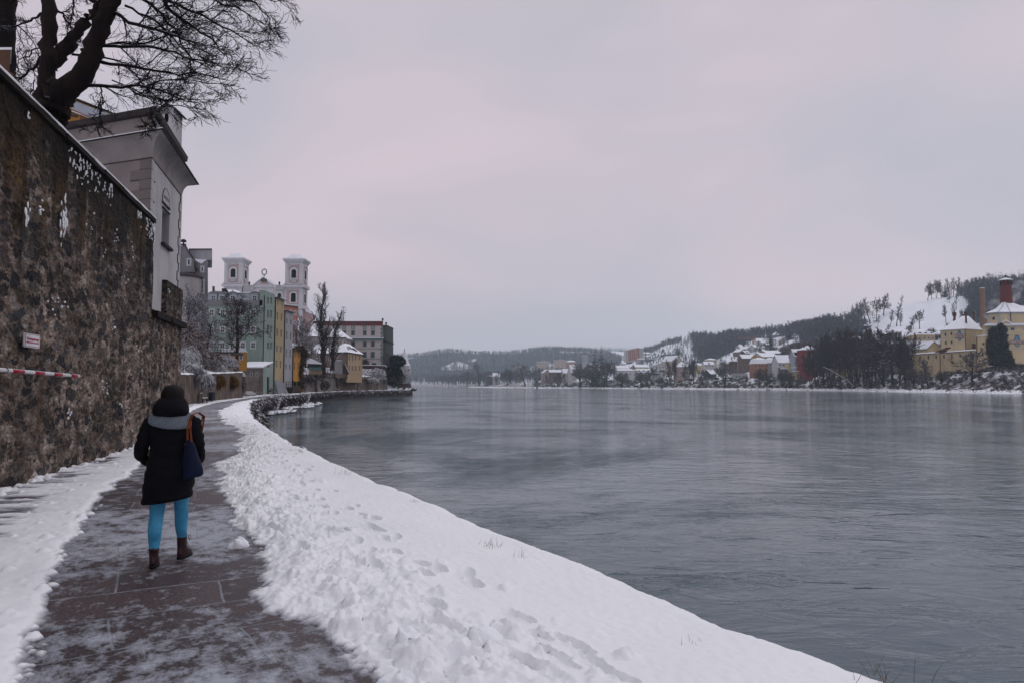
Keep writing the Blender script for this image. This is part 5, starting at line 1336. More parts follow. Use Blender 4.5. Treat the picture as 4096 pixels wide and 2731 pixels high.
def green_house():
 F=flatF(125.5);P1=rowpt(131.2);FR=Facade(RA,P1)
 t=thing('green_house','tall green house with grey mansard dormers and pale quay side','house',(RA[0],RA[1],0))
 fpoly(F,[(290,1440),(290,700),(765,700),(765,1440)],green_m,'front_wall',t,0,-12,cA)
 _,zt=FR.uz(*cA(782,580));_,zt2=FR.uz(*cA(860,608))
 holes=[]
 for(y0,y1) in((640,692),(745,808),(872,932),(1008,1065)):
  for(x0,x1) in((803,817),(829,843)):
   holes.append(FR.rect(cA,x0,y0,x1,y1))
 ar=FR.rect(cA,800,1160,824,1215);holes.append(ar)
 m=MB();panel(m,FR,0,FR.L,-.05,zt,holes,.25)
 m.hexa([(RA[0]-.9,125.35,-.05),(RA[0],125.35,-.05),(RA[0],125.5,-.05),(RA[0]-.9,125.5,-.05)],[(RA[0]-.9,125.35,zt),(RA[0],125.35,zt),(RA[0],125.5,zt),(RA[0]-.9,125.5,zt)])
 m.add([FR.pt(0,zt),FR.pt(FR.L,zt),FR.pt(FR.L,zt,-1),FR.pt(0,zt,-1)],[(0,1,2,3)])
 m.add([FR.pt(0,zt-3.5,-1),FR.pt(FR.L,zt-3.5,-1),FR.pt(FR.L,zt,-1),FR.pt(0,zt,-1)],[(0,1,2,3)])
 m.build('quay_wall_side',green2_m,t)
 z13=FR.uz(*cA(775,1312))[1];m=MB();FR.box(m,0,FR.L,0,z13,.01,.05);m.build('plinth',green_m,t)
 for h in holes:window(FR,h,t,.22,.07,(0,1),0,None,False)
 m=MB();m.tube([(RA[0]+.06,125.25,0),(RA[0]+.06,125.25,zt-1)],.09,6);m.build('drainpipe',pipe_m,t)
 m=MB();FR.box(m,2.2,3.0,0,3.2,.06,.2);m.build('door_frame',pipe_m,t)
 V0=[F.uz(*cA(x,y)) for x,y in((290,700),(765,700))];zt_=F.uz(*cA(600,600))[1];zb_=V0[0][1]
 m=MB();m.hexa([F.pt(V0[0][0],zb_+.8,-.05),F.pt(V0[1][0],zb_+.8,-.05),F.pt(V0[1][0],zb_+.8,-11),F.pt(V0[0][0],zb_+.8,-11)],[F.pt(V0[0][0],zt_,-.8),F.pt(V0[1][0],zt_,-.8),F.pt(V0[1][0],zt_,-10),F.pt(V0[0][0],zt_,-10)])
 mn=m.build('mansard',lead_m,t)
 m=MB();F.box(m,V0[0][0],V0[1][0],zb_-.15,zb_+.85,-.3,.15);m.build('parapet',grw_m,t)
 m=MB();F.box(m,V0[0][0],V0[1][0]+.2,zt_+.003,zt_+.12,-10,-.6);m.build('roof_snow',rsnow_m,t)
 _,zr=F.uz(*cA(400,545));m=MB();a,_=F.uz(*cA(335,590));b,_=F.uz(*cA(470,590))
 m.hexa([F.pt(a,zt_+.12,-2),F.pt(b,zt_+.12,-2),F.pt(b,zt_+.12,-9),F.pt(a,zt_+.12,-9)],[F.pt(a+.6,zr,-5),F.pt(b-.6,zr,-5),F.pt(b-.6,zr,-7),F.pt(a+.6,zr,-7)]);m.build('upper_roof',rsnow_m,t)
 fpoly(F,[(310,595),(310,535),(331,535),(331,595)],brick_m,'chimney',t,-2,-3.2,cA)
 fpoly(F,[(404,592),(398,556),(436,556),(458,592)],metal_m,'vent_house',t,-1.5,-4,cA)
 m=MB();p=F.uz(*cA(490,590));q=F.uz(*cA(490,540));m.tube([F.pt(p[0],p[1],-1.5),F.pt(q[0],q[1],-1.5)],.12,6);m.build('vent_pipe',frame_m,t)
 for cx in(360,431,519,700):
  a,z1=F.uz(*cA(cx-30,606));b,z0=F.uz(*cA(cx+30,672));m=MB();F.box(m,a,b,z0,z1,-1.2,.06)
  d=m.build('dormer',lead_m,t)
  r=MB();cu=(a+b)/2;hw=(b-a)/2+.15;pr=[(cu-hw,z1)]+[(cu-hw*math.cos(k),z1+.35*math.sin(k)) for k in np.linspace(.3,2.84,6)]+[(cu+hw,z1)]
  r.hexa([F.pt(u,z,-1.2) for u,z in pr],[F.pt(u,z,.2) for u,z in pr]);r.build('dormer_roof',grw_m,d)
  h=F.rect(cA,cx-20,622,cx+20,670);w=window(F,h,d,-.06,.13,(1,1),0,None,False,proud=.01)
 for cx in(345,435,516,603,687):
  for(y0,y1) in((737,792),(878,930),(1008,1060)):
   fwin(F,cA,cx-19,y0,cx+19,y1,t,trim=.10,bars=(1,1),fr=.12)
green_house()
def annex():
 F=flatF(119);t=thing('stone_annex','grey brown stone annex with two small windows in front of the green house','house',at(*cA(670,1440),119))
 fpoly(F,[(566,1445),(566,1212),(768,1218),(770,1445)],stone2_m,'wall',t,0,-5,cA)
 m=MB();a,z1=F.uz(*cA(560,1165));b,_=F.uz(*cA(770,1165));_,z0=F.uz(*cA(560,1218))
 m.hexa([F.pt(a,z0,.3),F.pt(b,z0-.0,.3),F.pt(b,z1,-5),F.pt(a,z1,-5)],[F.pt(a,z0+.18,.3),F.pt(b,z0+.18,.3),F.pt(b,z1+.15,-5),F.pt(a,z1+.15,-5)]);m.build('roof',rsnow_m,t)
 for r in((665,1256,681,1292),(710,1256,726,1292)):fwin(F,cA,*r,t,bars=(0,0))
 F2=flatF(113);t2=thing('orange_shed','small orange garden house half hidden behind the snowy tree','house',at(*cA(500,1150),113))
 fpoly(F2,[(440,1240),(440,1085),(636,1085),(636,1240)],org_m,'wall',t2,0,-3,cA)
 fpoly(F2,[(430,1086),(445,1060),(630,1062),(645,1088)],rsnow_m,'roof',t2,.2,-3,cA)
 for r in((470,1105,490,1140),(578,1100,598,1150)):fwin(F2,cA,*r,t2,bars=(0,1),trim=.08)
 F3=flatF(101);t3=thing('garden_hut','tiny hut with snow covered lean-to roof at the end of the garden wall','hut',at(*cA(580,1300),101))
 fpoly(F3,[(530,1420),(530,1285),(622,1285),(622,1420)],stone2_m,'wall',t3,0,-2,cA)
 fpoly(F3,[(520,1288),(535,1256),(618,1256),(632,1288)],rsnow_m,'roof',t3,.2,-2,cA)
 F4=flatF(104);t4=thing('garden_steps','three short stone steps with snow treads at the end of the garden wall','steps',at(*cA(615,1438),104))
 for k,(x0,x1) in enumerate(((598,650),(598,638),(598,622))):
  m=MB();a,z0=F4 .uz(*cA(x0,1440-9*k));b,z1=F4 .uz(*cA(x1,1431-9*k));F4 .box(m,a,b,z0-.1,z1-.06,-3,.8-.35*k);s=m.build('step',stone_m,t4)
  m=MB();F4 .box(m,a,b,z1-.055,z1,-3,.8-.35*k);m.build('tread_snow',snow_m,s)
annex()
def row_house(name,label,Y0,Y1,cf,top0,top1,mat,cols,rows_,roof_rise=1.2,front=None):
 P0,P1=rowpt(Y0),rowpt(Y1);F=Facade(P0,P1);t=thing(name,label,'house',(P0[0],P0[1],0))
 z0=F.uz(*cf(*top0))[1];z1=F.uz(*cf(*top1))[1];zt=(z0+z1)/2
 holes=[]
 for(ya,yb) in rows_:
  zc0=F.uz(cf(*top0)[0]*.5+cf(*top1)[0]*.5,cf(0,ya)[1])[1];zc1=F.uz(cf(*top0)[0]*.5+cf(*top1)[0]*.5,cf(0,yb)[1])[1]
  for c in cols:holes.append((F.L*c-.42,F.L*c+.42,zc1,zc0))
 m=MB();panel(m,F,0,F.L,-.05,zt,holes,.25)
 for(q,n_) in((P0,0),(P1,1)):
  m.add([(q[0],q[1],-.05),(q[0]-12,q[1],-.05),(q[0]-12,q[1],zt+roof_rise*1.0),(q[0],q[1],zt)],[(0,1,2,3)])
 m.build('wall',mat,t)
 for h in holes:window(F,h,t,.22,.07,(0,1),0,None,False)
 m=MB();m.hexa([F.pt(0,zt+.01,.35),F.pt(F.L,zt+.01,.35),F.pt(F.L,zt+roof_rise,-12),F.pt(0,zt+roof_rise,-12)],[F.pt(0,zt+.13,.3),F.pt(F.L,zt+.13,.3),F.pt(F.L,zt+roof_rise+.12,-12),F.pt(0,zt+roof_rise+.12,-12)])
 rf=m.build('roof',rsnow_m,t);m=MB();m.tube([F.pt(0,zt+.02,.38),F.pt(F.L,zt+.02,.38)],.08,6);m.build('gutter',pipe_m,rf)
 m=MB();m.tube([F.pt(.12,-.05,.1),F.pt(.12,zt,.1)],.11,6);m.build('drainpipe',pipe_m,t)
 return t,F,zt
row_house('yellow_house','narrow pale yellow house wedged between the green and the grey house',131.3,137.2,cA,(870,640),(940,665),yel_m,(.3,.72),((662,712),(768,830),(900,962),(1035,1090),(1160,1215)))
row_house('pale_grey_house','narrow pale grey house between the yellow and the orange house',137.3,143.2,cA,(945,735),(1000,775),gry_m,(.3,.75),((815,858),(922,985),(1065,1130),(1188,1232)))
t_,F_,zt_=row_house('orange_house','low bright orange house with dead creeper hanging down its corner',143.3,151.8,cA,(1005,1050),(1120,1075),org_m,(.2,.5,.8),((1072,1135),(1172,1235)),.9)
def creeper():
 b=[]
 for k in range(9):
  q=k/8;p=at(*cA(1085+18*math.sin(k*2.1),1080+310*q),149.5+.6*math.sin(k));b.append((-45.95,p.y,p.z,.35,1.0+.3*math.sin(k*3),1.1))
 b.append((-45.9,147,zt_,.5,4,.6));b.append((-45.9,151.5,zt_-1.5,.6,1.2,1.8))
 o=twig_cloud('creeper',b,2600,.8,.03,mk('creeper_brown',(.02,.013,.009),(.055,.033,.018),1.5,.9,snow=.4,snow_lo=.8),seed=3,origin=(-46,149,0),droop=-.3,sides=2)
 tag(o,'dark brown dead creeper trailing down the corner of the orange house','creeper')
creeper()
def quay_bits():
 t=thing('buttress','sloping grey concrete buttress at the foot of the yellow and grey houses','buttress',(-45.6,134,0))
 zt=at(*cA(880,1310),131.5).z
 m=MB();a=rowpt(131.4);b=rowpt(139.5)
 m.hexa([(a[0]+.02,a[1],-.05),(a[0]+1.1,a[1],-.05),(b[0]+1.1,b[1],-.05),(b[0]+.02,b[1],-.05)],[(a[0]+.02,a[1],zt),(a[0]+.15,a[1],zt),(b[0]+.15,b[1],zt-.8),(b[0]+.02,b[1],zt-.8)]);m.build('slope',mk('concrete',(.24,.24,.26),(.19,.19,.21),.6,.9,dirt=.4),t)
 F=flatF(141);t=thing('gate','dark green double gate between low stone piers on the quay','gate',at(*cA(1048,1400),141))
 for x0,x1 in((1022,1047),(1049,1074)):fpoly(F,[(x0,1370),(x0,1328),(x1,1328),(x1,1370)],mk('gate_green',(.012,.035,.04),None,3,.5) if'gate_green' not in MATS else MATS['gate_green'],'gate_leaf',t,.1,0,cA)
 fpoly(F,[(1014,1335),(1014,1318),(1022,1318),(1022,1370),(1014,1370)],metal_m,'gate_post',t,.15,-.1,cA);fpoly(F,[(1074,1370),(1074,1322),(1080,1322),(1080,1370)],metal_m,'gate_post',t,.15,-.1,cA)
 fpoly(F,[(1022,1430),(1022,1372),(1082,1372),(1092,1430)],stone_m,'plinth',t,.5,-3,cA)
 F=flatF(138);t=thing('railing','short black landing railing between the buttress and the green gate','railing',at(*cA(975,1370),138))
 m=MB()
 for y in(1332,1350,1368):
  m.tube([F.pt(*F.uz(*cA(942,y))),F.pt(*F.uz(*cA(1014,y)))],.035,5)
 for x in(942,960,978,996,1012):m.tube([F.pt(*F.uz(*cA(x,1330))),F.pt(*F.uz(*cA(x,1375)))],.03,5)
 m.build('rail',metal_m,t);fpoly(F,[(942,1432),(942,1376),(1014,1376),(1014,1432)],mk('pit_stone',(.02,.018,.02),(.05,.045,.045),1,.9),'landing',t,.3,-2,cA)
quay_bits()
def church():
 Y=230;F=flatF(Y);sp=5.9
 t=thing('church','white and pink church with two square bell towers behind the green house','church',at(*cA(770,800),Y))
 def zz(y):return F.uz(*cA(700,y))[1]
 def tower(xa,xb,dy,name='tower'):
  u0,u1=F.uz(*cA(xa,400))[0],F.uz(*cA(xb,400))[0];W=u1-u0
  T=MB();F.box(T,u0,u1,zz(800),zz(340+dy),-W,0);tw=T.build(name,white_m,t)
  c=MB()
  for(y0,y1,o) in((347,338,.25),(338,328,.5),(328,318,.75),(528,521,.4),(550,532,.65),(556,550,.35),(706,700,.3),(728,708,.6)):
   F.box(c,u0-o,u1+o,zz(y0+dy),zz(y1+dy),-W-o,o)
  c.build('cornice',white_m,tw)
  s=MB();F.box(s,u0-.78,u1+.78,zz(318+dy)+.002,zz(314+dy)+.1,-W-.78,.78)
  zt=zz(314+dy)+.1;za=zz(272+dy)
  s.hexa([F.pt(u0+.3,zt,-.3),F.pt(u1-.3,zt,-.3),F.pt(u1-.3,zt,-W+.3),F.pt(u0+.3,zt,-W+.3)],[F.pt(u0+1.3,za,-1.5),F.pt(u1-1.3,za,-1.5),F.pt(u1-1.3,za,-W+1.5),F.pt(u0+1.3,za,-W+1.5)])
  s.build('roof',rsnow_m,tw)
  FS=Facade(F.pt(u1,0,0)[:2],F.pt(u1,0,-W)[:2]);FS.n=Vector((1,0,0));
  for G,a,b in((F,u0,u1),(FS,0,W)):
   for(yt,yb,wy0,wy1,arch) in((362,513,420,480,1),(570,690,608,672,.6)):
    m=MB();G.box(m,a+W*.22,b-W*.20,zz(yb+dy),zz(yt+dy),.003,.03);m.build('pink_panel',pinkp_m,tw)
    cu=(a+b)/2;hw=W*.135;z0,z1=zz(wy1+dy),zz(wy0+dy)
    def arc(h,zs,ex):return[(cu-h,zs)]+[(cu-h*math.cos(k),z1+ex+h*.9*arch*math.sin(k)) for k in np.linspace(0,math.pi,9)]+[(cu+h,zs)]
    m=MB();pr=arc(hw+.55,z0-.3,.3);m.hexa([G.pt(u,z,.02) for u,z in pr],[G.pt(u,z,.12) for u,z in pr]);w_=m.build('window_surround',white_m,tw)
    m=MB();pr=arc(hw,z0,0);m.hexa([G.pt(u,z,.10) for u,z in pr],[G.pt(u,z,.15) for u,z in pr]);m.build('opening',void_m,w_)
    m=MB();F_=arc(hw+.95,z1+.3,.55)[1:-1];
    for p,q in zip(F_[:-1],F_[1:]):m.hexa([G.pt(*p,.1),G.pt(*q,.1),G.pt(*q,.35),G.pt(*p,.35)],[G.pt(p[0],p[1]+.25,.1),G.pt(q[0],q[1]+.25,.1),G.pt(q[0],q[1]+.25,.35),G.pt(p[0],p[1]+.25,.35)])
    m.build('hood',white_m,w_)
    if arch==1:
     m=MB();zb0,zb1=zz(wy1+24+dy),z0+.05
     for k in range(6):
      u=cu-hw+2*hw*(k+.5)/6;G.box(m,u-.09,u+.09,zb0,zb1,.13,.3)
     G.box(m,cu-hw,cu+hw,zb1,zb1+.2,.1,.35);G.box(m,cu-hw,cu+hw,zb0-.2,zb0,.1,.35);m.build('balustrade',white_m,tw)
     m=MB();G.box(m,cu-hw,cu+hw,zb0,zb1,.05,.11);m.build('opening',pinkp_m,tw)
  p=MB()
  for a in(u0,u1-W*.16):F.box(p,a,a+W*.16,zz(518+dy),zz(349+dy),.004,.14)
  p.build('pilaster',white_m,tw)
  return u0,u1,W
 tower(450,595,0);u0,u1,W=tower(952,1095,6)
 fpoly(F,[(596,800),(596,556),(951,556),(951,800)],white_m,'front_wall',t,-.6,-6,cA)
 f=fpoly(F,[(688,556),(688,540),(770,480),(862,540),(862,556)],white_m,'pediment',t,-.2,-3,cA)
 fpoly(F,[(735,527),(772,497),(815,527)],pinkp_m,'pediment_field',f,-.1,-.25,cA)
 m=MB()
 for a,b in(((680,543),(770,474)),((770,474),(870,543))):
  p,q=F.uz(*cA(*a)),F.uz(*cA(*b));m.hexa([F.pt(*p,.2),F.pt(*q,.2),F.pt(*q,-3),F.pt(*p,-3)],[F.pt(p[0],p[1]+.35,.2),F.pt(q[0],q[1]+.35,.2),F.pt(q[0],q[1]+.35,-3),F.pt(p[0],p[1]+.35,-3)])
 m.build('pediment_moulding',rsnow_m,f)
 for(x0,x1) in((608,692),(866,946)):
  m=MB();a,z1=F.uz(*cA(x0,543));b,z0=F.uz(*cA(x1,570));F.box(m,a,b,z1,z1+.25,-.4,.1);F.box(m,a,b,z0-.2,z0,-.4,.1)
  for k in range(11):
   u=a+(b-a)*(k+.5)/11;F.box(m,u-.1,u+.1,z0,z1,-.3,0)
  m.build('balustrade',white_m,t)
 for x in(654,902):
  m=MB();p=F.pt(*F.uz(*cA(x,543)));m.lathe([(.35,.2),(.15,.5),(.4,.8),(.3,1.2),(0,1.5)],8,p);m.build('urn',metal_m,t)
 w_=fpoly(F,[(880,640),(880,596),(898,580),(930,596),(930,640)],white_m,'window_surround',t,-.3,-.62,cA)
 fpoly(F,[(887,640),(887,612),(900,603),(915,612),(915,640)],void_m,'opening',w_,-.2,-.35,cA)
 fpoly(F,[(960,690),(960,570),(980,570),(980,690)],pinkp_m,'pink_panel',t,.02,0,cA)
 m=MB();p=Vector(F.pt(*F.uz(*cA(778,430))));ring=[p+Vector((math.cos(k*math.pi/8)*.75,0,math.sin(k*math.pi/8)*.95)) for k in range(17)]
 m.tube(ring,.16,5,cap=False)
 for k in range(12):
  a=k*math.pi/6;m.tube([p+Vector((math.cos(a)*.8,0,math.sin(a)*1.0)),p+Vector((math.cos(a)*1.25,0,math.sin(a)*1.45))],[.07,.02],4)
 m.tube([p-Vector((0,0,1)),p-Vector((0,0,2.6))],.14,6);m.box(p.x-.9,p.x+.9,p.y-.5,p.y+.5,p.z-3.3,p.z-2.4)
 m.build('finial',mk('bronze_dark',(.03,.03,.032),(.10,.095,.08),3,.5),t)
 fpoly(F,[(1060,900),(1060,730),(1118,735),(1160,752),(1185,785),(1165,800),(1165,900)],pinkp_m,'side_chapel',t,-2,-14,cA)
 fpoly(F,[(1100,748),(1112,728),(1190,778),(1186,786)],rsnow_m,'chapel_roof',t,-1.6,-14,cA)
church()
def coral_house():
 F=flatF(172);t=thing('coral_house','coral pink house with pale roof edge under the right church tower','house',at(*cA(1000,900),172))
 fpoly(F,[(945,1000),(945,705),(975,708),(1055,722),(1055,1000)],coral_m,'wall',t,0,-8,cA)
 fpoly(F,[(940,708),(942,700),(1062,716),(1062,724)],tile_m,'roof_edge',t,.4,-8,cA)
 fwin(F,cA,1025,752,1040,782,t,trim=.1);fwin(F,cA,988,745,1003,775,t,trim=.1);fwin(F,cA,1025,830,1040,862,t,trim=.1)
coral_house()
mus_m=mk('museum_plaster',(0.50,0.47,0.45),(0.44,0.41,0.39),.3,.85,dirt=.2)
redp_m=mk('red_parapet',(0.20,0.045,0.038),(0.15,0.035,0.03),.8,.8)
teal_m=mk('green_quoin',(0.10,0.14,0.135),(0.14,0.185,0.18),2,.8)
def museum():
 Y=240;F=flatF(Y);t=thing('museum','long pale museum block with red parapet and green quoins','building',at(*cB(700,1060),Y))
 X1=1066
 fpoly(F,[(150,1075),(150,622),(X1,622),(X1,1075)],mus_m,'wall',t,0,-16,cB)
 p=fpoly(F,[(150,624),(150,577),(X1+2,577),(X1+2,624)],redp_m,'parapet',t,.15,-16,cB)
 for x0 in(345,463,578,693,808,922):
  a,z1=F.uz(*cB(x0,590));b,z0=F.uz(*cB(x0+92,613));m=MB();n=13
  for k in range(n):u=a+(b-a)*k/n;F.box(m,u,u+(b-a)/n*.6,z0,z1,.15,.22)
  m.build('lattice',mk('lattice_blue',(.10,.085,.12),None,2,.8) if'lattice_blue' not in MATS else MATS['lattice_blue'],p)
 fpoly(F,[(150,578),(150,574),(1072,574),(1072,578)],tile_m,'coping',t,.3,-16.2,cB)
 fpoly(F,[(640,786),(640,764),(1078,764),(1078,786)],teal_m,'cornice',t,.6,0,cB)
 fpoly(F,[(640,764),(640,757),(1084,757),(1084,764)],rsnow_m,'cornice_snow',t,.9,0,cB)
 a,z1=F.uz(*cB(650,786));b,z0=F.uz(*cB(1070,792));m=MB()
 for k in range(26):u=a+(b-a)*k/26;F.box(m,u,u+.28,z0,z1,.02,.5)
 m.build('dentils',white_m,t)
 for y in(880,993):fpoly(F,[(640,y+2),(640,y-2),(X1,y-2),(X1,y+2)],teal_m,'string_course',t,.12,0,cB)
 m=MB()
 for k in range(20):
  y=630+k*22
  if 750<y<790:continue
  x=1042 if k%2 else 1052;u0,za=F.uz(*cB(x,y));u1,zb=F.uz(*cB(X1+1,y+20));F.box(m,u0,u1,zb,za,.01,.12)
 m.build('quoins',teal_m,t)
 for x0,x1 in((617,653),(716,752),(848,882),(939,974)):
  fwin(F,cB,x0,634,x1,658,t,gl=mk('blank_panel',(.40,.385,.36),None,1,.8) if'blank_panel' not in MATS else MATS['blank_panel'],trim=.14,trim_m=teal_m,bars=(0,0),frame=teal_m)
  fwin(F,cB,x0+1,678,x1-1,728,t,trim=.18,trim_m=grw_m,bars=(1,2),frame=MATS['green_quoin'])
  if x0>700:
   fwin(F,cB,x0,803,x1,855,t,trim=.16,trim_m=grw_m,bars=(1,2),frame=teal_m)
  if x0>800:fwin(F,cB,x0-3,917,x1-1,975,t,trim=.2,trim_m=grw_m,bars=(1,2),frame=teal_m)
 fwin(F,cB,948,1040,992,1062,t,trim=.14,trim_m=grw_m,bars=(1,0),frame=teal_m)
 dk=mk('side_render',(.055,.06,.065),(.09,.095,.10),.5,.85,dirt=.4)
 s=fpoly(F,[(X1+2,1075),(X1+2,628),(1107,622),(1107,1075)],dk,'side_wing',t,-.02,-14,cB,0)
 fpoly(F,[(X1,803),(X1,793),(1117,793),(1117,803)],tile_m,'wing_cornice',s,.4,-14,cB,0);fpoly(F,[(X1,630),(X1,620),(1110,614),(1110,626)],tile_m,'wing_parapet',s,.3,-14,cB,0)
 fpoly(F,[(1108,1075),(1108,932),(1131,934),(1131,1075)],dk,'low_wing',t,-.5,-14,cB,0)
 for x in(282,1062,1101):
  m=MB();q=F.pt(*F.uz(*cB(x,577 if x<1090 else 622)),-.5);m.lathe([(.25,0),(.12,.4),(.4,.7),(.3,1.1),(0,1.3)],8,q);m.build('urn',metal_m,t)
 m=MB();q=Vector(F.pt(*F.uz(*cB(594,575)),-4));m.tube([q,q+Vector((0,0,5.6))],.07,5)
 for k,(w,z) in enumerate(((.9,5.2),(1.2,4.4),(.8,3.6),(.6,5.5))):m.tube([q+Vector((-w,0,z)),q+Vector((w,0,z))],.05,4)
 m.build('antenna',metal_m,t)
museum()
beige_m=mk('apricot_plaster',(0.42,0.31,0.20),(0.36,0.26,0.17),.3,.85,dirt=.2)
shade_m=mk('brown_shade_render',(0.20,0.15,0.125),(0.16,0.12,0.10),.3,.85,dirt=.3)  # shade of the apricot side walls put into the colour; brown house shares it
QA,QB=(-49.5,166.0),(-46.0,253.0)
def qpt(Y):q=(Y-QA[1])/(QB[1]-QA[1]);return Vector((QA[0]+(QB[0]-QA[0])*q,Y,0))
def hip_house():
 u,_=ray(*cB(665,1000));Y0=192.0;P0=Vector((u*Y0,Y0,0));u2,_=ray(*cB(838,1000));Y1=207.0;P1=Vector((u2*Y1,Y1,0))
 F=Facade(P0,P1);t=thing('apricot_house','apricot house with snowy hipped roof and skylights above the quay wall','house',(P0 .x,P0 .y,0))
 z0=F.uz(*cB(750,1216))[1];ze=F.uz(*cB(668,925))[1]
 holes=[]
 for(ya,yb) in((957,1010),(1070,1125)):
  for x in(691,728,764,809):
   holes.append(F.rect(cB,x-6,ya,x+6,yb))
 m=MB();panel(m,F,0,F.L,z0-1,ze,holes,.25);m.build('river_wall',beige_m,t)
 for h in holes:window(F,h,t,.22,.07,(0,1),0,None,False)
 S=Vector((at(*cB(480,1000),Y0+4).x,Y0+4,0));G=Facade(S,P0)
 m=MB();m.add([G.pt(0,z0-1),G.pt(G.L,z0-1),G.pt(G.L,ze),G.pt(0,ze)],[(0,1,2,3)])
 m.build('side_wall',shade_m,t);m=MB();Q=S+(P1-P0);m.add([(Q.x,Q.y,z0-1),(P1 .x,P1 .y,z0-1),(P1 .x,P1 .y,ze),(Q.x,Q.y,ze)],[(0,1,2,3)]);m.build('side_wall',shade_m,t)
 c=[P0,P1,Q,S];cen=sum(c,Vector())/4;zr=at(*cB(640,818),cen.y-3).z
 E=[cen+(p-cen)*1.10 for p in c];mid=(P0+S)/2;mid2=(P1+Q)/2
 R1=mid+(mid2-mid)*.32;R2=mid+(mid2-mid)*.68
 V=[(e.x,e.y,ze-.05) for e in E]+[(e.x,e.y,ze+.2) for e in E]+[(R1 .x,R1 .y,zr),(R2 .x,R2 .y,zr)]
 Fc=[(0,1,2,3),(4,5,9,8),(5,6,9),(6,7,8,9),(7,4,8)]
 o=mesh_obj('roof',V,Fc+[(0,4,5,1),(1,5,6,2),(2,6,7,3),(3,7,4,0)],[rsnow_m,tile_m],t,mi=[1,0,0,0,0,1,1,1,1])
 n=(Vector(V[5])-Vector(V[4])).cross(Vector(V[8])-Vector(V[4])).normalized();n=n if n.z>0 else -n
 a4,a5,a8,a9=Vector(V[4]),Vector(V[5]),Vector(V[8]),Vector(V[9])
 for i,(s,q,wx,hx) in enumerate(((.16,.45,.055,.34),(.40,.52,.12,.30),(.52,.42,.03,.22),(.64,.40,.035,.34),(.74,.38,.035,.3))):
  def rp(s_,q_):return(a4+(a5-a4)*s_)*(1-q_)+(a8+(a9-a8)*s_)*q_
  B=[rp(s-wx,q-hx/2),rp(s+wx,q-hx/2),rp(s+wx,q+hx/2),rp(s-wx,q+hx/2)]
  m=MB();m.hexa([b+n*.03 for b in B],[b+n*.14 for b in B]);m.build('skylight',glass_m,o)
 m=MB();m.tube([(P0 .x+.1,P0 .y,z0),(P0 .x+.1,P0 .y,ze)],.12,6);m.build('drainpipe',pipe_m,t)
 return t
hip_house()
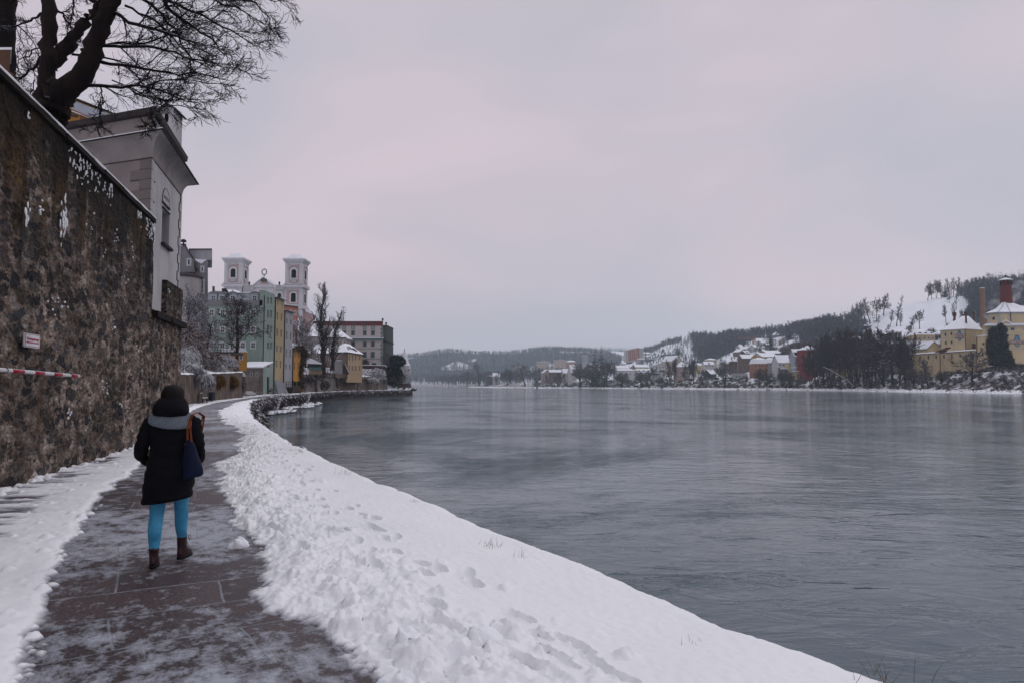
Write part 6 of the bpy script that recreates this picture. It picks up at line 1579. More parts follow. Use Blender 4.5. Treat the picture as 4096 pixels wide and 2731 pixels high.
def behind():
 F=flatF(224);t=thing('white_hall','cream hall with two tall snowy hipped roofs behind the poplar','building',at(*cB(450,900),224))
 fpoly(F,[(210,960),(210,742),(660,752),(660,960)],mk('cream_plaster',(.42,.38,.34),(.36,.33,.3),.3,.85,dirt=.2),'wall',t,0,-12,cB)
 for pts in(((215,745),(240,590),(262,582),(330,745)),((440,755),(478,640),(520,640),(640,755))):
  a=[F.uz(*cB(*p)) for p in pts];m=MB();m.hexa([F.pt(a[0][0],a[0][1],.5),F.pt(a[3][0],a[3][1],.5),F.pt(a[3][0],a[3][1],-12),F.pt(a[0][0],a[0][1],-12)],[F.pt(a[1][0],a[1][1],-5),F.pt(a[2][0],a[2][1],-5),F.pt(a[2][0],a[2][1],-7),F.pt(a[1][0],a[1][1],-7)]);m.build('roof',rsnow_m,t)
 fpoly(F,[(205,752),(205,745),(665,755),(665,762)],tile_m,'eave',t,.6,0,cB)
 for x in(560,600,640):fwin(F,cB,x-5,790,x+5,830,t,bars=(0,0))
 F=flatF(205);t=thing('brown_house','brown house with broad snowy roof half hidden behind the poplar','house',at(*cB(350,1000),205))
 fpoly(F,[(235,1080),(235,930),(520,930),(520,1080)],shade_m,'wall',t,0,-10,cB)
 a=[F.uz(*cB(*p)) for p in((228,930),(262,820),(500,815),(530,930))];m=MB();m.hexa([F.pt(a[0][0],a[0][1],.5),F.pt(a[3][0],a[3][1],.5),F.pt(a[3][0],a[3][1],-10),F.pt(a[0][0],a[0][1],-10)],[F.pt(a[1][0],a[1][1],-5),F.pt(a[2][0],a[2][1],-5),F.pt(a[2][0],a[2][1],-6),F.pt(a[1][0],a[1][1],-6)]);m.build('roof',rsnow_m,t)
 for x in(300,350,470):fwin(F,cB,x-9,965,x+9,1010,t,bars=(0,1))
 F=flatF(165);t=thing('pavilion','garden pavilion with sloping green patina glazing under a snowy roof','pavilion',at(*cB(305,1150),165))
 fpoly(F,[(242,1160),(242,1118),(388,1124),(388,1160)],beige_m,'wall',t,0,-4,cB)
 a=[F.uz(*cB(*p)) for p in((228,1050),(362,1060),(385,1124),(246,1118))];m=MB()
 m.hexa([F.pt(*a[0],-1),F.pt(*a[1],-1),F.pt(*a[2],.6),F.pt(*a[3],.6)],[F.pt(a[0][0],a[0][1]+.1,-.8),F.pt(a[1][0],a[1][1]+.1,-.8),F.pt(a[2][0],a[2][1]+.1,.8),F.pt(a[3][0],a[3][1]+.1,.8)])
 vm=mk('verdigris',(.05,.12,.115),(.09,.19,.175),1.2,.6,snow=.6,snow_lo=.85);gl=m.build('glazing',vm,t)
 m=MB()
 for k in range(9):
  q=k/8;p=Vector(F.pt(a[0][0]+(a[1][0]-a[0][0])*q,a[0][1]+.15,-.75));r=Vector(F.pt(a[3][0]+(a[2][0]-a[3][0])*q,a[3][1]+.12,.86));m.tube([p,r],.06,4)
 m.build('glazing_bars',teal_m,gl)
 fpoly(F,[(218,1046),(218,985),(260,985),(385,1038),(385,1056)],rsnow_m,'roof',t,.3,-5,cB)
 fpoly(F,[(228,1052),(228,1046),(385,1052),(385,1062)],tile_m,'eave',t,.5,-1,cB)
 F=flatF(186);t=thing('pale_outbuilding','blank pale rendered outbuilding between poplar and apricot house','outbuilding',at(*cB(560,1140),186))
 fpoly(F,[(480,1160),(480,1012),(500,1004),(616,1015),(616,1160)],grl_m,'wall',t,0,-4,cB)
 fpoly(F,[(480,1012),(500,1000),(616,1010),(616,1016)],rsnow_m,'roof',t,.2,-4,cB)
 t=thing('sloping_wall','dark brown wall with sloping snowy top leaning on the apricot house','wall',at(*cB(650,1140),188));F=flatF(188)
 fpoly(F,[(618,1160),(618,1050),(645,1052),(692,1150),(692,1160)],mk('brown_wall',(.06,.045,.04),(.09,.07,.06),1,.9),'masonry',t,0,-3,cB)
 fpoly(F,[(643,1048),(650,1048),(696,1148),(688,1150)],rsnow_m,'snow_cap',t,.2,-3,cB)
behind()
def ret_wall(label,Ya,Yb,ztop,mat,batter=.4):
 a,b=qpt(Ya),qpt(Yb);t=thing('retaining_wall',label,'retaining wall',(a.x,a.y,0));F=Facade(a,b)
 n=24;V=[]
 for k in range(n+1):
  u=F.L*k/n;h=ztop+.18*math.sin(k*1.7)+.1*math.sin(k*4.1)
  for(o,z) in((batter,-.1),(batter*.5+.06*math.sin(k*2.3),h*.5),(0,h),(-1.2,h),(-1.2,-.1)):V.append(F.pt(u,z,o))
 mesh_obj('masonry',V,[(5*i+j,5*i+j+1,5*i+6+j,5*i+5+j) for i in range(n) for j in range(4)]+[(0,1,2,3,4),tuple(range(5*n,5*n+5))],mat,t)
 V=[]
 for k in range(n+1):
  u=F.L*k/n;h=ztop+.18*math.sin(k*1.7)+.1*math.sin(k*4.1)
  for(o,z) in((.12,h-.05),(.05,h+.16),(-1.1,h+.2),(-1.25,h)):V.append(F.pt(u,z,o))
 mesh_obj('snow_cap',V,[(4*i+j,4*i+j+1,4*i+5+j,4*i+4+j) for i in range(n) for j in range(3)],snow_m,t)
def hz(y,Y):return at(*cB(500,y),Y).z
ret_wall('mottled stone retaining wall just right of the orange house',153.0,170,hz(1160,163),stone2_m)
ret_wall('tall buttressed retaining wall below the poplar',172,188,hz(1148,182),stone2_m)
ret_wall('brown retaining wall directly below the apricot house',190,210,hz(1214,200),stone_m)
ret_wall('retaining wall with snowy shrubs right of the apricot house',211,236,hz(1190,224),stone_m)
ret_wall('last short retaining wall before the round tower',237,252,hz(1212,245),stone2_m)
o=mesh_obj('upper_terrace',[(-49,168,4),(-45,252,3.2),(-52,262,8.4),(-110,262,8.6),(-110,150,6),(-52,154,4)],[(0,1,2,3,4,5)],MATS['soil']);tag(o,kind='structure')
t=thing('terrace_parapet','dark red brown parapet below the museum windows','parapet',at(*cB(1000,1080),233));F=flatF(233)
fpoly(F,[(840,1100),(840,1064),(1090,1068),(1115,1085),(1115,1110)],mk('dark_red_stone',(.05,.025,.025),(.08,.045,.04),1,.9),'wall',t,0,-2,cB)
fpoly(F,[(835,1064),(835,1058),(1092,1062),(1118,1080),(1115,1086),(1090,1069)],rsnow_m,'snow_cap',t,.2,-2,cB)
def round_tower():
 Y=266;a=at(*cB(1255,1200),Y);b=at(*cB(1378,1200),Y);c=(a+b)/2;r=(b.x-a.x)/2
 zb=at(*cB(1320,1268),Y).z;ze=at(*cB(1320,1068),Y).z;zt=at(*cB(1288,878),Y).z
 t=thing('round_tower','white round tower with snowy pointed cone roof on the river point','tower',(c.x,Y,0))
 m=MB();m.lathe([(r,zb),(r*.985,ze)],32,(c.x,Y,0));m.build('wall',mk('tower_limewash',(.50,.50,.52),(.27,.27,.29),.45,.85,dirt=.45),t,smooth=True)
 m=MB();m.lathe([(r*1.08,ze-.05),(r*1.09,ze+.12),(r*.84,ze+.9),(.16,zt-.6)],32,(c.x-.3,Y,0));m.build('roof',mk('cone_snow',(.60,.62,.67),(.74,.76,.82),.8,.8),t,smooth=False)
 m=MB();m.lathe([(.2,zt-.7),(.05,zt),(.0,zt+.2)],8,(c.x-.3,Y,0));m.build('finial',tile_m,t)
 m=MB();m.lathe([(r*1.5,-2.4),(r*1.25,0),(r*1.05,zb)],24,(c.x,Y,0));m.build('base',mk('tower_footing',(.05,.035,.035),(.09,.065,.06),1,.9),t)
 for(x,y) in((1278,1115),(1360,1112)):
  p=at(*cB(x,y),Y-r);m=MB();m.box(p.x-.14,p.x+.14,Y-r*.99,Y-r*.6,p.z-.2,p.z+.2);m.build('arrow_slit',void_m,t)
round_tower()
def rock(name,label,X,Y,z,s,seed,n=9,mat=None,cat='rocks',spread=(1,1)):
 rng=np.random.default_rng(seed);V=[];F=[]
 for k in range(n):
  cx,cy=X+rng.normal(0,s*spread[0]),Y+rng.normal(0,s*spread[1]);r=s*rng.uniform(.25,.6);b=len(V)
  for j in range(5):
   ph=-math.pi/2+math.pi*j/4
   for i in range(7):
    th=2*math.pi*i/7;q=r*rng.uniform(.75,1.2);V.append((cx+q*1.3*math.cos(th)*math.cos(ph),cy+q*math.sin(th)*math.cos(ph),z+q*.75*math.sin(ph)))
  for j in range(4):
   for i in range(7):F.append((b+j*7+i,b+j*7+(i+1)%7,b+(j+1)*7+(i+1)%7,b+(j+1)*7+i))
 o=mesh_obj(name,V,F,mat or rocksnow_m,origin=(X,Y,z));tag(o,label,cat);return o
rocksnow_m=mk('snowy_rock',(0.03,0.028,0.032),(0.07,0.065,0.07),1.5,.9,snow=1,snow_lo=.35,snow_n=1.2)
p=at(*cB(1345,1310),262);rock('boulders','heap of snow covered boulders at the foot of the round tower',p.x,259,.1,1.7,3,16)
def stairs(label,cf,x0,y0,x1,y1,Y0,seed):
 a=at(*cf(x0,y0),Y0);n=9
 t=thing('river_stairs',label,'stairs',tuple(a))
 Xq=float(XQ(Y0));zt=0;zb=WATER_Z+.25
 for k in range(n):
  q=(k+.5)/n;z=zt+(zb-zt)*(k+1)/n;y=Y0-4.5*q;x=float(XQ(y));l=.25
  m=MB();m.box(x-.1,x+.95,y-l,y+l,z-.5,z);s=m.build('step',quay_m,t)
  m=MB();m.box(x-.1,x+1.0,y-l-.03,y+l,z+.002,z+.10);m.build('tread_snow',snow_m,s)
stairs('upstream snowy stone steps going down the quay wall to the water',cB,200,1415,300,1490,99,1)
stairs('downstream snowy stone steps going down the quay wall to the water',cB,520,1385,630,1440,136,2)
for i,(y,lb) in enumerate(((91,'flat snow covered landing rocks below the upstream steps'),(111,'low snowy rocks in the water between the two flights of steps'),(127,'flat snow covered landing rocks below the downstream steps'))):
 rock('landing_rocks',lb,float(XQ(y))+1.9,y,WATER_Z+.15,.9,20+i,26,spread=(.9,3.6),mat=mk('landing_snow%d'%i,(.1,.1,.11),None,1.5,.9,snow=1,snow_lo=.05))
for i,(y,lb) in enumerate(((36,'snowy stones at the waterline where the bay wall begins'),(31,'dark stones with snow caps right beside the bend of the verge'))):
 rock('quay_stones',lb,float(XQ(y))+.8,y,WATER_Z+.5,.45,30+i,18,spread=(.7,4))
bench_wood=mk('bench_wood',(.025,.02,.02),(.045,.035,.03),6,.8)
def bench(label,X,Y,rz,group='snowy benches along the quay'):
 t=thing('bench',label,'bench',(X,Y,0),group);t.rotation_euler=(0,0,rz)
 def L_(mb,nm,mt,par=t):return mb.build(nm,mt,par,local=True)
 m=MB()
 for k in range(4):m.box(-.75,.75,-.22+k*.115,-.22+k*.115+.095,.42,.46)
 s=L_(m,'seat',bench_wood);m=MB();m.box(-.74,.74,-.22,.2,.463,.52);L_(m,'seat_snow',snow_m,s)
 m=MB()
 for k in range(3):m.hexa([(-.75,.22+k*.03,.55+k*.13),(.75,.22+k*.03,.55+k*.13),(.75,.26+k*.03,.55+k*.13),(-.75,.26+k*.03,.55+k*.13)],[(-.75,.245+k*.03,.65+k*.13),(.75,.245+k*.03,.65+k*.13),(.75,.285+k*.03,.65+k*.13),(-.75,.285+k*.03,.65+k*.13)])
 s=L_(m,'backrest',bench_wood);m=MB();m.box(-.75,.75,.29,.37,.912,.97);L_(m,'back_snow',snow_m,s)
 for x in(-.65,.65):
  for y in(-.18,.2):m=MB();m.box(x-.035,x+.035,y-.035,y+.035,0,.42);L_(m,'leg',metal_m)
 return t
p=gp(206.5,402.7);bench('snow topped bench nearest the walker against the garden wall',p[0]-.3,p[1]+.3,R(112))
for Y,lb in((186,'tiny far bench below the poplar retaining wall'),(226,'tiny far bench right of the apricot house'),(246,'farthest bench near the round tower')):
 q=qpt(Y);bench(lb,q.x+1.3,Y,R(-88)+math.pi)
def bin_():
 p=gp(211,401.3);t=thing('litter_bin','dark metal litter bin standing behind the nearest bench','bin',(p[0]-.25,p[1]+.8,0))
 X,Y=p[0]-.25,p[1]+.8
 m=MB();m.lathe([(.26,.12),(.28,.14),(.30,.95),(.26,.97),(.26,.7)],16,(X,Y,0));m.build('body',mk('bin_metal',(.03,.035,.045),None,4,.5),t,smooth=False)
 m=MB();m.tube([(X,Y,0),(X,Y,.14)],.05,6);m.build('foot',metal_m,t)
bin_()
treepx('broad dark tree with snow lined boughs in front of the green house',cA,545,575,1245,470,99,'mid_a',rot=.6)
treepx('frosted tree with dense pale twigs against the grey house',cA,150,520,1120,260,80,'mid_frost',rot=1.1)
treepx('second frosted tree beside the walkway railing',cA,262,690,1150,190,84,'mid_frost',rot=2.9)
treepx('reddish frosted tree under the right church tower',cA,1075,760,1210,165,158,'mid_frost',rot=.3)
treepx('white frosted small tree between church and poplar',cB,215,690,1090,190,170,'mid_frost',rot=2.0)
treepx('tall narrow leafless poplar rising above the quay',cB,395,145,1160,250,176,'mid_poplar',name='poplar_tree',rot=.2)
treepx('shorter upright tree leaning against the poplar',cB,500,440,1120,200,181,'mid_poplar',name='poplar_tree',rot=2.2)
treepx('small bare tree growing out of the wall below the poplar',cB,385,1000,1340,170,171.5,'mid_dark',rot=1.4)
def shrub(label,blobs,n,ln,r,mat,seed,droop=-.2,name='shrub',cat='shrub'):
 b0=blobs[0];o=twig_cloud(name,blobs,n,ln,r,mat,seed=seed,origin=(b0[0],b0[1],b0[2]),droop=droop,sides=2);tag(o,label,cat);return o
def pb(cf,x,y,Y,rx,rz,ry=None):
 p=at(*cf(x,y),Y);s=Y/683*(.12117 if cf is cA else.089286);return(p.x,Y,p.z,rx*s,(ry or rx*.7)*s,rz*s)
shrub('arching frosted shrub behind the stone pier',[pb(cA,150,1110,66,75,65),pb(cA,110,1180,64,50,60)],3200,.75,.013,frost_m,1,-.5)
shrub('long snowy shrub spilling over the garden wall above the bench',[pb(cA,205,1210,62,55,55),pb(cA,265,1300,62.5,45,75),pb(cA,320,1330,66,35,70)],4200,.6,.012,frost_m,2,-.9)
shrub('wide rusty brown shrub under the walkway railing',[pb(cA,330,1165,82,110,75),pb(cA,240,1100,80,70,60)],3600,.7,.014,rust_m,3,-.2)
shrub('wide frosted shrub below the broad dark tree',[pb(cA,450,1190,88,110,70),pb(cA,370,1230,84,90,45)],3600,.7,.015,frost_m,4,-.3)
shrub('reddish brown bush filling the slope under the frosted tree',[pb(cA,130,960,76,70,100),pb(cA,210,1010,78,70,80)],3000,.8,.015,rust_m,5,-.1)
shrub('dark creeper with ochre leaves hanging on the garden wall',[pb(cA,400,1320,75.3,60,55,8),pb(cA,500,1330,84,70,60,8)],3400,.7,.018,mk('ochre_leaves',(.02,.014,.014),(.22,.11,.02),1.1,.9,snow=.3,snow_lo=.7),6,-1.2,'creeper','creeper')
shrub('round dark bush at the far end of the garden wall',[pb(cA,570,1365,94,45,80)],2200,.6,.016,twigr_m,7,-.4)
shrub('snowy weeping bush on the wall right of the apricot house',[pb(cB,1010,1165,226,95,75),pb(cB,960,1230,222,60,40)],2600,1.1,.035,frost_m,8,-.5)
shrub('dark bare bush behind the terrace parapet',[pb(cB,870,1050,236,40,50)],900,1.0,.035,twigd_m,9)
shrub('tangled thicket between the evergreen and the round tower',[pb(cB,1150,1170,247,70,60),pb(cB,1215,1190,249,60,70),pb(cB,1100,1120,246,40,50)],3000,1.0,.04,twigd_m,21,-.3)
shrub('low dark thicket filling the gap between last wall and round tower',[pb(cB,1180,1262,254,55,48),pb(cB,1240,1250,256,45,60),pb(cB,1130,1230,253,40,60)],4200,1.0,.045,twigd_m,22,-.3)
shrub('small tangled bush at the foot of the round tower',[pb(cB,1290,1205,258,40,45)],900,.9,.035,twig_m,10)
shrub('bushy growth at the base of the poplar wall',[pb(cB,420,1290,170.5,45,55),pb(cB,250,1220,160,45,60)],1600,.9,.028,twigd_m,11,-.4)
shrub('low weeds at the foot of the stone annex',[pb(cA,840,1412,124,35,22),pb(cA,690,1425,117,40,12)],900,.4,.014,twig_m,12)
o=leaf_cloud('evergreen_tree',[pb(cB,1140,1020,243,60,60),pb(cB,1210,1010,243,65,55),pb(cB,1270,1020,243,45,55),pb(cB,1180,1090,243,85,60),pb(cB,1240,1150,244,50,40)],4200,.55,mk('evergreen_leaf',(.012,.022,.030),(.03,.045,.052),1.2,.6,snow=.8,snow_lo=.8),None,7,origin=tuple(at(*cB(1200,1200),243)),shell=.45)
tag(o,'dark broadleaf evergreen tree left of the round tower','tree')
for i,(ya,yb,n,m_,lb) in enumerate(((33,47,3200,'b','thick snowy brambles over the quay wall at the head of the bay'),(47,62,3000,'a','snowy bushes hanging over the bay wall past the bramble thicket'),(62,84,2800,'b','dark snow dusted growth on the bay wall before the first steps'),(84,101,1600,'a','dark growth on the quay wall above the upstream steps'),(103,134,2200,'b','shrubby growth on the quay wall between the two flights of steps'),(138,190,2200,'a','thin growth on the quay wall beyond the downstream steps'),(190,253,2000,'b','low brush along the last stretch of quay wall'))):
 ys=np.linspace(ya,yb,9);b=[(float(XQ(y))+.18,y,-.75,.35+.15*math.sin(y*3),(yb-ya)/10,.95) for y in ys]
 shrub(lb,b,int(n*1.5),.55 if ya<80 else.8,.010+ya*.00022,{'a':twig_m,'b':mk('bramble%d'%i,(.022,.018,.02),(.06,.045,.045),1.5,.9,snow=.95,snow_lo=.45,snow_n=2.5)}[m_],60+i,-.7,'brambles','brambles')
grass_m=mk('dry_grass',(.09,.07,.045),(.14,.11,.07),5,.9)
for i,(gx,gy,n,h,lb) in enumerate(((1130,1255,26,.10,'dense little tuft of dry grass in the verge snow'),(1190,1280,12,.10,'sparse dry stalks right of the dense tuft'),(1595,1475,6,.06,'few thin stalks near the river edge of the verge'),(2040,1560,16,.13,'dry weeds overhanging the river edge at the bottom'),(800,1085,40,.22,'dark grass clump hanging over the river edge mid way'),(955,1150,12,.08,'small weeds on the river edge beyond the grass tuft'))):
 p=gp(*cG(gx,gy),.09);rng=np.random.default_rng(i);P0=np.zeros((n,3));P0[:,0]=p[0]+rng.normal(0,h*.6,n);P0[:,1]=p[1]+rng.normal(0,h*.6,n);P0[:,2]=.06 if i!=4 else -.02
 D=rng.normal(size=(n,3))*.35+[0,0,1];P,Rr=run(P0,D,h*rng.uniform(.5,1.3,n),np.full(n,.0018),np.full(n,.0006),4,rng,.15)
 V,F=tubes(P,Rr,3);tag(mesh_obj('grass_tuft',V,F,grass_m,origin=(p[0],p[1],0)),lb,'grass tuft')
WLINE=[(262,-400),(250,-100),(242,100),(236,220),(225,300),(217,352),(213,450),(200,520),(165,620),(100,760),(40,880),(-100,1200),(-230,1500),(-520,1900),(-1100,2300)]
WL=np.array(WLINE,float)
def sgn_dist(X,Y):
 """distance inland from the waterline (positive = land)"""
 best=np.full(X.shape,1e9);sg=np.ones(X.shape)
 for(x0,y0),(x1,y1) in zip(WL[:-1],WL[1:]):
  dx,dy=x1-x0,y1-y0;l2=dx*dx+dy*dy
  t=np.clip(((X-x0)*dx+(Y-y0)*dy)/l2,0,1);px_,py_=x0+t*dx,y0+t*dy
  d=np.hypot(X-px_,Y-py_);s=np.where((X-x0)*dy-(Y-y0)*dx>0,1,-1);m=d<best;best=np.where(m,d,best);sg=np.where(m,s,sg)
 return best*sg
def zpx(y,Y):return CAMH+(384.8-y)*Y/FPX
COLS=[(300,[(2000,2),(2600,60),(3200,120),(4200,150)]),(405,[(1600,6),(2000,40),(2400,zpx(357,2400)),(3400,150),(4200,160)]),(450,[(1500,6),(1900,40),(2350,zpx(352,2350)),(3400,160),(4200,170)]),(475,[(1450,6),(1900,40),(2350,zpx(354,2350)),(3300,175),(4200,180)]),(505,[(1350,8),(1900,45),(2350,zpx(354,2350)),(3300,zpx(350,3300)),(4200,180)]),(545,[(1250,10),(1600,32),(2250,zpx(350,2250)),(3300,165),(4200,180)]),(582,[(1150,12),(1500,38),(2200,zpx(351,2200)),(3300,165),(4200,180)]),(605,[(1100,19),(1500,38),(2200,zpx(354,2200)),(3400,zpx(351,3400)),(4200,180)]),(630,[(1000,20),(1400,46),(2200,75),(3400,zpx(351,3400)),(4200,180)]),(646,[(900,18),(1100,37),(1350,zpx(352.7,1350)),(2200,70),(3400,zpx(353,3400)),(4200,170)]),(671,[(820,14),(1050,40),(1300,zpx(344,1300)),(2200,70),(4200,120)]),(691,[(760,14),(1000,41),(1250,zpx(338.9,1250)),(2200,75),(4200,120)]),(705,[(720,13),(950,42),(1200,zpx(340,1200)),(2200,75),(4200,120)]),(734,[(680,13),(850,40),(1100,zpx(338,1100)),(2200,75),(4200,120)]),(762,[(620,13),(750,38),(1000,zpx(337,1000)),(2000,75),(4200,120)]),(800,[(560,12),(650,38),(900,zpx(332,900)),(1800,75),(4200,120)]),(833,[(520,11),(620,38),(830,zpx(326,830)),(1800,75),(4200,120)]),(861,[(500,11),(600,40),(800,zpx(319,800)),(1800,75),(4200,120)]),(901,[(470,11),(540,42),(770,zpx(305.8,770)),(1800,80),(4200,120)]),(924,[(450,11),(530,43),(755,zpx(301,755)),(1800,85),(4200,120)]),(941,[(440,11),(520,44),(740,zpx(297,740)),(1800,90),(4200,120)]),(968,[(420,11),(520,46),(730,zpx(296.3,730)),(1800,95),(4200,120)]),(990,[(420,11),(520,50),(720,zpx(290,720)),(1800,100),(4200,120)]),(1030,[(400,11),(520,55),(700,zpx(288,700)),(1800,100),(4200,120)]),(1200,[(330,11),(450,55),(620,100),(1500,110),(4200,120)]),(1700,[(280,11),(400,45),(560,90),(1500,110),(4200,120)])]
cpx=np.array([c[0] for c in COLS],float)
def land_z(X,Y):
 X=np.asarray(X,float);Y=np.asarray(Y,float)
 d=sgn_dist(X,Y);Yc=np.maximum(Y,120)
 px=512+X/Yc*FPX
 Zc=[]
 for _,P in COLS:
  ys=np.array([p[0] for p in P],float);zs=np.array([p[1] for p in P],float)
  i=np.clip(np.searchsorted(ys,Yc)-1,0,len(ys)-2);t=np.clip((Yc-ys[i])/(ys[i+1]-ys[i]),0,1)
  t=np.where(i==0,t*.35+.65*t*t,t);t2=np.where((t>0)&(t<1),t*.5+.5*t*t*(3-2*t),t)
  Zc.append(zs[i]*(1-t2)+zs[i+1]*t2)
 Zc=np.stack(Zc);j=np.clip(np.searchsorted(cpx,px)-1,0,len(cpx)-2);w=np.clip((px-cpx[j])/(cpx[j+1]-cpx[j]),0,1)
 w=w*w*(3-2*w)
 z=np.take_along_axis(Zc,j[None],0)[0]*(1-w)+np.take_along_axis(Zc,j[None]+1,0)[0]*w
 top=np.interp(Yc,[250,500,700,900,1300,1800],[9.2,8.2,6.8,5.2,3.5,3.0])
 wid=np.interp(Yc,[250,500,900,1400],[26,26,30,40])
 bank=np.interp(np.clip(d/wid,-1,1),[-1,-.15,0,.10,.35,1],[-9,-4,-2.15,-1.15,.1,1]);
 zb=np.where(bank>.1,.1+(top-.1)*(np.maximum(bank-.1,0)/.9)**.9,bank)
 near=np.clip((d-wid)/60,0,1)
 z=zb+np.maximum(z-top,0)*near*near*(3-2*near)
 z=z+np.clip(d/6,0,1)*(fbm(X*.22,Y*.22,91,3)-.5)*np.interp(d,[0,30,120,500],[.9,.9,.5,4])
 return z
def lz(x,y):return float(land_z(np.array([x]),np.array([y]))[0])
def yw(px):
 """distance of the far waterline in this direction"""
 a=WL[:,0]/np.maximum(WL[:,1],1)*FPX+512;k=WL[:,1]>50
 return float(np.interp(px,a[k][::-1],WL[k][::-1,1]))
def ylay(px,Y):
 """push a guessed layer distance behind the river bank, keeping the order of the layers"""
 if px<600:return max(Y,yw(px)+38+max(0,(Y-780))*.5) if Y<960 else max(Y,yw(px)+38)
 b_=float(np.interp(px,[615,640,660,690,700,720,760,800,830,850,900,940],[690,690,665,605,500,474,460,440,400,398,365,345]))
 return yw(px)+34+max(0,Y-b_)
def hit(px,py,Ymin=260,Ymax=1500):
 for k in range(26):
  h_=hit1(px,py+k*.7,Ymin,Ymax)
  if h_:return h_
def hit1(px,py,Ymin,Ymax):
 u,w=ray(px,py);Ys=np.exp(np.linspace(math.log(Ymin),math.log(Ymax),900));z=CAMH+w*Ys;g=land_z(u*Ys,Ys);d=sgn_dist(u*Ys,Ys)
 m=np.nonzero((g>z)&(d>2))[0]
 if len(m)==0:return None
 Y=Ys[m[0]];return Vector((u*Y,Y,g[m[0]]))
WP=dict(hill=[(696,1010),(700,900),(716,870),(735,900),(748,945),(770,950),(795,840),(820,720),(835,700),(835,860),(800,925),(762,1020),(734,1120),(703,1210),(690,1240)],ridge=[(643,1320),(643,1400),(671,1350),(684,1290),(684,1270),(668,1305)],upper=[(800,700),(862,640),(868,690),(862,815),(835,850),(800,920)],dark=[(966,700),(975,560),(985,500),(1090,480),(1120,640),(1110,800),(968,810),(958,760)],far=[(300,1750),(640,1500),(665,1700),(660,2330),(300,2500)],end=[(560,3150),(700,3100),(700,3420),(560,3420)])
def inpoly(P,a,b):
 ins=np.zeros(a.shape,bool);j=len(P)-1
 for i in range(len(P)):
  c=((P[i][1]>b)!=(P[j][1]>b))&(a<(P[j][0]-P[i][0])*(b-P[i][1])/(P[j][1]-P[i][1]+1e-9)+P[i][0]);ins^=c;j=i
 return ins
def make_hills():
 pxs=np.concatenate([np.linspace(60,420,26),np.linspace(424,1060,319),np.linspace(1066,2400,60)])
 ys=np.concatenate([np.linspace(130,240,12),np.exp(np.linspace(math.log(243),math.log(3580),390))])
 Yg,Pg=np.meshgrid(ys,pxs,indexing='ij');Xg=(Pg-512)/FPX*Yg;Z=land_z(Xg,Yg)
 nr,nc=Xg.shape;F=gridfaces(nr,nc);zf=Z.ravel()
 d=sgn_dist(Xg,Yg).ravel();keep=(d[F]>-14).any(1)&(Xg.ravel()[F]<3550).all(1)&(Xg.ravel()[F]>-3550).all(1);F=F[keep]
 used=np.unique(F);mp_=np.zeros(nr*nc,int);mp_[used]=np.arange(len(used));V=np.stack([Xg,Yg,Z],-1).reshape(-1,3)[used];F=mp_[F]
 jx,jy=(fbm(Xg*.02,Yg*.02,3,3)-.5)*16,(fbm(Xg*.02+50,Yg*.02,4,3)-.5)*90
 cov=sum(inpoly(p,Pg+jx,Yg+jy) for p in WP.values()).ravel()[used]>0
 gap=fbm(Xg*.012,Yg*.006,8,3).ravel()[used]>.66;cov=np.where(gap&(Yg.ravel()[used]>1500),0,cov)
 m,nt,b,N,L=nodes('snowy_land')
 tc=N('ShaderNodeTexCoord');n=N('ShaderNodeTexNoise',i_Scale=.16,i_Detail=9.0,i_Roughness=.72);L(tc.outputs['Object'],n.inputs['Vector'])
 n2=N('ShaderNodeTexNoise',i_Scale=.55,i_Detail=8.0,i_Roughness=.8);L(tc.outputs['Object'],n2 .inputs['Vector'])
 se=N('ShaderNodeSeparateXYZ');L(tc.outputs['Object'],se.inputs[0])
 zr=N('ShaderNodeMapRange',i_From_Min=-1.5,i_From_Max=8.5,i_To_Min=.10,i_To_Max=.0);L(se.outputs['Z'],zr.inputs['Value'])
 zr2=N('ShaderNodeMapRange',i_From_Min=7,i_From_Max=16,i_To_Min=.0,i_To_Max=-.13);L(se.outputs['Z'],zr2 .inputs['Value'])
 q=N('ShaderNodeMath',operation='ADD');L(n.outputs['Fac'],q.inputs[0]);L(zr2 .outputs[0],q.inputs[1])
 q1=N('ShaderNodeMath',operation='MULTIPLY_ADD');L(n2 .outputs['Fac'],q1 .inputs[0]);q1 .inputs[1].default_value=.6;L(q.outputs[0],q1 .inputs[2])
 q2=N('ShaderNodeMath',operation='ADD');L(q1 .outputs[0],q2 .inputs[0]);L(zr.outputs[0],q2 .inputs[1])
 r=ramp(N,[(.80,(0.78,0.80,0.86)),(.86,(0.34,0.31,0.32)),(.95,(0.08,0.062,0.055))]);L(q2 .outputs[0],r.inputs[0])
 at_=N('ShaderNodeAttribute');at_.attribute_name='cover';fl=N('ShaderNodeMixRGB');L(at_.outputs['Fac'],fl.inputs[0]);L(r.outputs[0],fl.inputs[1]);fl.inputs[2].default_value=(.06,.085,.10,1)
 L(fl.outputs[0],b.inputs['Base Color']);b.inputs['Roughness'].default_value=.9;b.inputs['Specular IOR Level'].default_value=.1
 bp=N('ShaderNodeBump',i_Strength=1.0,i_Distance=.5);L(n2 .outputs['Fac'],bp.inputs['Height']);L(bp.outputs[0],b.inputs['Normal'])
 o=mesh_obj('hills',V,F,m,smooth=True);ca=o.data.attributes.new('cover','FLOAT','POINT');ca.data.foreach_set('value',cov.astype(np.float32));tag(o,kind='structure')
make_hills()
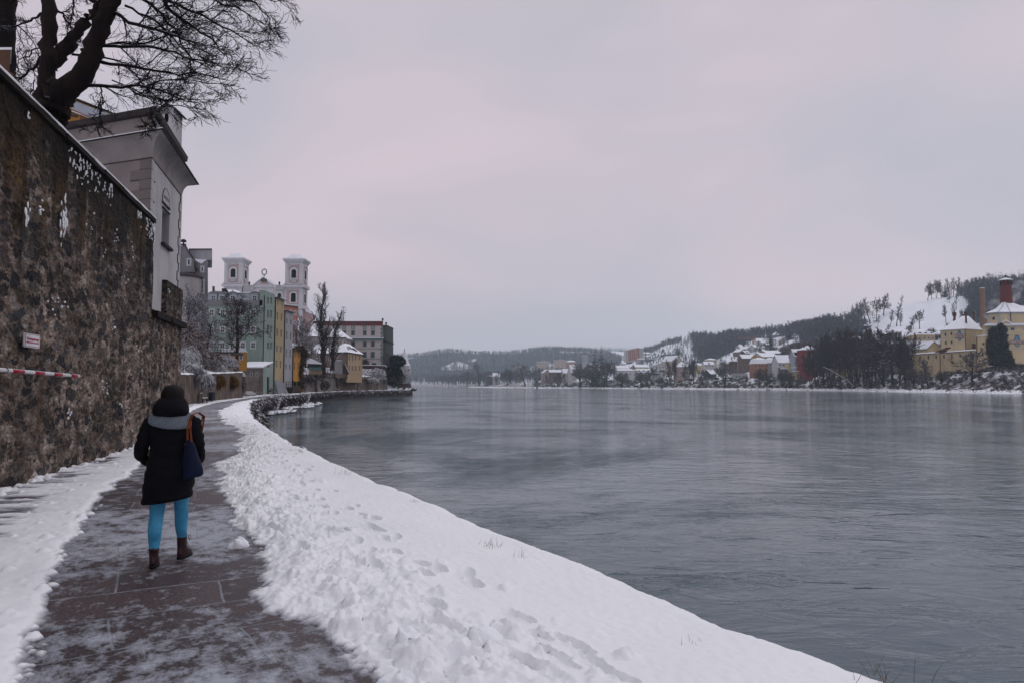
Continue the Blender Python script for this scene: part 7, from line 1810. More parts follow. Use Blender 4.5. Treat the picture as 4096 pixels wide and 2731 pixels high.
def riprap():
 rng=np.random.default_rng(77);V=[];F=[];cum=np.concatenate([[0],np.cumsum(np.hypot(*np.diff(WL,axis=0).T))])
 T=[]
 base=np.array([(1,0,-.2),(.3,.9,-.2),(-.8,.55,-.2),(-.8,-.6,-.2),(.3,-.9,-.2),(.1,.05,.75)]);bf=np.array([(0,1,5),(1,2,5),(2,3,5),(3,4,5),(4,0,5)])
 n=5200;Vs=[];Fs=[]
 for i in range(n):
  Yq=240+900*rng.random()**1.6;x=np.interp(Yq,WL[:,1],WL[:,0])+rng.normal(1.2,1.5);s=rng.uniform(.25,.75)*(1+Yq/1800)
  a=rng.random()*6.28;c,s_=math.cos(a),math.sin(a);v=base*s*rng.uniform(.7,1.3,(6,1));v=np.stack([v[:,0]*c-v[:,1]*s_,v[:,0]*s_+v[:,1]*c,v[:,2]],-1)
  Vs.append(np.array([x,Yq,0]));Fs.append(v)
 P=np.array(Vs);z=land_z(P[:,0],P[:,1]);P[:,2]=np.maximum(z,WATER_Z-.1);V=(P[:,None]+np.array(Fs)).reshape(-1,3)
 F=(bf[None]+np.arange(n)[:,None,None]*6).reshape(-1,3)
 o=mesh_obj('riprap',V,F,mk('riprap_stone',(.035,.032,.036),(.08,.072,.075),.5,.9,snow=1,snow_lo=.60,snow_n=.8));tag(o,'dark stones dusted with snow along the far waterline','riprap',kind='stuff')
riprap()
hue=dict(white=(.60,.60,.61),offw=(.48,.46,.45),cream=(.48,.42,.35),yellow=(.52,.43,.24),ochre=(.46,.35,.19),orange=(.33,.17,.11),salmon=(.38,.24,.19),red=(.23,.032,.034),brown=(.15,.10,.085),dark=(.045,.042,.045),grey=(.27,.27,.29),pink=(.46,.36,.33),blueg=(.40,.44,.48),beige=(.40,.34,.28))
def wm(c):
 k='plaster_'+c
 return MATS.get(k) or mk(k,hue[c],tuple(v*.82 for v in hue[c]),.3,.85,dirt=.2)
WINM=mk('far_window',(.020,.024,.032),(.05,.055,.065),.8,.25)
def house(label,cf,x0,x1,yr,ye,yb,c,roof='gx',dep=9,Y=None,rot=0.0,wins=(2,3),ww=.9,wh=1.3,trim=False,chim=0,name='house',cat='house',group=None,dormers=0,over=.4,balcony=None,roofm=None,hipk=.3,xr=None):
 """x0,x1 wall sides; yr ridge, ye eave, yb base in the traced crop. gx: ridge across the view, gy: gable towards the river"""
 pa,pb_=cf(x0,yb),cf(x1,yb);pc=((pa[0]+pb_[0])/2,pa[1])
 if Y is None:
  h_=hit(pc[0],pc[1]);Y=h_.y if h_ else 700
 else:Y=ylay(pc[0],Y)
 A=at(pa[0],pa[1],Y);B=at(pb_[0],pb_[1],Y);W=B.x-A.x;cx=(A.x+B.x)/2
 W=W/max(.4,math.cos(rot)) if False else W
 ze=at(pc[0],cf(x0,ye)[1],Y).z;zr=at(pc[0],cf(x0,yr)[1],Y).z
 zg=min(lz(cx-W/2,Y),lz(cx+W/2,Y),lz(cx,Y+dep),A.z)-.6
 t=thing(name,label,cat,(cx,Y,zg),group)
 Rz=Matrix.Rotation(rot,4,'Z');O=Vector((cx,Y,0))
 def T(x,y,z):q=Rz@Vector((x,y,0));return(O.x+q.x,O.y+q.y,z)
 w=MB();hw=W/2
 if roof=='gy':
  w.hexa([T(-hw,0,zg),T(hw,0,zg),T(hw,0,ze),T(0,0,zr),T(-hw,0,ze)],[T(-hw,dep,zg),T(hw,dep,zg),T(hw,dep,ze),T(0,dep,zr),T(-hw,dep,ze)])
 elif roof=='gx':
  w.hexa([T(-hw,0,zg),T(-hw,0,ze),T(-hw,dep/2,zr),T(-hw,dep,ze),T(-hw,dep,zg)],[T(hw,0,zg),T(hw,0,ze),T(hw,dep/2,zr),T(hw,dep,ze),T(hw,dep,zg)])
 else:
  w.hexa([T(-hw,0,zg),T(hw,0,zg),T(hw,dep,zg),T(-hw,dep,zg)],[T(-hw,0,ze),T(hw,0,ze),T(hw,dep,ze),T(-hw,dep,ze)])
 w.build('wall',wm(c),t)
 r=MB();o=over;th=.28;dz=.05
 def slab(P):
  P=[Vector(p) for p in P];n=(P[1]-P[0]).cross(P[2]-P[0]).normalized();n=n if n.z>0 else -n
  r.hexa([tuple(p+Vector((0,0,dz-.16))) for p in P],[tuple(p+Vector((0,0,dz-.01))) for p in P],1)
  r.hexa([tuple(p+Vector((0,0,dz))) for p in P],[tuple(p+Vector((0,0,dz+th))) for p in P],0)
 sl_=(zr-ze)/(hw if roof=='gy' else dep/2)*o
 if roof=='gy':
  slab([T(-hw-o,-o,ze-sl_),T(0,-o,zr),T(0,dep+o,zr),T(-hw-o,dep+o,ze-sl_)]);slab([T(0,-o,zr),T(hw+o,-o,ze-sl_),T(hw+o,dep+o,ze-sl_),T(0,dep+o,zr)])
 elif roof=='gx':
  slab([T(-hw-o,-o,ze-sl_),T(hw+o,-o,ze-sl_),T(hw+o,dep/2,zr),T(-hw-o,dep/2,zr)]);slab([T(-hw-o,dep/2,zr),T(hw+o,dep/2,zr),T(hw+o,dep+o,ze-sl_),T(-hw-o,dep+o,ze-sl_)])
 elif roof=='hip':
  e=[T(-hw-o,-o,ze),T(hw+o,-o,ze),T(hw+o,dep+o,ze),T(-hw-o,dep+o,ze)];k=min(hw*.98,max(dep/2,hw*hipk)) if hw>dep/2*.9 else hw*.98
  q=[T(-hw+k,dep/2,zr),T(hw-k,dep/2,zr)];b=len(r.v)
  r.add([(x,y,z-.1) for x,y,z in e],[(0,1,2,3)],1);E2=[(x,y,z+.18) for x,y,z in e]
  r.add([(x,y,z-.1) for x,y,z in e]+[(x,y,z+.05) for x,y,z in e],[(i,(i+1)%4,4+(i+1)%4,4+i) for i in range(4)],1)
  r.add([(x,y,z+.05) for x,y,z in e]+E2,[(i,(i+1)%4,4+(i+1)%4,4+i) for i in range(4)],0)
  r.add(E2+q,[(0,1,5,4),(1,2,5),(2,3,4,5),(3,0,4)],0)
 elif roof=='man':
  k=1.6;zm=ze+(zr-ze)*.72
  a=[T(-hw-.2,-.2,ze),T(hw+.2,-.2,ze),T(hw+.2,dep+.2,ze),T(-hw-.2,dep+.2,ze)];b2=[T(-hw+k*.7,k*.7,zm),T(hw-k*.7,k*.7,zm),T(hw-k*.7,dep-k*.7,zm),T(-hw+k*.7,dep-k*.7,zm)]
  c2=[T(-hw*.3,dep*.4,zr),T(hw*.3,dep*.4,zr),T(hw*.3,dep*.6,zr),T(-hw*.3,dep*.6,zr)]
  r.add(a+b2+c2,[(i,(i+1)%4,4+(i+1)%4,4+i) for i in range(4)]+[(4+i,4+(i+1)%4,8+(i+1)%4,8+i) for i in range(4)]+[(8,9,10,11)],0)
 else:
  e=[T(-hw-o,-o,ze),T(hw+o,-o,ze),T(hw+o,dep+o,ze),T(-hw-o,dep+o,ze)];r.hexa([(x,y,z+.003) for x,y,z in e],[(x,y,z+.22) for x,y,z in e],1)
  f=[T(-hw-o,-o,0),T(hw+o,-o,0),T(hw+o,dep+o,0),T(-hw-o,dep+o,0)];rt=max(zr,ze+.5);r.hexa([(x,y,ze+.224) for x,y,z in f],[(x,y,rt) for x,y,z in f],0)
 rf=r.build('roof',[roofm or rsnow_m,tile_m],t)
 G=Facade(T(-hw,0,0)[:2],T(hw,0,0)[:2])
 rows_,cols_=wins
 zb_v=max(lz(cx,Y),A.z)
 if rows_ and cols_:
  fh=(ze-zb_v)/rows_
  for i in range(rows_):
   z=zb_v+fh*(i+.5)
   for j in range(cols_):
    u=W*(j+.5)/cols_;a_=min(ww/2,W/cols_*.35);h2=min(wh/2,fh*.36)
    m=MB();G.box(m,u-a_,u+a_,z-h2,z+h2,.01,.05);wi=m.build('window',WINM,t)
    if trim:
     m=MB();tt=.16
     G.box(m,u-a_-tt,u-a_,z-h2-tt,z+h2+tt,.01,.08);G.box(m,u+a_,u+a_+tt,z-h2-tt,z+h2+tt,.01,.08);G.box(m,u-a_,u+a_,z+h2,z+h2+tt,.01,.08);G.box(m,u-a_,u+a_,z-h2-tt,z-h2,.01,.08);G.box(m,u-.04,u+.04,z-h2,z+h2,.052,.075)
     m.build('frame',frame_m,wi)
 if roof=='gy' and zr-ze>2.2 and rows_:
  m=MB();G.box(m,W/2-.45,W/2+.45,ze+.1,ze+1.3,.01,.05);m.build('window',WINM,t)
 for k in range(chim):
  xx=hw*(-.45+.9*k/max(1,chim-1)) if chim>1 else hw*.25
  m=MB();zc=zr+.8;P=[(xx-.45,dep*.42),(xx+.45,dep*.42),(xx+.45,dep*.42+.8),(xx-.45,dep*.42+.8)]
  m.prism(P,ze,zc,T=T);ch=m.build('chimney',brick_m,rf)
 for k in range(dormers):
  xx=W*(k+.5)/dormers;zd=ze+(zr-ze)*.18;hd=(zr-ze)*.38;m=MB()
  G.box(m,xx-.75,xx+.75,zd,zd+hd,-dep*.3,-.35);d_=m.build('dormer',tile_m,rf);m=MB();P=[G.pt(xx-1,zd+hd,-.1),G.pt(xx+1,zd+hd,-.1),G.pt(xx+1,zd+hd+.3,-dep*.32),G.pt(xx-1,zd+hd+.3,-dep*.32)]
  m.hexa(P,[(a_,b_,c_+.2) for a_,b_,c_ in P]);m.build('dormer_roof',rsnow_m,d_)
 if balcony:
  for(fx0,fx1,fz,bm) in balcony:
   z=zb_v+(ze-zb_v)*fz;m=MB();G.box(m,W*fx0,W*fx1,z,z+1.1,.9,1.0);G.box(m,W*fx0,W*fx0+.1,z,z+1.1,0.01,.9);G.box(m,W*fx1-.1,W*fx1,z,z+1.1,.01,.9);G.box(m,W*fx0,W*fx1,z-.15,z-.003,.01,1.0)
   m.build('balcony',bm,t)
 return t,G,T,(W,ze,zr,zg,Y,cx)
gbal=mk('green_balcony',(.012,.045,.038),None,2,.7);wbal=mk('white_balcony',(.40,.40,.42),None,2,.7);rbal=mk('red_wall_trim',(.12,.02,.02),None,2,.8)
house('tiny beige block half hidden behind the leftmost big tree group',cQ,312,480,560,575,760,'beige','flat',wins=(3,3),Y=930)
house('low white house with steep snowy roof between the two left tree groups',cC,968,1045,498,530,600,'offw','gx',wins=(1,3),Y=1010)
house('small dark cottage left of the steep snowy roof',cC,900,965,503,535,590,'brown','hip',wins=(1,2),Y=1020)
house('pink house with two small gable windows right of the lone dark spruce',cQ,932,1112,622,690,850,'pink','gy',dep=22,wins=(2,2),Y=800,rot=.12)
house('long row house with snowy roof stretching behind the pink gabled house',cQ,1050,1380,630,680,800,'brown','gx',wins=(2,6),Y=825)
house('pair of row houses with steep ribbed snowy roofs left of the tower shaped house',cQ,1350,1520,612,700,800,'offw','gx',wins=(1,3),Y=790,rot=.2)
house('narrow white house with very steep bright roof among the riverside trees',cQ,1512,1650,528,685,800,'white','gx',dep=8,wins=(1,2),Y=770,rot=.5)
house('pale apartment block with lift tower, left one below the wooded hill',cQ,792,1045,462,470,590,'cream','flat',dep=14,wins=(4,8),Y=1280)
house('pale apartment block with roof box, right one below the wooded hill',cQ,1158,1412,425,432,560,'cream','flat',dep=14,wins=(4,8),Y=1330)
house('reddish house with snowy hipped roof beside the right apartment block',cQ,1415,1625,430,465,560,'salmon','hip',wins=(3,4),Y=1250)
house('distant grey high-rise behind the pair of tall firs',cQ,1765,1880,325,332,470,'grey','flat',wins=(6,3),Y=1450)
for(x,w_,y0,y1,Y_) in((918,44,440,462,1279),(1285,44,402,425,1329)):
 a=at(*cQ(x-w_/2,y0),Y_+2);b=at(*cQ(x+w_/2,y1+12),Y_+2);m=MB();m.box(a.x,b.x,Y_+3,Y_+8,b.z,a.z);q=m.build('roof_box',wm('cream'),None,origin=(a.x,Y_,b.z));q.name='lift_house'
 tag(q,'lift housing on the roof of the %s pale apartment block'%('left' if x<1000 else'right'),'lift housing')
house('long low white modern house at the river, left of the bare birch',cK,112,640,792,830,1000,'white','gx',dep=12,wins=(1,5),Y=700,ww=1.6)
house('russet house behind the long low white house',cK,150,470,715,778,850,'salmon','gx',dep=11,wins=(1,3),Y=745,rot=.25)
house('apricot house with broad snowy roof behind the dark little pine',cK,592,925,688,750,850,'ochre','gx',dep=12,wins=(1,4),Y=760,rot=.2)
house('low white row with skylit roof between the modern house and the balcony house',cK,640,960,785,868,1000,'offw','gx',dep=9,wins=(1,5),Y=690,dormers=3)
house('white house with long dark green balconies facing the river',cK,1060,1290,662,705,1000,'white','gy',dep=12,wins=(3,3),Y=665,balcony=((.45,1.05,.52,gbal),(-.5,.45,.25,gbal)))
house('wide pinkish villa with snowy hipped roofs behind the two bare poplars',cK,1570,1890,612,748,1010,'pink','hip',dep=14,wins=(3,5),Y=610,trim=True,chim=1)
house('pale yellow house with half hipped gable right of the pinkish villa',cK,1975,2235,640,712,990,'yellow','hip',dep=12,wins=(2,3),Y=605,hipk=.5)
house('cream gabled house high above the balcony house',cK,1500,1690,478,600,640,'cream','gy',dep=24,wins=(1,2),rot=.35,Y=720)
house('chalet with broad snowy roof half way up the left slope',cK,870,1105,470,528,570,'beige','gx',dep=12,wins=(1,4),rot=.25,balcony=((.5,1,.3,wbal),))
house('low shed roof house below the left slope chalet',cK,878,1080,540,572,606,'grey','gx',wins=(1,3))
house('pale square house with flat snowy roof left of the chalet',cK,632,850,528,568,660,'offw','hip',wins=(2,3))
house('snowy hipped house with dark dormer below the snow field',cK,1215,1385,385,462,490,'brown','hip',wins=(1,3),dormers=1)
house('white house with long snowy roof directly below the tower flats',cK,600,830,390,430,490,'white','gx',wins=(1,4),rot=.2)
house('narrow snowy roofed house right of the house below the flats',cK,805,950,402,436,470,'grey','gx',wins=(1,2),rot=.2)
house('dark gabled house below the left end of the tower flats',cK,478,618,450,488,550,'brown','gy',dep=14,wins=(1,2))
house('small white house at the left foot of the tower flats',cK,290,425,446,476,525,'white','hip',wins=(1,2))
house('dark fronted house with snowy gable at the lower left of the village',cK,355,520,530,578,640,'dark','gy',dep=12,wins=(1,2))
house('lowest left snowy roof of the village slope',cK,285,400,600,670,710,'offw','gx',wins=(1,1),rot=.5)
def flats():
 Y=1150;t=thing('tower_flats','stepped grey tower flats with orange vertical stripes on the left slope','building',at(*cK(570,460),Y));F=flatF(Y)
 for i,(x0,x1,y0,y1,o) in enumerate(((355,430,350,460,0),(430,500,340,462,1.5),(500,610,322,450,3),(610,700,300,430,1.5),(700,790,305,410,0))):
  m=MB();u0,z1=F.uz(*cK(x0,y0));u1,z0=F.uz(*cK(x1,y1));F.box(m,u0,u1,z0-12,z1,-14,o);b=m.build('block',wm('offw'),t)
  if i in(1,2,3):
   for q in(.0,.55):m=MB();F.box(m,u0+(u1-u0)*q,u0+(u1-u0)*(q+.28),z0-10,z1-.5,o+.05,o+.3);m.build('stripe',mk('orange_panel',(.32,.11,.06),None,1,.8) if'orange_panel' not in MATS else MATS['orange_panel'],b)
  for r_ in range(6):
   z=z1-2-r_*3;m=MB();F.box(m,u0+(u1-u0)*.36,u0+(u1-u0)*.50,z-.8,z+.7,o+.05,o+.35);m.build('window',WINM,b)
  m=MB();F.box(m,u0,u1,z1+.005,z1+.35,-14,o);m.build('roof_snow',rsnow_m,b)
flats()
house('cluster of small snowy roofs with round topped dormer left of the leafless limes',cM,110,330,740,808,870,'offw','gx',dep=10,wins=(1,3),Y=560,dormers=1)
house('snowy roofed house directly behind the round topped dormer house',cM,160,400,655,700,745,'cream','hip',wins=(1,3),Y=600,chim=1)
house('dark timber barn with bright lean snowy roof near the parked cars',cM,215,420,925,1022,1130,'dark','gx',dep=9,wins=(0,0),Y=505,rot=.55)
house('small hipped house with two chimneys behind the limes',cM,735,885,642,735,780,'brown','hip',dep=8,wins=(1,2),Y=545,chim=2)
house('big brown house with long snowy half hipped roof at mid slope',cM,1000,1400,570,662,790,'brown','gx',dep=14,wins=(2,7),Y=545)
house('low white garden pavilion with arched door near the water',cM,820,1130,1012,1030,1170,'white','flat',dep=8,wins=(1,4),Y=474)
house('orange house with snowy mansard roof and black chimneys near the bank',cM,1275,1605,640,785,990,'orange','man',dep=12,wins=(2,4),Y=470,chim=2,trim=False)
house('grey wing with white mansard joined to the right of the orange house',cM,1610,1795,640,768,1000,'grey','man',dep=11,wins=(3,2),Y=476,chim=1)
house('long buff building with very wide snowy roof behind the orange house',cM,1450,1870,530,628,720,'ochre','gx',dep=18,wins=(1,2),Y=520,rot=.22)
house('salmon gabled building behind the long buff building',cM,1560,1975,470,545,600,'salmon','gx',dep=18,wins=(0,0),Y=570,rot=.22)
house('big white gabled house with steep left gable and balcony',cM,1850,2235,582,762,1110,'white','gx',dep=13,wins=(3,5),Y=450,balcony=((-.05,.15,.55,mk('grey_balcony',(.15,.15,.16),None,2,.7)),))
house('yellow mansard house wedged beside the pale blue house',cM,2105,2250,695,760,1000,'yellow','man',dep=9,wins=(2,2),Y=444)
t_,G_,T_,I_=house('pale blue white house with three dormers left of the red house',cN,562,775,532,700,960,'blueg','gx',dep=11,wins=(0,0),Y=428,dormers=3)
def extra_wins(t,G,cf,rects,m_=None,trim=False):
 for r_ in rects:
  h=G.rect(cf,*r_);m=MB();G.box(m,*h,.01,.06);w=m.build('window',m_ or WINM,t)
  if trim:
   m=MB();a,b,c,d=h;tt=.2
   G.box(m,a-tt,a,c-tt,d+tt,.01,.09);G.box(m,b,b+tt,c-tt,d+tt,.01,.09);G.box(m,a,b,d,d+tt,.01,.09);G.box(m,a,b,c-tt,c,.01,.09);G.box(m,(a+b)/2-.06,(a+b)/2+.06,c,d,.062,.085);m.build('frame',frame_m,w)
extra_wins(t_,G_,cN,[(x,762,x+14,822) for x in(590,628,666,704,742)]+[(x,895,x+12,908) for x in(594,632,668,708,746)])
M4=frame_on(Vector(G_.pt(*G_.uz(*cN(610,858)),.03))-org(t_),G_.d,(0,0,1));text_mesh('Hotel',2.1,M4,'lettering',mk('ink_grey',(.04,.045,.055),None,2,.8),t_,.9,.01)
t_,G_,T_,I_=house('tall bright red house with white framed windows and balconies',cN,778,1075,440,552,1010,'red','hip',dep=13,wins=(0,0),Y=418,chim=2,hipk=.4)
extra_wins(t_,G_,cN,[(802,632,822,720),(868,632,886,720),(930,625,985,690),(805,772,824,860),(870,768,890,848),(935,765,985,830),(1020,625,1038,690),(808,905,826,960)],trim=True)
m=MB();h=G_.rect(cN,870,690,1000,735);G_.box(m,*h,.9,1.0);G_.box(m,h[0],h[1],h[2]-.2,h[2]-.003,.01,1.0);m.build('balcony',wbal,t_)
m=MB();h=G_.rect(cN,900,832,1000,872);G_.box(m,*h,.9,1.0);G_.box(m,h[0],h[1],h[2]-.2,h[2]-.003,.01,1.0);m.build('balcony',wbal,t_)
m=MB();z0=G_.uz(*cN(800,568))[1];z1=G_.uz(*cN(800,552))[1];G_.box(m,-.4,G_.L+.4,z0,z1+.05,.01,.5);m.build('cornice',gry_m,t_)
house('low yellow shed with snowy lean roof in front of the red house',cN,590,885,1022,1046,1175,'yellow','flat',dep=7,wins=(1,4),Y=398)
house('low grey glazed building below the big white gabled house',cN,300,560,958,985,1170,'grey','flat',dep=8,wins=(2,7),Y=410)
house('white terrace block between the yellow shed and the pale blue house',cN,566,770,938,962,1040,'offw','flat',dep=6,wins=(0,0),Y=412)
house('white house with bright square roof right of the crane',cM,1330,1455,195,262,335,'white','gx',wins=(1,2),rot=.1)
house('house with slanting snowy roof right beside the tall fir',cM,1450,1555,252,305,385,'offw','gx',wins=(1,2),rot=.5)
house('snowy roofed house below the white square roofed house',cM,1272,1395,345,415,480,'offw','gx',wins=(1,2),rot=.6)
house('house with pyramid snow roof and dormer high on the slope',cM,1735,1875,40,122,175,'grey','hip',dep=8,wins=(1,2),dormers=1)
house('beige gabled chalet below the pyramid roofed house',cM,1872,2060,180,250,310,'beige','gy',dep=12,wins=(2,3),rot=-.3)
house('wooden chalet with wide snowy eaves below the crane',cM,905,1160,440,510,580,'brown','gy',dep=12,wins=(1,3),rot=.35,balcony=((.3,1,.35,wbal),))
house('upper of two narrow snowy roofs left of the crane foot',cM,955,1050,335,400,445,'white','gx',wins=(1,1),rot=.6)
house('lower of two narrow snowy roofs left of the crane foot',cM,945,1080,372,450,490,'white','gx',wins=(1,1),rot=.6,Y=735)
house('white gable with one dark window at the crane foot',cM,1085,1250,385,440,495,'white','gy',dep=11,wins=(1,1),rot=.3)
house('dark shed with diagonal snowy roof under the white gable',cM,1045,1255,480,545,580,'dark','gx',wins=(0,0),rot=.5)
house('tiny white tower house on the wooded slope',cM,830,885,422,438,480,'offw','flat',wins=(1,1),dep=5)
house('white lookout hut with snow cap left of the crane mast',cM,1112,1150,262,275,345,'white','hip',wins=(1,1),dep=4)
house('small white pillar house among the trees of the left slope',cM,250,290,545,555,600,'white','flat',wins=(0,0),dep=4)
house('faint white house near the ridge right of the blue spruce',cO,1522,1570,675,700,735,'offw','gy',wins=(0,0),dep=7)
def crane():
 Y=hit(*cM(1255,445)).y;a=at(*cM(1255,470),Y);top=at(*cM(1248,185),Y);jl=at(*cM(895,212),Y)
 t=thing('tower_crane','slim orange tower crane standing among the slope houses','crane',tuple(a));cm=mk('crane_orange',(.40,.13,.06),None,2,.6)
 w=.75
 m=MB()
 for dx,dy in((-w,-w),(w,-w),(w,w),(-w,w)):m.tube([(a.x+dx,Y+dy,a.z-12),(a.x+dx,Y+dy,top.z)],.16,4)
 n=16;
 for k in range(n):
  z0=a.z-12+(top.z-a.z+12)*k/n;z1=a.z-12+(top.z-a.z+12)*(k+1)/n;s=1 if k%2 else -1
  m.tube([(a.x-w*s,Y-w,z0),(a.x+w*s,Y-w,z1)],.11,4);m.tube([(a.x-w*s,Y+w,z0),(a.x+w*s,Y+w,z1)],.11,4)
 m.build('mast',cm,t)
 m=MB();A_,B_=Vector((a.x+3,Y,top.z)),Vector((jl.x,Y,jl.z))
 for off in((-.5,0),(.5,0),(0,1.1)):m.tube([A_+Vector((0,off[0],off[1])),B_+Vector((0,off[0],off[1]))],.13,4)
 for k in range(24):
  q0,q1=k/24,(k+1)/24;P,Q=A_.lerp(B_,q0),A_.lerp(B_,q1);m.tube([P+Vector((0,-.5,0)),P.lerp(Q,.5)+Vector((0,0,1.1)),Q+Vector((0,-.5,0))],.09,4)
 m.build('jib',cm,t);m=MB();m.box(a.x+1.5,a.x+3.2,Y-.8,Y+.8,top.z-2.2,top.z);m.build('counterweight',wm('grey'),t)
crane()
house('ochre house seen through the willow thicket',cN,1700,2100,540,638,1060,'ochre','gx',dep=12,wins=(3,5),Y=400)
house('buff house left behind the willow thicket',cN,1380,1640,560,650,1040,'beige','gx',dep=11,wins=(2,4),Y=408)
house('snowy roof and dark wall right of the thicket crown',cE,925,1062,922,945,1040,'dark','gx',dep=9,wins=(1,3),Y=425)
house('bright snowy gable roof seen through the thicket',cE,735,870,965,1040,1120,'offw','gx',dep=9,wins=(1,3),Y=415,rot=.3)
house('tiny snow capped boat shed at the bank under the thicket',cE,690,780,1172,1205,1240,'brown','gx',dep=5,wins=(0,0),Y=372)
house('yellow villa with white mansard roof and dormers above the long grey hall',cE,1232,1415,788,832,900,'ochre','man',dep=12,wins=(1,4),trim=True,dormers=3,ww=1.2,Y=430)
house('long low grey hall with flat snowy roof below the yellow villa',cE,1092,1460,895,935,1010,'grey','flat',dep=14,wins=(1,12),ww=.7,Y=385)
house('buff gabled house with single dark window beside the brewery',cE,1330,1482,905,975,1020,'yellow','gy',dep=14,wins=(0,0),Y=362)
house('old white ruin like house on the wooded ridge',cE,155,210,700,725,800,'grey','gy',wins=(1,1),dep=7)
house('low dark hut in front of the snow meadow',cE,640,752,728,745,775,'dark','flat',wins=(0,0),dep=8)
def red_tower():
 Y=500;a=at(*cN(1372,500),Y);b=at(*cN(1508,500),Y);c=(a+b)/2;r=(b.x-a.x)/2
 t=thing('red_turret','round red turret with snowy cone roof behind the red house','turret',(c.x,Y,8));m=MB();ze=at(*cN(1440,392),Y).z;zt=at(*cN(1430,262),Y).z
 m.lathe([(r,7),(r,ze)],16,(c.x,Y,0));m.build('wall',wm('red'),t);m=MB();m.lathe([(r*1.15,ze-.1),(r*1.15,ze+.2),(.1,zt)],16,(c.x,Y,0));m.build('roof',rsnow_m,t)
 m=MB();m.box(c.x-.5,c.x+.5,Y-r-.06,Y-r+.3,ze-5,ze-3.2);m.build('window',WINM,t)
red_tower()
bw_m=mk('brewery_plaster',(0.58,0.47,0.29),(0.50,0.40,0.24),.22,.85,dirt=.15)
bw2_m=mk('brewery_stained_plaster',(0.54,0.43,0.27),(0.46,0.36,0.22),.3,.85,dirt=.65)
btrim_m=mk('brewery_trim',(.40,.42,.45),(.34,.36,.39),.5,.8)
chim_m=mk('chimney_brick',(0.25,0.15,0.105),(0.19,0.11,0.075),1.2,.9,dirt=.3)
towb_m=mk('kiln_brick',(0.16,0.028,0.022),(0.10,0.02,0.016),1.2,.9,dirt=.3)
rust_b=mk('rust_steel',(.06,.016,.014),(.09,.025,.02),2,.7)
blue_m=mk('emblem_blue',(.02,.22,.42),(.02,.19,.36),1,.5);ban_m=mk('banner_brown',(.14,.03,.02),(.11,.025,.018),1,.6);let_m=mk('letter_white',(.62,.60,.56),None,1,.6);gold_m=mk('emblem_gold',(.45,.30,.08),None,1,.5)
def emblem(F,cf,bx0,by0,bx1,by1,ox0,oy0,ox1,oy1,par):
 def ell(s,o0,o1,mat,name,p,dz=0):
  a,z1=F.uz(*cf(ox0,oy0));b,z0=F.uz(*cf(ox1,oy1));cu,cz=(a+b)/2,(z0+z1)/2;m=MB()
  P=[(cu+(b-a)/2*s*math.cos(k*math.pi/16),cz+dz+(z1-z0)/2*s*math.sin(k*math.pi/16)) for k in range(32)]
  m.hexa([F.pt(u,z,o0) for u,z in P],[F.pt(u,z,o1) for u,z in P]);return m.build(name,mat,p),cu,cz,(b-a)/2,(z1-z0)/2
 t=thing('emblem_sign','oval blue emblem with brown banner reading INNSTADT, %s'%par,'sign',F.pt(*F.uz(*cf((bx0+bx1)/2,(by0+by1)/2))))
 _,cu,cz,ru,rz=ell(1.0,.02,.16,blue_m,'oval',t)
 m=MB()
 for(du,dz_,r_) in((0,.56,.20),(-.14,.44,.14),(.15,.42,.14),(0,.36,.16)):
  P=[(cu+ru*(du+r_*math.cos(k*math.pi/5)),cz+rz*(dz_+r_*.8*math.sin(k*math.pi/5))) for k in range(10)];m.hexa([F.pt(u,z,.17) for u,z in P],[F.pt(u,z,.2) for u,z in P])
 P=[(cu+ru*.42*math.cos(k*math.pi/6),cz+rz*(-.62+.14*math.sin(k*math.pi/6))) for k in range(12)];m.hexa([F.pt(u,z,.17) for u,z in P],[F.pt(u,z,.2) for u,z in P])
 m.build('figure',gold_m,t)
 m=MB();P=[(cu+ru*.8*math.cos(a),cz+rz*(.92+.12*math.sin(a))) for a in np.linspace(0,math.pi,8)];m.hexa([F.pt(u,z,.1) for u,z in P],[F.pt(u,z,.22) for u,z in P]);m.build('top_scroll',ban_m,t)
 a,z1=F.uz(*cf(bx0,by0));b,z0=F.uz(*cf(bx1,by1));m=MB();F.box(m,a,b,z0,z1,.18,.26);bn=m.build('banner',ban_m,t)
 m=MB();w=.09
 for q in((a,b,z1-w,z1),(a,b,z0,z0+w),(a,a+w,z0,z1),(b-w,b,z0,z1)):F.box(m,*q,.262,.29)
 m.build('banner_edge',gold_m,bn)
 M4=frame_on(Vector(F.pt((a+b)/2,(z0+z1)/2,.27))-org(t),F.d,(0,0,1));H=(z1-z0)*1.02
 text_mesh('INNSTADT',H,M4,'lettering',let_m,t,(b-a)*.92/(H*4.75),.012,bold=.03)
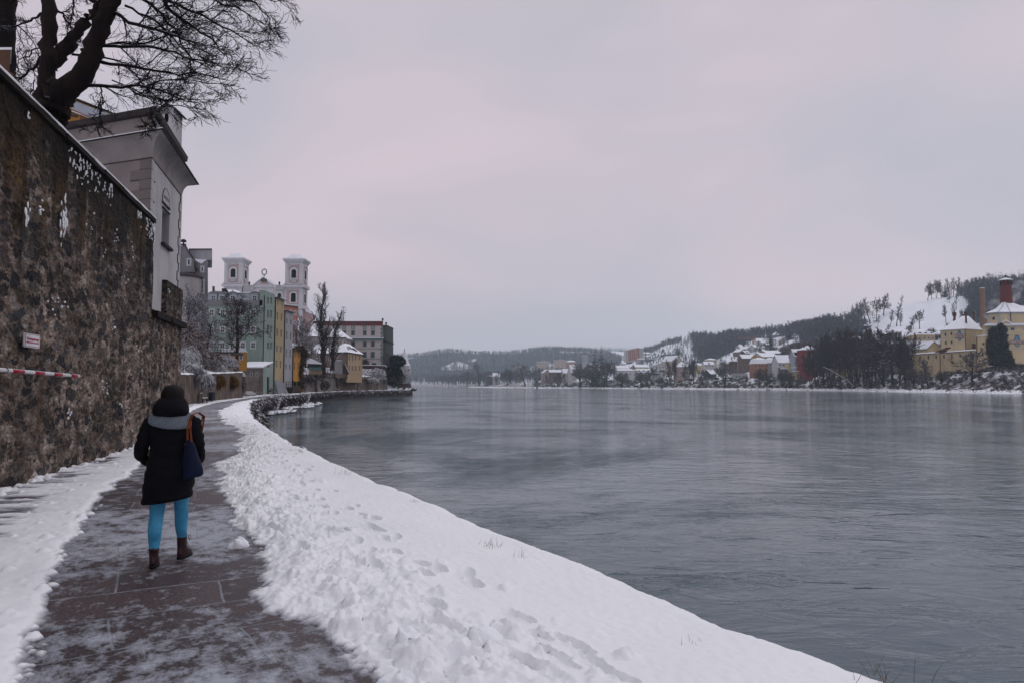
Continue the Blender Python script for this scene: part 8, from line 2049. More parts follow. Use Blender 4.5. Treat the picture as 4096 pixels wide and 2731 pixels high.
def brewery():
 Y=404;A=at(*cS(-60,1300),Y);P0=(A.x,Y);B=at(*cS(870,1300),358);P1=(B.x,358);F=Facade(P0,P1)
 t=thing('brewery_range','long low buff brewery range with row of small windows and rusty stains','building',(A.x,Y,8))
 zt0=F.uz(*cS(0,1108))[1];zt1=F.uz(*cS(860,1052))[1];zb=F.uz(*cS(400,1345))[1]
 m=MB();L_=F.L;m.hexa([F.pt(0,zb-2,0),F.pt(L_,zb-2,0),F.pt(L_,zb-2,-14),F.pt(0,zb-2,-14)],[F.pt(0,zt0,0),F.pt(L_,zt1,0),F.pt(L_,zt1,-14),F.pt(0,zt0,-14)]);m.build('wall',bw2_m,t)
 m=MB();m.hexa([F.pt(0,zt0+.01,.4),F.pt(L_,zt1+.01,.4),F.pt(L_,zt1+1.2,-14),F.pt(0,zt0+1.6,-14)],[F.pt(0,zt0+.35,.4),F.pt(L_,zt1+.35,.4),F.pt(L_,zt1+1.5,-14),F.pt(0,zt0+2.0,-14)]);rf=m.build('roof',rsnow_m,t)
 m=MB();m.tube([F.pt(0,zt0-.02,.42),F.pt(L_,zt1-.02,.42)],.12,6);m.build('gutter',rust_b,rf)
 a,z1=F.uz(*cS(245,1040));b,z0=F.uz(*cS(400,1060));m=MB();m.hexa([F.pt(a,z0-.5,-4),F.pt(b,z1+.4,-4),F.pt(b,z1+.4,-7),F.pt(a,z0-.5,-7)],[F.pt(a,z0,-4),F.pt(b,z1+1.0,-4),F.pt(b,z1+1.0,-7),F.pt(a,z0,-7)]);m.build('roof_hatch',rust_b,rf)
 a,z1=F.uz(*cS(388,1052));b,z0=F.uz(*cS(468,1078));m=MB();F.box(m,a,b,z0,z1,-1,.5);m.build('roof_hatch',rust_b,rf)
 for(x,y) in((14,1155),(130,1145),(240,1140),(343,1135),(445,1130),(548,1124),(655,1115),(765,1108)):
  h=F.rect(cS,x-10,y-22,x+10,y+22);m=MB();F.box(m,*h,.01,.06);m.build('window',WINM,t)
 m=MB();p=F.uz(*cS(397,1100));q=F.uz(*cS(400,1345));m.tube([F.pt(*p,.15),F.pt(*q,.15)],.16,6);m.build('drainpipe',rust_b,t)
 m=MB();z=F.uz(*cS(690,1330))[1];a=F.uz(*cS(480,1330))[0];F.box(m,a,L_,zb-2,z,.02,.5);m.build('footing',brick_m,t)
 Yc=380;c=at(*cS(725,1000),Yc);l=at(*cS(405,1000),Yc+10);r=at(*cS(948,1000),Yc+8)
 FL=Facade((l.x,Yc+10),(c.x,Yc));FR_=Facade((c.x,Yc),(r.x,Yc+8))
 t=thing('malt_house','buff malt house with snowy hipped roof and flues left of the ivy','building',(c.x,Yc,10))
 ze=FL.uz(*cS(722,770))[1];zr=at(*cS(715,602),Yc+12).z;zz=8
 bk=Vector((r.x,Yc+8,0))+Vector((l.x-c.x,10,0))
 C4_=[Vector((l.x,Yc+10,0)),Vector((c.x,Yc,0)),Vector((r.x,Yc+8,0)),bk]
 m=MB();m.hexa([(p.x,p.y,zz) for p in C4_],[(p.x,p.y,ze) for p in C4_]);m.build('wall',bw_m,t)
 cen=sum(C4_,Vector())/4;E=[cen+(p-cen)*1.06 for p in C4_];R1=at(*cS(683,602),Yc+13);R2=at(*cS(768,602),Yc+15)
 V=[(e.x,e.y,ze-.2) for e in E]+[(e.x,e.y,ze+.15) for e in E]+[tuple(R1),tuple(R2)]
 rf=mesh_obj('roof',V,[(0,1,2,3),(0,4,5,1),(1,5,6,2),(2,6,7,3),(3,7,4,0),(4,5,8),(5,6,9,8),(6,7,9),(7,4,8,9)],[rsnow_m,btrim_m],t,mi=[1,1,1,1,1,0,0,0,0])
 for x in(410,485,567,716):u,_=FL.uz(*cS(x,900));m=MB();FL.box(m,max(0,u-.2),u+.2,zz,ze-.22,.01,.12);m.build('pilaster',btrim_m,t)
 for x in(842,):u,_=FR_.uz(*cS(x,900));m=MB();FR_.box(m,u-.2,u+.2,zz,ze-.22,.01,.12);m.build('pilaster',btrim_m,t)
 for(x,y) in((463,842),(541,833),(467,952),(544,945)):
  h=FL.rect(cS,x-11,y-19,x+11,y+19);m=MB();FL.box(m,*h,.01,.06);m.build('window',WINM,t)
 h=FR_.rect(cS,810,962,856,1028);m=MB();FR_.box(m,*h,.01,.2);m.build('door',rust_b,t)
 m=MB();m.tube([(c.x,Yc-.25,zz),(c.x,Yc-.25,ze)],.18,6);m.build('drainpipe',rust_b,t)
 emblem(FL,cS,585,840,710,890,615,797,680,930,'on the malt house left of the ivy')
 for i,(x,y0,y1,w,hd) in enumerate(((731,545,690,8,14),(695,578,602,9,11),(581,555,650,12,20),(835,545,640,7,11))):
  Yq=Yc+(6 if i==0 else 14 if i<2 else 22);a=at(*cS(x-w,y1),Yq);b=at(*cS(x+w,y0),Yq);r_=(b.x-a.x)/2;cx_=(a.x+b.x)/2;rh=r_*hd/w
  m=MB();m.lathe([(r_,a.z-3),(r_,b.z-rh*2.2),(rh,b.z-rh*2.0),(rh,b.z-.2),(rh*.7,b.z)],12,(cx_,Yq,0));m.build('flue',rust_b,rf)
 Ym=354;F=flatF(Ym)
 t=thing('brewhouse','big buff brewhouse with octagonal snowy roof and red brick kiln tower','building',at(*cS(1250,1300),Ym))
 fpoly(F,[(945,1345),(945,728),(1700,728),(1700,1345)],bw_m,'wall',t,0,-26,cS)
 w2=fpoly(F,[(852,1340),(852,868),(1010,856),(1010,1340)],bw_m,'wing',t,.8,-12,cS)
 fpoly(F,[(845,870),(845,864),(950,846),(1010,846),(1010,858)],rsnow_m,'wing_roof',w2,1.1,-12,cS)
 fpoly(F,[(849,868),(849,1340),(860,1340),(860,868)],rust_b,'drainpipe',w2,1.1,.8,cS)
 fpoly(F,[(935,732),(975,702),(1715,690),(1715,728)],rsnow_m,'lower_roof',t,.9,-12,cS)
 fpoly(F,[(938,736),(938,728),(1715,716),(1715,730)],btrim_m,'cornice',t,1.0,.003,cS)
 g=fpoly(F,[(1140,708),(1228,655),(1300,690),(1300,708)],bw_m,'small_gable',t,.95,-3,cS)
 fpoly(F,[(1130,710),(1228,650),(1228,664),(1150,712)],rsnow_m,'gable_roof',g,1.3,-3,cS);fpoly(F,[(1228,650),(1312,692),(1290,696),(1228,664)],rsnow_m,'gable_roof',g,1.3,-3,cS)
 for y in(842,1028):fpoly(F,[(1270,y+4),(1270,y-4),(1700,y-4),(1700,y+4)],btrim_m,'string_course',t,.15,0,cS)
 for r_ in((1318,755,1360,788),(1012,778,1044,810)):
  h=F.rect(cS,*r_);m=MB();F.box(m,*h,.02,.08);w=m.build('window',WINM,t)
  for s in(0,1):
   m=MB();x0=h[1]+.02 if s else h[0]-(h[1]-h[0])*.42;F.box(m,x0,x0+(h[1]-h[0])*.4,h[2],h[3],.02,.12);m.build('shutter',btrim_m,w)
  m=MB();F.box(m,(h[0]+h[1])/2-.06,(h[0]+h[1])/2+.06,h[2],h[3],.085,.11);m.build('glazing_bar',btrim_m,w)
 h=F.rect(cS,1470,752,1500,790);m=MB();F.box(m,*h,.02,.12);m.build('shutter',btrim_m,t)
 for r_ in((930,950,958,978),(927,1078,947,1122),(932,1178,952,1225),(930,1270,955,1318)):
  h=F.rect(cS,*r_);m=MB();F.box(m,*h,.81,.87);m.build('window',WINM if r_[1]<1250 else btrim_m,w2)
 h=F.rect(cS,1032,1270,1062,1340);m=MB();F.box(m,*h,.02,.08);m.build('door',rust_b,t)
 fpoly(F,[(975,1258),(975,1252),(1075,1252),(1075,1258)],rsnow_m,'door_canopy',t,2,0,cS)
 emblem(F,cS,1298,915,1493,965,1355,855,1447,1008,'on the brewhouse right of the ivy')
 u0,ze=F.uz(*cS(1008,575));u1,_=F.uz(*cS(1158,558));zb=F.uz(*cS(1100,706))[1];c0=F.pt(0,0)[0]
 xl=F.pt(u0,0)[0];xm=F.pt(u1,0)[0];xr=2*at(*cS(1268,600),Ym).x+12-xl;xn=at(*cS(1310,550),Ym).x
 ze=at(*cS(1250,556),Ym).z
 O8=[(xl,Ym+6),(xm,Ym+1),(xn,Ym+.8),(xr-6,Ym+1),(xr,Ym+7),(xr,Ym+18),(xr-6,Ym+24),(xm,Ym+24),(xl,Ym+18)]
 O8=[(x+.69*(y-Ym),y) for x,y in O8]
 m=MB();m.prism(O8,zb-.5,ze);oc=m.build('lantern_storey',bw_m,t)
 cx_=sum(p[0] for p in O8)/9;cy_=Ym+12.5;Ta=at(*cS(1203,425),Ym+12);Tb=at(*cS(1335,425),Ym+12);tc_=(Ta+Tb)/2;tr_=(Tb.x-Ta.x)/2
 big=[(cx_+(x-cx_)*1.05,cy_+(y-cy_)*1.07) for x,y in O8]
 V=[(x,y,ze) for x,y in big]+[(x,y,ze+.35) for x,y in big];k=9;zt=Ta.z
 q=[(tc_.x+(x-cx_)*.16,Ym+12.5+(y-cy_)*.16) for x,y in O8]
 mid=[(tc_.x+(x-tc_.x)*.52,cy_+(y-cy_)*.5) for x,y in big];zm=ze+(zt-ze)*.46
 V+=[(x,y,zm) for x,y in mid]+[(x,y,zt) for x,y in q]
 Fc=[tuple(range(9))]+[(i,(i+1)%9,9+(i+1)%9,9+i) for i in range(9)]+[(9+i,9+(i+1)%9,18+(i+1)%9,18+i) for i in range(9)]+[(18+i,18+(i+1)%9,27+(i+1)%9,27+i) for i in range(9)]
 rf=mesh_obj('lantern_roof',V,Fc,[rsnow_m,btrim_m],t,mi=[1]*10+[0]*18)
 for i in range(9):
  m=MB();a_,b_,c_=Vector(V[9+i]),Vector(V[18+i]),Vector(V[27+i]);up=Vector((0,0,.1));m.tube([a_+up,b_+up,c_+up],.10,4)
  if i<3:m.build('hip_batten',tile_m,rf)
 for i,(pq,qq) in enumerate(((O8[0],O8[1]),(O8[1],O8[2]),(O8[2],O8[3]))):
  G=Facade(pq,qq)
  for u in(0,G.L):m=MB();G.box(m,max(0,u-.7),min(G.L,u+.7),zb,ze-.4,.01,.14);m.build('pilaster',btrim_m,oc)
  m=MB();G.box(m,0,G.L,ze-.4,ze-.01,.01,.3);m.build('frieze',btrim_m,oc)
 G=Facade(O8[0],O8[1]);h=G.rect(cS,1078,615,1112,652);m=MB();G.box(m,*h,.02,.1);w=m.build('window',WINM,oc);m=MB();x0=h[0]-.9;G.box(m,x0,h[0]-.02,h[2],h[3],.02,.12);m.build('shutter',btrim_m,w)
 m=MB();m.tube([(O8[2][0],Ym+.5,zb),(O8[2][0],Ym+.5,ze)],.16,6);m.build('drainpipe',rust_b,oc)
 zc=at(*cS(1250,140),Ym+12).z;m=MB();m.lathe([(tr_*1.03,zt-2),(tr_*.98,(zt+zc)/2),(tr_*.95,zc)],20,(tc_.x,Ym+12.5,0));kt=m.build('kiln_tower',towb_m,t,smooth=False)
 zcap=at(*cS(1250,110),Ym+12).z;rc=(at(*cS(1335,140),Ym+12).x-at(*cS(1170,140),Ym+12).x)/2
 m=MB();m.lathe([(rc,zc-.1),(rc,zc+.15)],20,(tc_.x,Ym+12.5,0));m.build('cap_rim',tile_m,kt);m=MB();m.lathe([(rc*.99,zc+.16),(rc*.95,zc+.5),(rc*.1,zcap+.4),(0,zcap+.5)],20,(tc_.x,Ym+12.5,0));m.build('cap',rsnow_m,kt)
 m=MB();m.lathe([(.3,0),(.3,.6),(.5,.7),(.2,1.5),(0,1.6)],8,(tc_.x,Ym+12.5,zcap+.4));m.build('cap_finial',metal_m,kt)
 for k in range(20):
  a_=2*math.pi*k/20+.1
  if k%2 or math.sin(a_)>.3:continue
  cxk,cyk=tc_.x+tr_*.96*math.cos(a_),Ym+12.5+tr_*.96*math.sin(a_);m=MB();m.box(cxk-.35,cxk+.35,cyk-.35,cyk+.35,zc-2.6,zc-.7);m.build('louvre',void_m,kt)
 Yq=412;a=at(*cS(936,240),Yq);r0=(at(*cS(963,240),Yq).x-at(*cS(910,240),Yq).x)/2;t2=thing('brick_chimney','tall slender buff brick chimney behind the malt house','chimney',(a.x+.3,Yq,15))
 r1=(at(*cS(972,690),Yq).x-at(*cS(903,690),Yq).x)/2;zb2=at(*cS(936,700),Yq).z
 m=MB();m.lathe([(r1*1.05,zb2-16),(r1,zb2),(r0,a.z-.6),(r0*1.08,a.z-.55),(r0*1.08,a.z)],20,(a.x+.3,Yq,0));m.build('shaft',chim_m,t2)
 m=MB();m.lathe([(r0*1.05,a.z+.003),(r0*.9,a.z+.3)],20,(a.x+.3,Yq,0));m.build('snow_cap',snow_m,t2)
 F=flatF(392);o=fpoly(F,[(1385,560),(1385,465),(1700,465),(1700,560)],rsnow_m,'snowy_hall_roof',None,0,-8,cS);tag(o,'snowy roof of the hall behind the brewhouse at the right edge','roof')
 b=[]
 for(x,y,rx,rz) in((1195,745,48,50),(1215,790,60,50),(1095,790,40,45),(1085,850,60,50),(1200,870,90,70),(1105,950,100,80),(1235,985,62,80),(1060,1010,60,60),(1110,1080,110,90),(1250,1110,90,90),(1150,1190,130,80),(1290,1180,90,80),(1200,1290,160,60),(1330,1230,60,50)):
  p=at(*cS(x,y),Ym-1.6);s=Ym/683*.0765;b.append((p.x,Ym-1.3,p.z,rx*s,1.5,rz*s))
 o=leaf_cloud('ivy',b,13000,.46,mk('ivy_leaf',(.007,.012,.012),(.018,.028,.026),.6,.6,snow=.55,snow_lo=.88,snow_n=.8),None,5,origin=(b[0][0],Ym-2,9),shell=.55);tag(o,'huge dark ivy with snow flecks climbing the corner of the brewhouse','ivy')
 b=[(at(*cS(1430,1290),340).x,340,at(*cS(1430,1290),340).z,4.5,3,2.8),(at(*cS(1480,1310),340).x,340,at(*cS(1480,1310),340).z,3.5,3,2.6)]
 o=leaf_cloud('evergreen_bush',b,3500,.35,MATS['ivy_leaf'],None,6,origin=(b[0][0],340,8));tag(o,'dark evergreen bush below the right emblem at the frame edge','bush')
brewery()
def far(label,cf,x,yt,yb,w,kd,dY=8,rot=0.0,name='bare_tree',lean=0.0,group=None,Y=None,cat='tree'):
 px,py=cf(x,yb);Y=Y or yw(px)+dY;b=at(px,py,Y);tp=at(*cf(x,yt),Y);l=at(*cf(x-w/2,yb),Y);r=at(*cf(x+w/2,yb),Y)
 z=lz(b.x,Y);z=min(b.z,z) if Y<700 else z
 return tree(label,b.x,Y,z-.3,tp.z-z+.3,(r.x-l.x)*1.08,kd,cat,name,rot,group,lean)
S_='dark_spruce'
for a in(('big rounded bare tree where the far wood meets the village',cC,830,380,640,185,'far_b',20,.3),('lower bare tree left of the big rounded bare tree',cC,700,462,640,150,'far_a',24,1.3),('small bare tree right of the big rounded bare tree',cC,935,462,620,80,'far_b',40,2.2),('dense bare tree left of the tiny beige block',cC,1120,445,640,170,'far_d',15,.9),('wide bare tree in front of the tiny beige block',cC,1310,388,640,215,'far_b',14,1.9),('little bare tree in front of the pink gabled house',cC,1535,505,600,62,'far_b',16,.2),('dark multi stemmed tree right of the pink gabled house',cC,1650,490,640,130,'far_d',10,1.1),('broad reddish tree left half of the grove under the twin firs',cC,1885,395,640,200,'far_c',12,.5),('broad reddish tree right half of the grove under the twin firs',cC,2020,400,640,190,'far_c',14,2.5),('tall bare tree with open crown right of the twin firs',cC,2160,385,640,190,'far_a',10,1.7),('low bare tree at the right end of the fir grove',cC,2300,490,640,130,'far_d',9,.8),('open crowned bare tree left of the long low white house',cD,45,740,1015,190,'far_a',10,2.8),('round reddish bush tree in front of the low white row',cD,430,862,1035,150,'far_c',6,.4),('round reddish bush tree in front of the long low white house',cD,235,880,1015,150,'far_c',8,1.4),('thin single birch between the low white row and the balcony house',cD,552,818,1000,95,'far_a',12,.9),('small reddish bush tree right of the thin birch',cD,642,925,1035,100,'far_c',6,2.4),('left one of the two slim bare poplars beside the balcony house',cD,738,742,1000,105,'far_b',12,.6),('right one of the two slim bare poplars beside the balcony house',cD,778,722,985,85,'far_d',22,1.6),('thin bare tree in front of the pinkish villa',cD,888,770,960,70,'far_b',22,2.6),('ivy clad dark tree right of the pinkish villa',cD,945,745,985,75,'far_d',18,.1),('tall thin bare tree between villa and pale yellow house',cD,978,715,965,105,'far_a',24,1.2),('slender dark tree on the bank below the pale yellow house',cD,1082,830,1008,105,'far_b',7,2.0),('tall open crowned lime near the timber barn',cD,1312,738,1008,190,'far_a',7,.7),('second lime standing close behind the first near the barn',cD,1290,760,985,150,'far_b',22,2.9),('dark tangled tree in front of the orange house',cD,1665,830,1040,150,'far_d',12,1.1),('dark tangled tree right below the orange house wing',cD,1760,880,1060,170,'far_d',6,2.1),('small reddish tree before the big white gabled house',cD,1905,845,1010,110,'far_c',14,.3),('reddish tree before the low grey glazed building',cD,1990,870,1030,120,'far_c',10,1.3),('low bare tree in front of the yellow shed',cD,2105,900,1030,100,'far_b',8,2.3),('bare shrub tree at the left edge of the willow thicket',cE,110,1010,1340,200,'far_d',10,.4),('slim frosted tree in front of the brewery range',cE,1340,1050,1310,160,'far_b',14,.5),('spreading bare tree before the malt house corner',cE,1795,960,1315,260,'far_a',12,1.5),('small bush tree at the left end of the brewery range',cE,1190,1165,1310,110,'far_c',14,2.5),('round leafless bush right of the slim frosted tree',cE,1480,1200,1310,110,'far_c',18,.9)):
 far(*a)
for i,(x,yt,w,kd,dY,ln) in enumerate(((180,900,190,'far_d',14,-.1),(250,830,190,'far_c',20,-.06),(330,795,220,'far_d',12,-.1),(420,765,220,'far_a',20,0),(510,745,230,'far_d',13,-.08),(600,735,230,'far_c',20,0),(690,745,230,'far_d',14,-.05),(790,752,220,'far_a',20,.02),(870,748,230,'far_d',12,0),(965,728,330,'far_a',10,.06),(1045,790,220,'far_d',16,.05),(1110,880,150,'far_c',20,.08),(300,900,200,'far_d',8,-.2),(560,860,240,'far_d',7,-.25),(740,870,220,'far_c',8,-.15))):
 nth=('first','second','third','fourth','fifth','sixth','seventh','eighth','ninth','tenth','eleventh','twelfth')
 if i<12:lb='dark willow, %s from the left in the back row of the big thicket'%nth[i] if i!=9 else'tallest open crowned willow near the right end of the big thicket'
 else:lb='%s of the three leaning willows at the water before the big thicket'%('leftmost','middle one','rightmost')[i-12]
 far(lb,cE,x,yt,1368,w*1.1,kd,dY,i*1.3,'willow',ln,'willows of the big riverside thicket')
def log(label,pts,r,Y,mat):
 m=MB();P=[at(*cE(x,y),Y) for x,y in pts];m.tube(P,[r*(1-.7*k/len(P)) for k in range(len(P))],6);tag(m.build('fallen_trunk',mat,None,origin=tuple(P[0])),label,'fallen trunk')
log('pale snow lined trunk slanting out of the willow thicket to the water',[(560,1370),(500,1310),(420,1260),(310,1195),(240,1165)],.38,yw(853)+4,mk('snowy_trunk',(.35,.35,.38),(.12,.1,.1),.8,.9,snow=1,snow_lo=.1))
log('dark trunk lying with its butt in the water under the thicket',[(452,1412),(400,1365),(300,1350),(180,1345)],.45,yw(840)+1,twigd_m)
for a in(('lone dark spruce left of the pink gabled house',cC,1425,408,615,80,'spruce',16,.1),('dark spruce between the pinkish villa and the balcony house slope',cM,1400,370,500,90,'spruce',None,.2),('dark pine before the apricot house',cK,560,690,800,130,'spruce',60,.4),('small dark spruce in the middle wood left of the chalets',cM,745,385,520,70,'spruce',None,.9),('blue green spruce at the left foot of the snow field',cK,1240,305,420,90,'blue_spruce',None,.8),('tall blue green spruce group beside the snow field',cK,1590,235,480,190,'blue_spruce',None,1.1),('dark spruce rising above the willow thicket',cE,468,690,790,52,'spruce',None,.5),('slim spruce on the ridge left of the snow meadow',cE,552,510,640,55,'spruce',None,.3),('small spruce between the two apartment blocks',cQ,1330,505,630,70,'spruce',170,1.3),('second small spruce left of the right apartment block',cQ,1125,495,600,60,'spruce',220,1.9),('small spruce below the left apartment block',cQ,1035,560,640,80,'spruce',130,2.2),('little spruce beside the spruce below the left apartment block',cQ,912,560,640,60,'spruce',120,2.8),('spruce behind the steep white tower shaped house',cQ,1715,430,600,110,'spruce',150,2.6),('little pair tree spruce at the low white house',cC,905,515,610,55,'spruce',14,1.2)):
 Y_=None if a[7] is not None else hit(*a[1](a[2],a[4])).y
 far(a[0],a[1],a[2],a[3],a[4],a[5],a[6],a[7] or 0,a[8],'spruce_tree',Y=Y_)
far('left and lower one of the twin dark firs',cC,2040,238,620,130,'fir_broad',26,.2,'fir_tree');far('right and taller one of the twin dark firs',cC,2105,203,620,125,'fir_broad',22,1.2,'fir_tree')
far('great broad dark fir among the slope houses',cD,1782,450,680,130,'fir_broad',0,.7,'fir_tree',Y=hit(*cD(1782,665)).y);far('broad blue green fir right of the pyramid roofed house',cD,1972,398,560,120,'blue_spruce',0,.7,'fir_tree',Y=hit(*cD(1972,550)).y)
for i,(x,yt,yb,w,kd,lb) in enumerate(((625,480,700,90,'far_a','bare tree left of the ridge clump above the thicket'),(680,470,700,80,'far_b','narrow tree in the ridge clump above the thicket'),(735,440,720,100,'far_tall','tall slender tree in the middle of the ridge clump'),(800,430,700,100,'far_a','tall rounded tree right of the middle of the ridge clump'),(870,400,640,110,'far_b','tallest pale tree at the right end of the ridge clump'),(940,570,745,70,'far_tall','thin tree against the left side of the snow meadow'),(1010,495,745,90,'far_tall','taller thin tree against the snow meadow'),(1055,600,750,60,'far_tall','short thin tree right of the taller thin one'),(1250,560,775,95,'far_a','single egg shaped tree in the middle of the snow meadow'),(1190,640,775,60,'far_b','small tree left of the egg shaped meadow tree'),(1525,520,700,50,'far_tall','thin tree low on the right side of the snow meadow'),(1600,500,690,60,'far_tall','pair of thin stems right on the snow meadow'),(1335,290,470,95,'far_b','leftmost wide tree of the meadow top grove'),(1378,270,465,70,'far_a','second tree of the meadow top grove'),(1425,250,460,70,'far_d','dark third tree of the meadow top grove'),(1480,265,450,70,'far_b','fourth tree of the meadow top grove'),(1520,300,445,60,'spruce','dark spruce inside the meadow top grove'),(1560,240,445,60,'far_tall','fifth thin tree of the meadow top grove'),(1600,235,445,60,'far_tall','sixth thin tree of the meadow top grove'),(1640,230,445,60,'far_tall','rightmost thin tree of the meadow top grove'),(1700,560,720,90,'far_b','bare tree behind the malt house roof'),(130,655,800,110,'far_b','wide pale tree on the ridge left of the old white house'),(215,650,800,100,'far_b','wide tree on the ridge right of the old white house'))):
 h_=hit(*cE(x,yb));far(lb,cE,x,yt,yb,w,kd,0,i*.9,'spruce_tree' if kd=='spruce' else'bare_tree',Y=h_.y)
for i,(x,yt,yb,w,lb) in enumerate(((865,540,710,75,'slim pale tree on the wooded skyline above the crane'),(1010,525,660,60,'forked pale tree on the skyline right of the slim one'),(1140,560,660,120,'wide pale tree on the skyline above the pyramid roofed house'),(1660,465,700,150,'domed tree on the skyline right of the broad blue green fir'),(1900,420,700,150,'tall open tree on the skyline left of the old white house'),(2110,405,700,120,'tallest open tree on the skyline above the red house'))):
 h_=hit(*cO(x,yb));far(lb,cO,x,yt,yb,w,'far_b',0,i*.9,Y=h_.y)
def lo(kind_,seed):
 if kind_=='con':tr,cr=conifer_geo(seed,18,3.4,9,.55,.3,3,6);return cr
 if kind_=='bush':return join(list(bare_tree(seed,3.2,.08,[(7,.1,1,.9,.8,.1,.15,3,2),(6,.1,1,.9,.6,.05,.2,2,2)],stems=5,minr=.045,lvls=2,lean=.3)))
 rng_m=.10
 tr,cr=bare_tree(seed,16,.25,[(13,.25,1,.75,.36,.12,.1,2,2),(10,.1,1,.7,.55,.05,.15,2,2)],minr=rng_m,lvls=2,trunk_frac=.8);a,b=join([tr,cr]);return a,b
def wood(name,label,mats,protos,n,sampler,smin,smax,seed,aspect=1.0):
 """sampler(rng, n) -> X, Y; one merged mass of many small trees"""
 rng=np.random.default_rng(seed);X,Y=sampler(rng,n);k_=rng.random(len(X))<.12;X=X+k_*rng.normal(0,14,len(X));Z=land_z(X,Y);k=rng.integers(0,len(protos),len(X));Vs=[];Fs=[];b=0;mi=[]
 tri_q=[]
 for j,(pv,pf,m_) in enumerate(protos):
  s=np.nonzero(k==j)[0]
  if len(s)==0:continue
  sc=rng.uniform(smin,smax,len(s));a=rng.random(len(s))*6.283;c,sn=np.cos(a),np.sin(a)
  x=pv[None,:,0]*c[:,None]-pv[None,:,1]*sn[:,None];y=pv[None,:,0]*sn[:,None]+pv[None,:,1]*c[:,None]
  V=np.stack([x*(sc*aspect)[:,None]+X[s,None],y*(sc*aspect)[:,None]+Y[s,None],pv[None,:,2]*sc[:,None]+Z[s,None]-.3],-1).reshape(-1,3)
  F=(pf[None]+(np.arange(len(s))*len(pv))[:,None,None]).reshape(-1,pf.shape[1])
  if F.shape[1]==3:F=np.concatenate([F,F[:,2:3]],1)
  Vs.append(V);Fs.append(F+b);b+=len(V);mi.append(np.full(len(F),m_))
 V,F,mi=np.concatenate(Vs),np.concatenate(Fs),np.concatenate(mi)
 tri=F[:,2]==F[:,3]
 me=bpy.data.meshes.new(name);me.vertices.add(len(V));me.vertices.foreach_set('co',V.ravel())
 tot=np.where(tri,3,4);flat=F.ravel()[~np.stack([np.zeros_like(tri)]*3+[tri],1).ravel()]
 me.loops.add(len(flat));me.loops.foreach_set('vertex_index',flat.astype(np.int32));me.polygons.add(len(F));st=np.concatenate([[0],np.cumsum(tot)[:-1]])
 me.polygons.foreach_set('loop_start',st.astype(np.int32));me.polygons.foreach_set('loop_total',tot.astype(np.int32));me.update(calc_edges=True)
 for m_ in mats:me.materials.append(m_)
 me.polygons.foreach_set('material_index',mi.astype(np.int32));o=bpy.data.objects.new(name,me);col.objects.link(o);tag(o,label,'wood',kind='stuff');return o
wtw=mk('wood_twigs',(.055,.062,.080),(.10,.10,.125),.05,.9,snow=.7,snow_lo=.6,snow_n=.6);wcon=mk('wood_needles',(.015,.05,.065),(.028,.078,.095),.05,.9,snow=.6,snow_lo=.8,snow_n=.3)
PB=[(*lo('bare',s),0) for s in(1,2,3)];PC=[(*lo('con',s),1) for s in(4,5)];PU=[(*lo('bush',s),0) for s in(6,7,8)]
def reg(poly,extra=None):
 """poly of (px, Y) corners"""
 P=np.array(poly,float)
 def f(rng,n):
  lo_,hi_=P.min(0),P.max(0);a=rng.uniform(lo_[0],hi_[0],n*3);b=np.sqrt(rng.uniform(lo_[1]**2,hi_[1]**2,n*3));ins=np.zeros(len(a),bool);j=len(P)-1
  for i in range(len(P)):
   c=((P[i,1]>b)!=(P[j,1]>b))&(a<(P[j,0]-P[i,0])*(b-P[i,1])/(P[j,1]-P[i,1]+1e-9)+P[i,0]);ins^=c;j=i
  a,b=a[ins][:n],b[ins][:n];return(a-512)/FPX*b,b
 return f
M2=[wtw,wcon]
wood('hillside_wood','bare brown wood covering the hill behind the village',M2,PB+PB+PC[:1],1900,reg(WP['hill']),.65,1.3,1,.9)
wood('ridge_wood','thin line of bare trees along the ridge left of the snow field',M2,PB+PC[:1],230,reg(WP['ridge']),.7,1.05,2,.9)
wood('upper_wood','wood on the ridge above the red house',M2,PB+PC[:1],620,reg(WP['upper']),.7,1.1,3,.9)
wood('dark_wood','dense dark wood on the hill at the right edge',M2,PB+PB+PC,1500,reg(WP['dark']),.95,1.35,4,.9)
wood('far_forest','blue hazy conifer forest on the far hills',M2,PC+PB[:1],5600,reg([(380,1750),(640,1500),(660,1700),(640,2330),(380,2500)]),.85,1.2,5,1.1)
wood('farthest_forest','palest forest strip on the farthest ridge',M2,PC,700,reg([(560,3150),(700,3100),(700,3420),(560,3420)]),1.0,1.4,6,1.2)
def bankline(y0,y1,d0,d1):
 def f(rng,n):
  y=y0+(y1-y0)*rng.random(n)**1.3;d=rng.uniform(d0,d1,n);x=np.interp(y,WL[:,1],WL[:,0]);m=np.gradient(WL[:,0],WL[:,1]);s=np.interp(y,WL[:,1],m);k=np.sqrt(1+s*s);return x+d/k,y-s*d/k
 return f
bscr=mk('bank_twigs',(.035,.026,.029),(.07,.05,.052),.3,.9,snow=.7,snow_lo=.5,snow_n=1.5)
wood('bank_scrub','brown snow dusted scrub on the far river bank',[bscr],PU,1500,bankline(240,900,6,30),.6,1.35,7,1.3)
wood('far_riverside_wood','grey riverside wood left of the village along the far bend',[wtw,wcon],PB,900,bankline(1020,1950,16,130),1.0,1.55,8,.9)
wood('garden_trees','small garden trees scattered between the village houses',M2,PB+PC[:1],1600,reg([(560,930),(620,800),(700,660),(800,560),(900,450),(960,440),(900,530),(860,600),(800,800),(745,950),(700,1050),(640,1200),(560,1350)]),.25,.62,9,1.25)
wood('slope_trees','loose bare trees on the snowy slope under the tower flats and snow field',M2,PB+PC[:1],260,reg([(640,950),(700,860),(706,1000),(700,1200),(672,1240),(640,1250)]),.45,.95,19,.9)
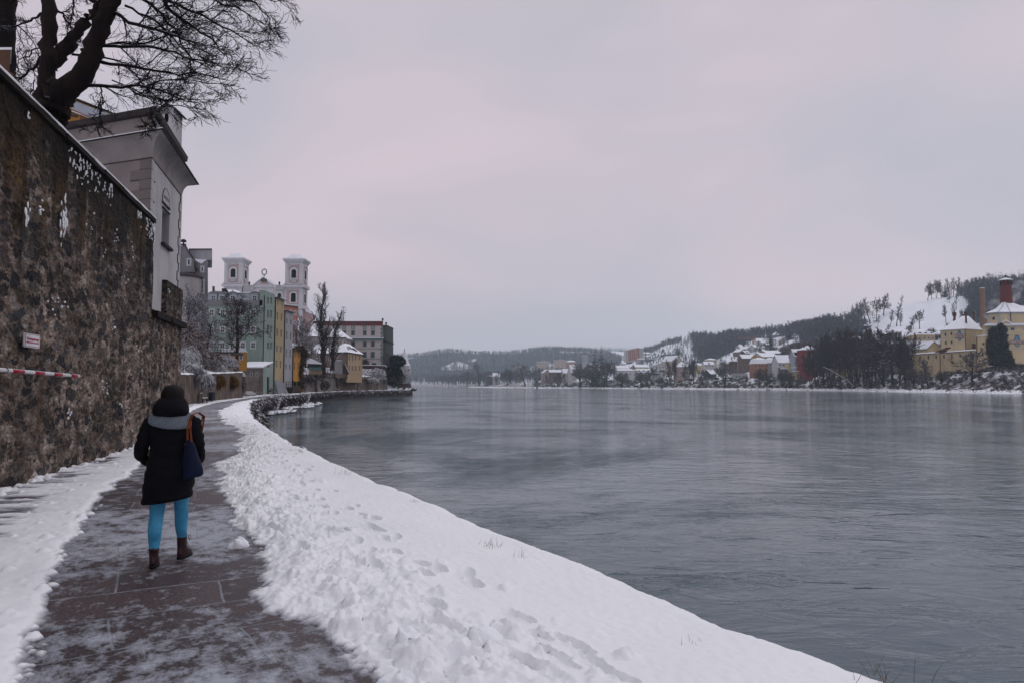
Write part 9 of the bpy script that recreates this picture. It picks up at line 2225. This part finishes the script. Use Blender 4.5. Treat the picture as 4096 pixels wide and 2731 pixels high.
wood('slope_scrub','reddish scrub on the slope below the wood',[twigr_m],PU,900,reg([(780,600),(860,480),(960,440),(975,500),(900,540),(835,640),(780,720)]),1.2,2.6,10,1.1)
carm=[mk('car_paint_light',(.35,.36,.38),None,3,.35),mk('car_paint_dark',(.04,.045,.06),None,3,.35)]
def car(label,cf,x0,x1,yb,paint,dY,van=False):
 px=(cf(x0,yb)[0]+cf(x1,yb)[0])/2;Y=yw(px)+dY;a=at(*cf(x0,yb),Y);b=at(*cf(x1,yb),Y);cx=(a.x+b.x)/2;L=4.4;z=lz(cx,Y)+.02;z=max(z,a.z-.8)
 t=thing('parked_car',label,'car',(cx,Y,z),'cars parked on the far bank');h=2.0 if van else 1.45
 side=[(-L/2,.3),(L/2,.3),(L/2,.8),(L/2-.2,.9),(L*.28,.95),(L*.16,h),(-L*.32,h),(-L*.45,.95),(-L/2,.85)] if not van else[(-L/2,.3),(L/2,.3),(L/2,1.0),(L*.38,1.15),(L*.28,h),(-L/2,h)]
 m=MB();m.hexa([(x,-.85,q) for x,q in side],[(x,.85,q) for x,q in side]);m.build('body',paint,t,local=True)
 m=MB();xs=(-L*.33,L*.15) if not van else(-L/2+.02,L*.26);m.box(xs[0],xs[1],-.8,.8,h+.01,h+.18);m.box(L*.3,L/2-.1,-.8,.8,.97,1.08) if not van else None;m.build('snow_cover',snow_m,t,local=True)
 m=MB();m.hexa([(-L*.38,-.87,1.0),(L*.22,-.87,1.0),(L*.13,-.87,h-.12),(-L*.30,-.87,h-.12)],[(-L*.38,-.855,1.0),(L*.22,-.855,1.0),(L*.13,-.855,h-.12),(-L*.30,-.855,h-.12)]);m.build('side_glass',WINM,t,local=True)
 for x in(-L*.3,L*.3):
  for y in(-.8,.8):m=MB();m.tube([(x,y-.1,.33),(x,y+.1,.33)],.33,12);m.build('wheel',metal_m,t,local=True)
car('snow covered pale car, left one of the pair beside the timber barn',cD,1040,1105,962,carm[0],24);car('snow covered pale car, right one of the pair beside the timber barn',cD,1112,1190,962,carm[0],24)
car('dark van with snowy roof just left of the limes',cD,1190,1245,950,carm[1],27,True);car('snow covered car in front of the two slim poplars',cD,700,770,968,carm[0],22);car('single snow covered car below the big white gabled house',cM,1798,1905,1150,carm[0],20)
def steam():
 m,nt,b,N,L=nodes('steam');nt.nodes.remove(b)
 tc=N('ShaderNodeTexCoord');n=N('ShaderNodeTexNoise',i_Scale=.16,i_Detail=4.0,i_Roughness=.6);L(tc.outputs['Object'],n.inputs['Vector']);mr=N('ShaderNodeMapRange',i_From_Min=.47,i_From_Max=.68,i_To_Max=.16);L(n.outputs['Fac'],mr.inputs['Value'])
 pv=N('ShaderNodeVolumePrincipled');pv.inputs['Color'].default_value=(.95,.95,.97,1);L(mr.outputs[0],pv.inputs['Density']);L(pv.outputs[0],nt.nodes['Material Output'].inputs['Volume'])
 Y=395
 for i,(lb,bl) in enumerate((('white steam rolling up between the chimney and the kiln tower',[(1020,580,50,50),(1060,510,60,50),(1110,430,65,60),(1160,360,60,60)]),('thin steam drifting in front of the dark wood right of the kiln tower',[(1370,330,60,80),(1400,200,80,90),(1450,90,80,90)]))):
  mb=MB();p0=at(*cS(bl[0][0],bl[0][1]),Y)
  for(x,y,rx,rz) in bl:
   p=at(*cS(x,y),Y);s=Y/683*.0765;mb.lathe([(0.01,-rz*s*1.2)]+[(rx*s*1.2*math.cos(a),rz*s*1.2*math.sin(a)) for a in np.linspace(-1.2,1.2,8)]+[(.01,rz*s*1.2)],12,tuple(p))
  tag(mb.build('steam',m,None,origin=tuple(p0)),lb,'steam',kind='stuff')
steam()
def haze():
 m,nt,b,N,L=nodes('winter_haze');nt.nodes.remove(b);pv=N('ShaderNodeVolumePrincipled');pv.inputs['Color'].default_value=(.76,.89,.98,1);pv.inputs['Density'].default_value=0.00020;pv.inputs['Anisotropy'].default_value=.1
 L(pv.outputs[0],nt.nodes['Material Output'].inputs['Volume']);mb=MB();mb.box(-3650,3650,-560,3650,-14,240);tag(mb.build('haze',m,None),kind='stuff')
haze()
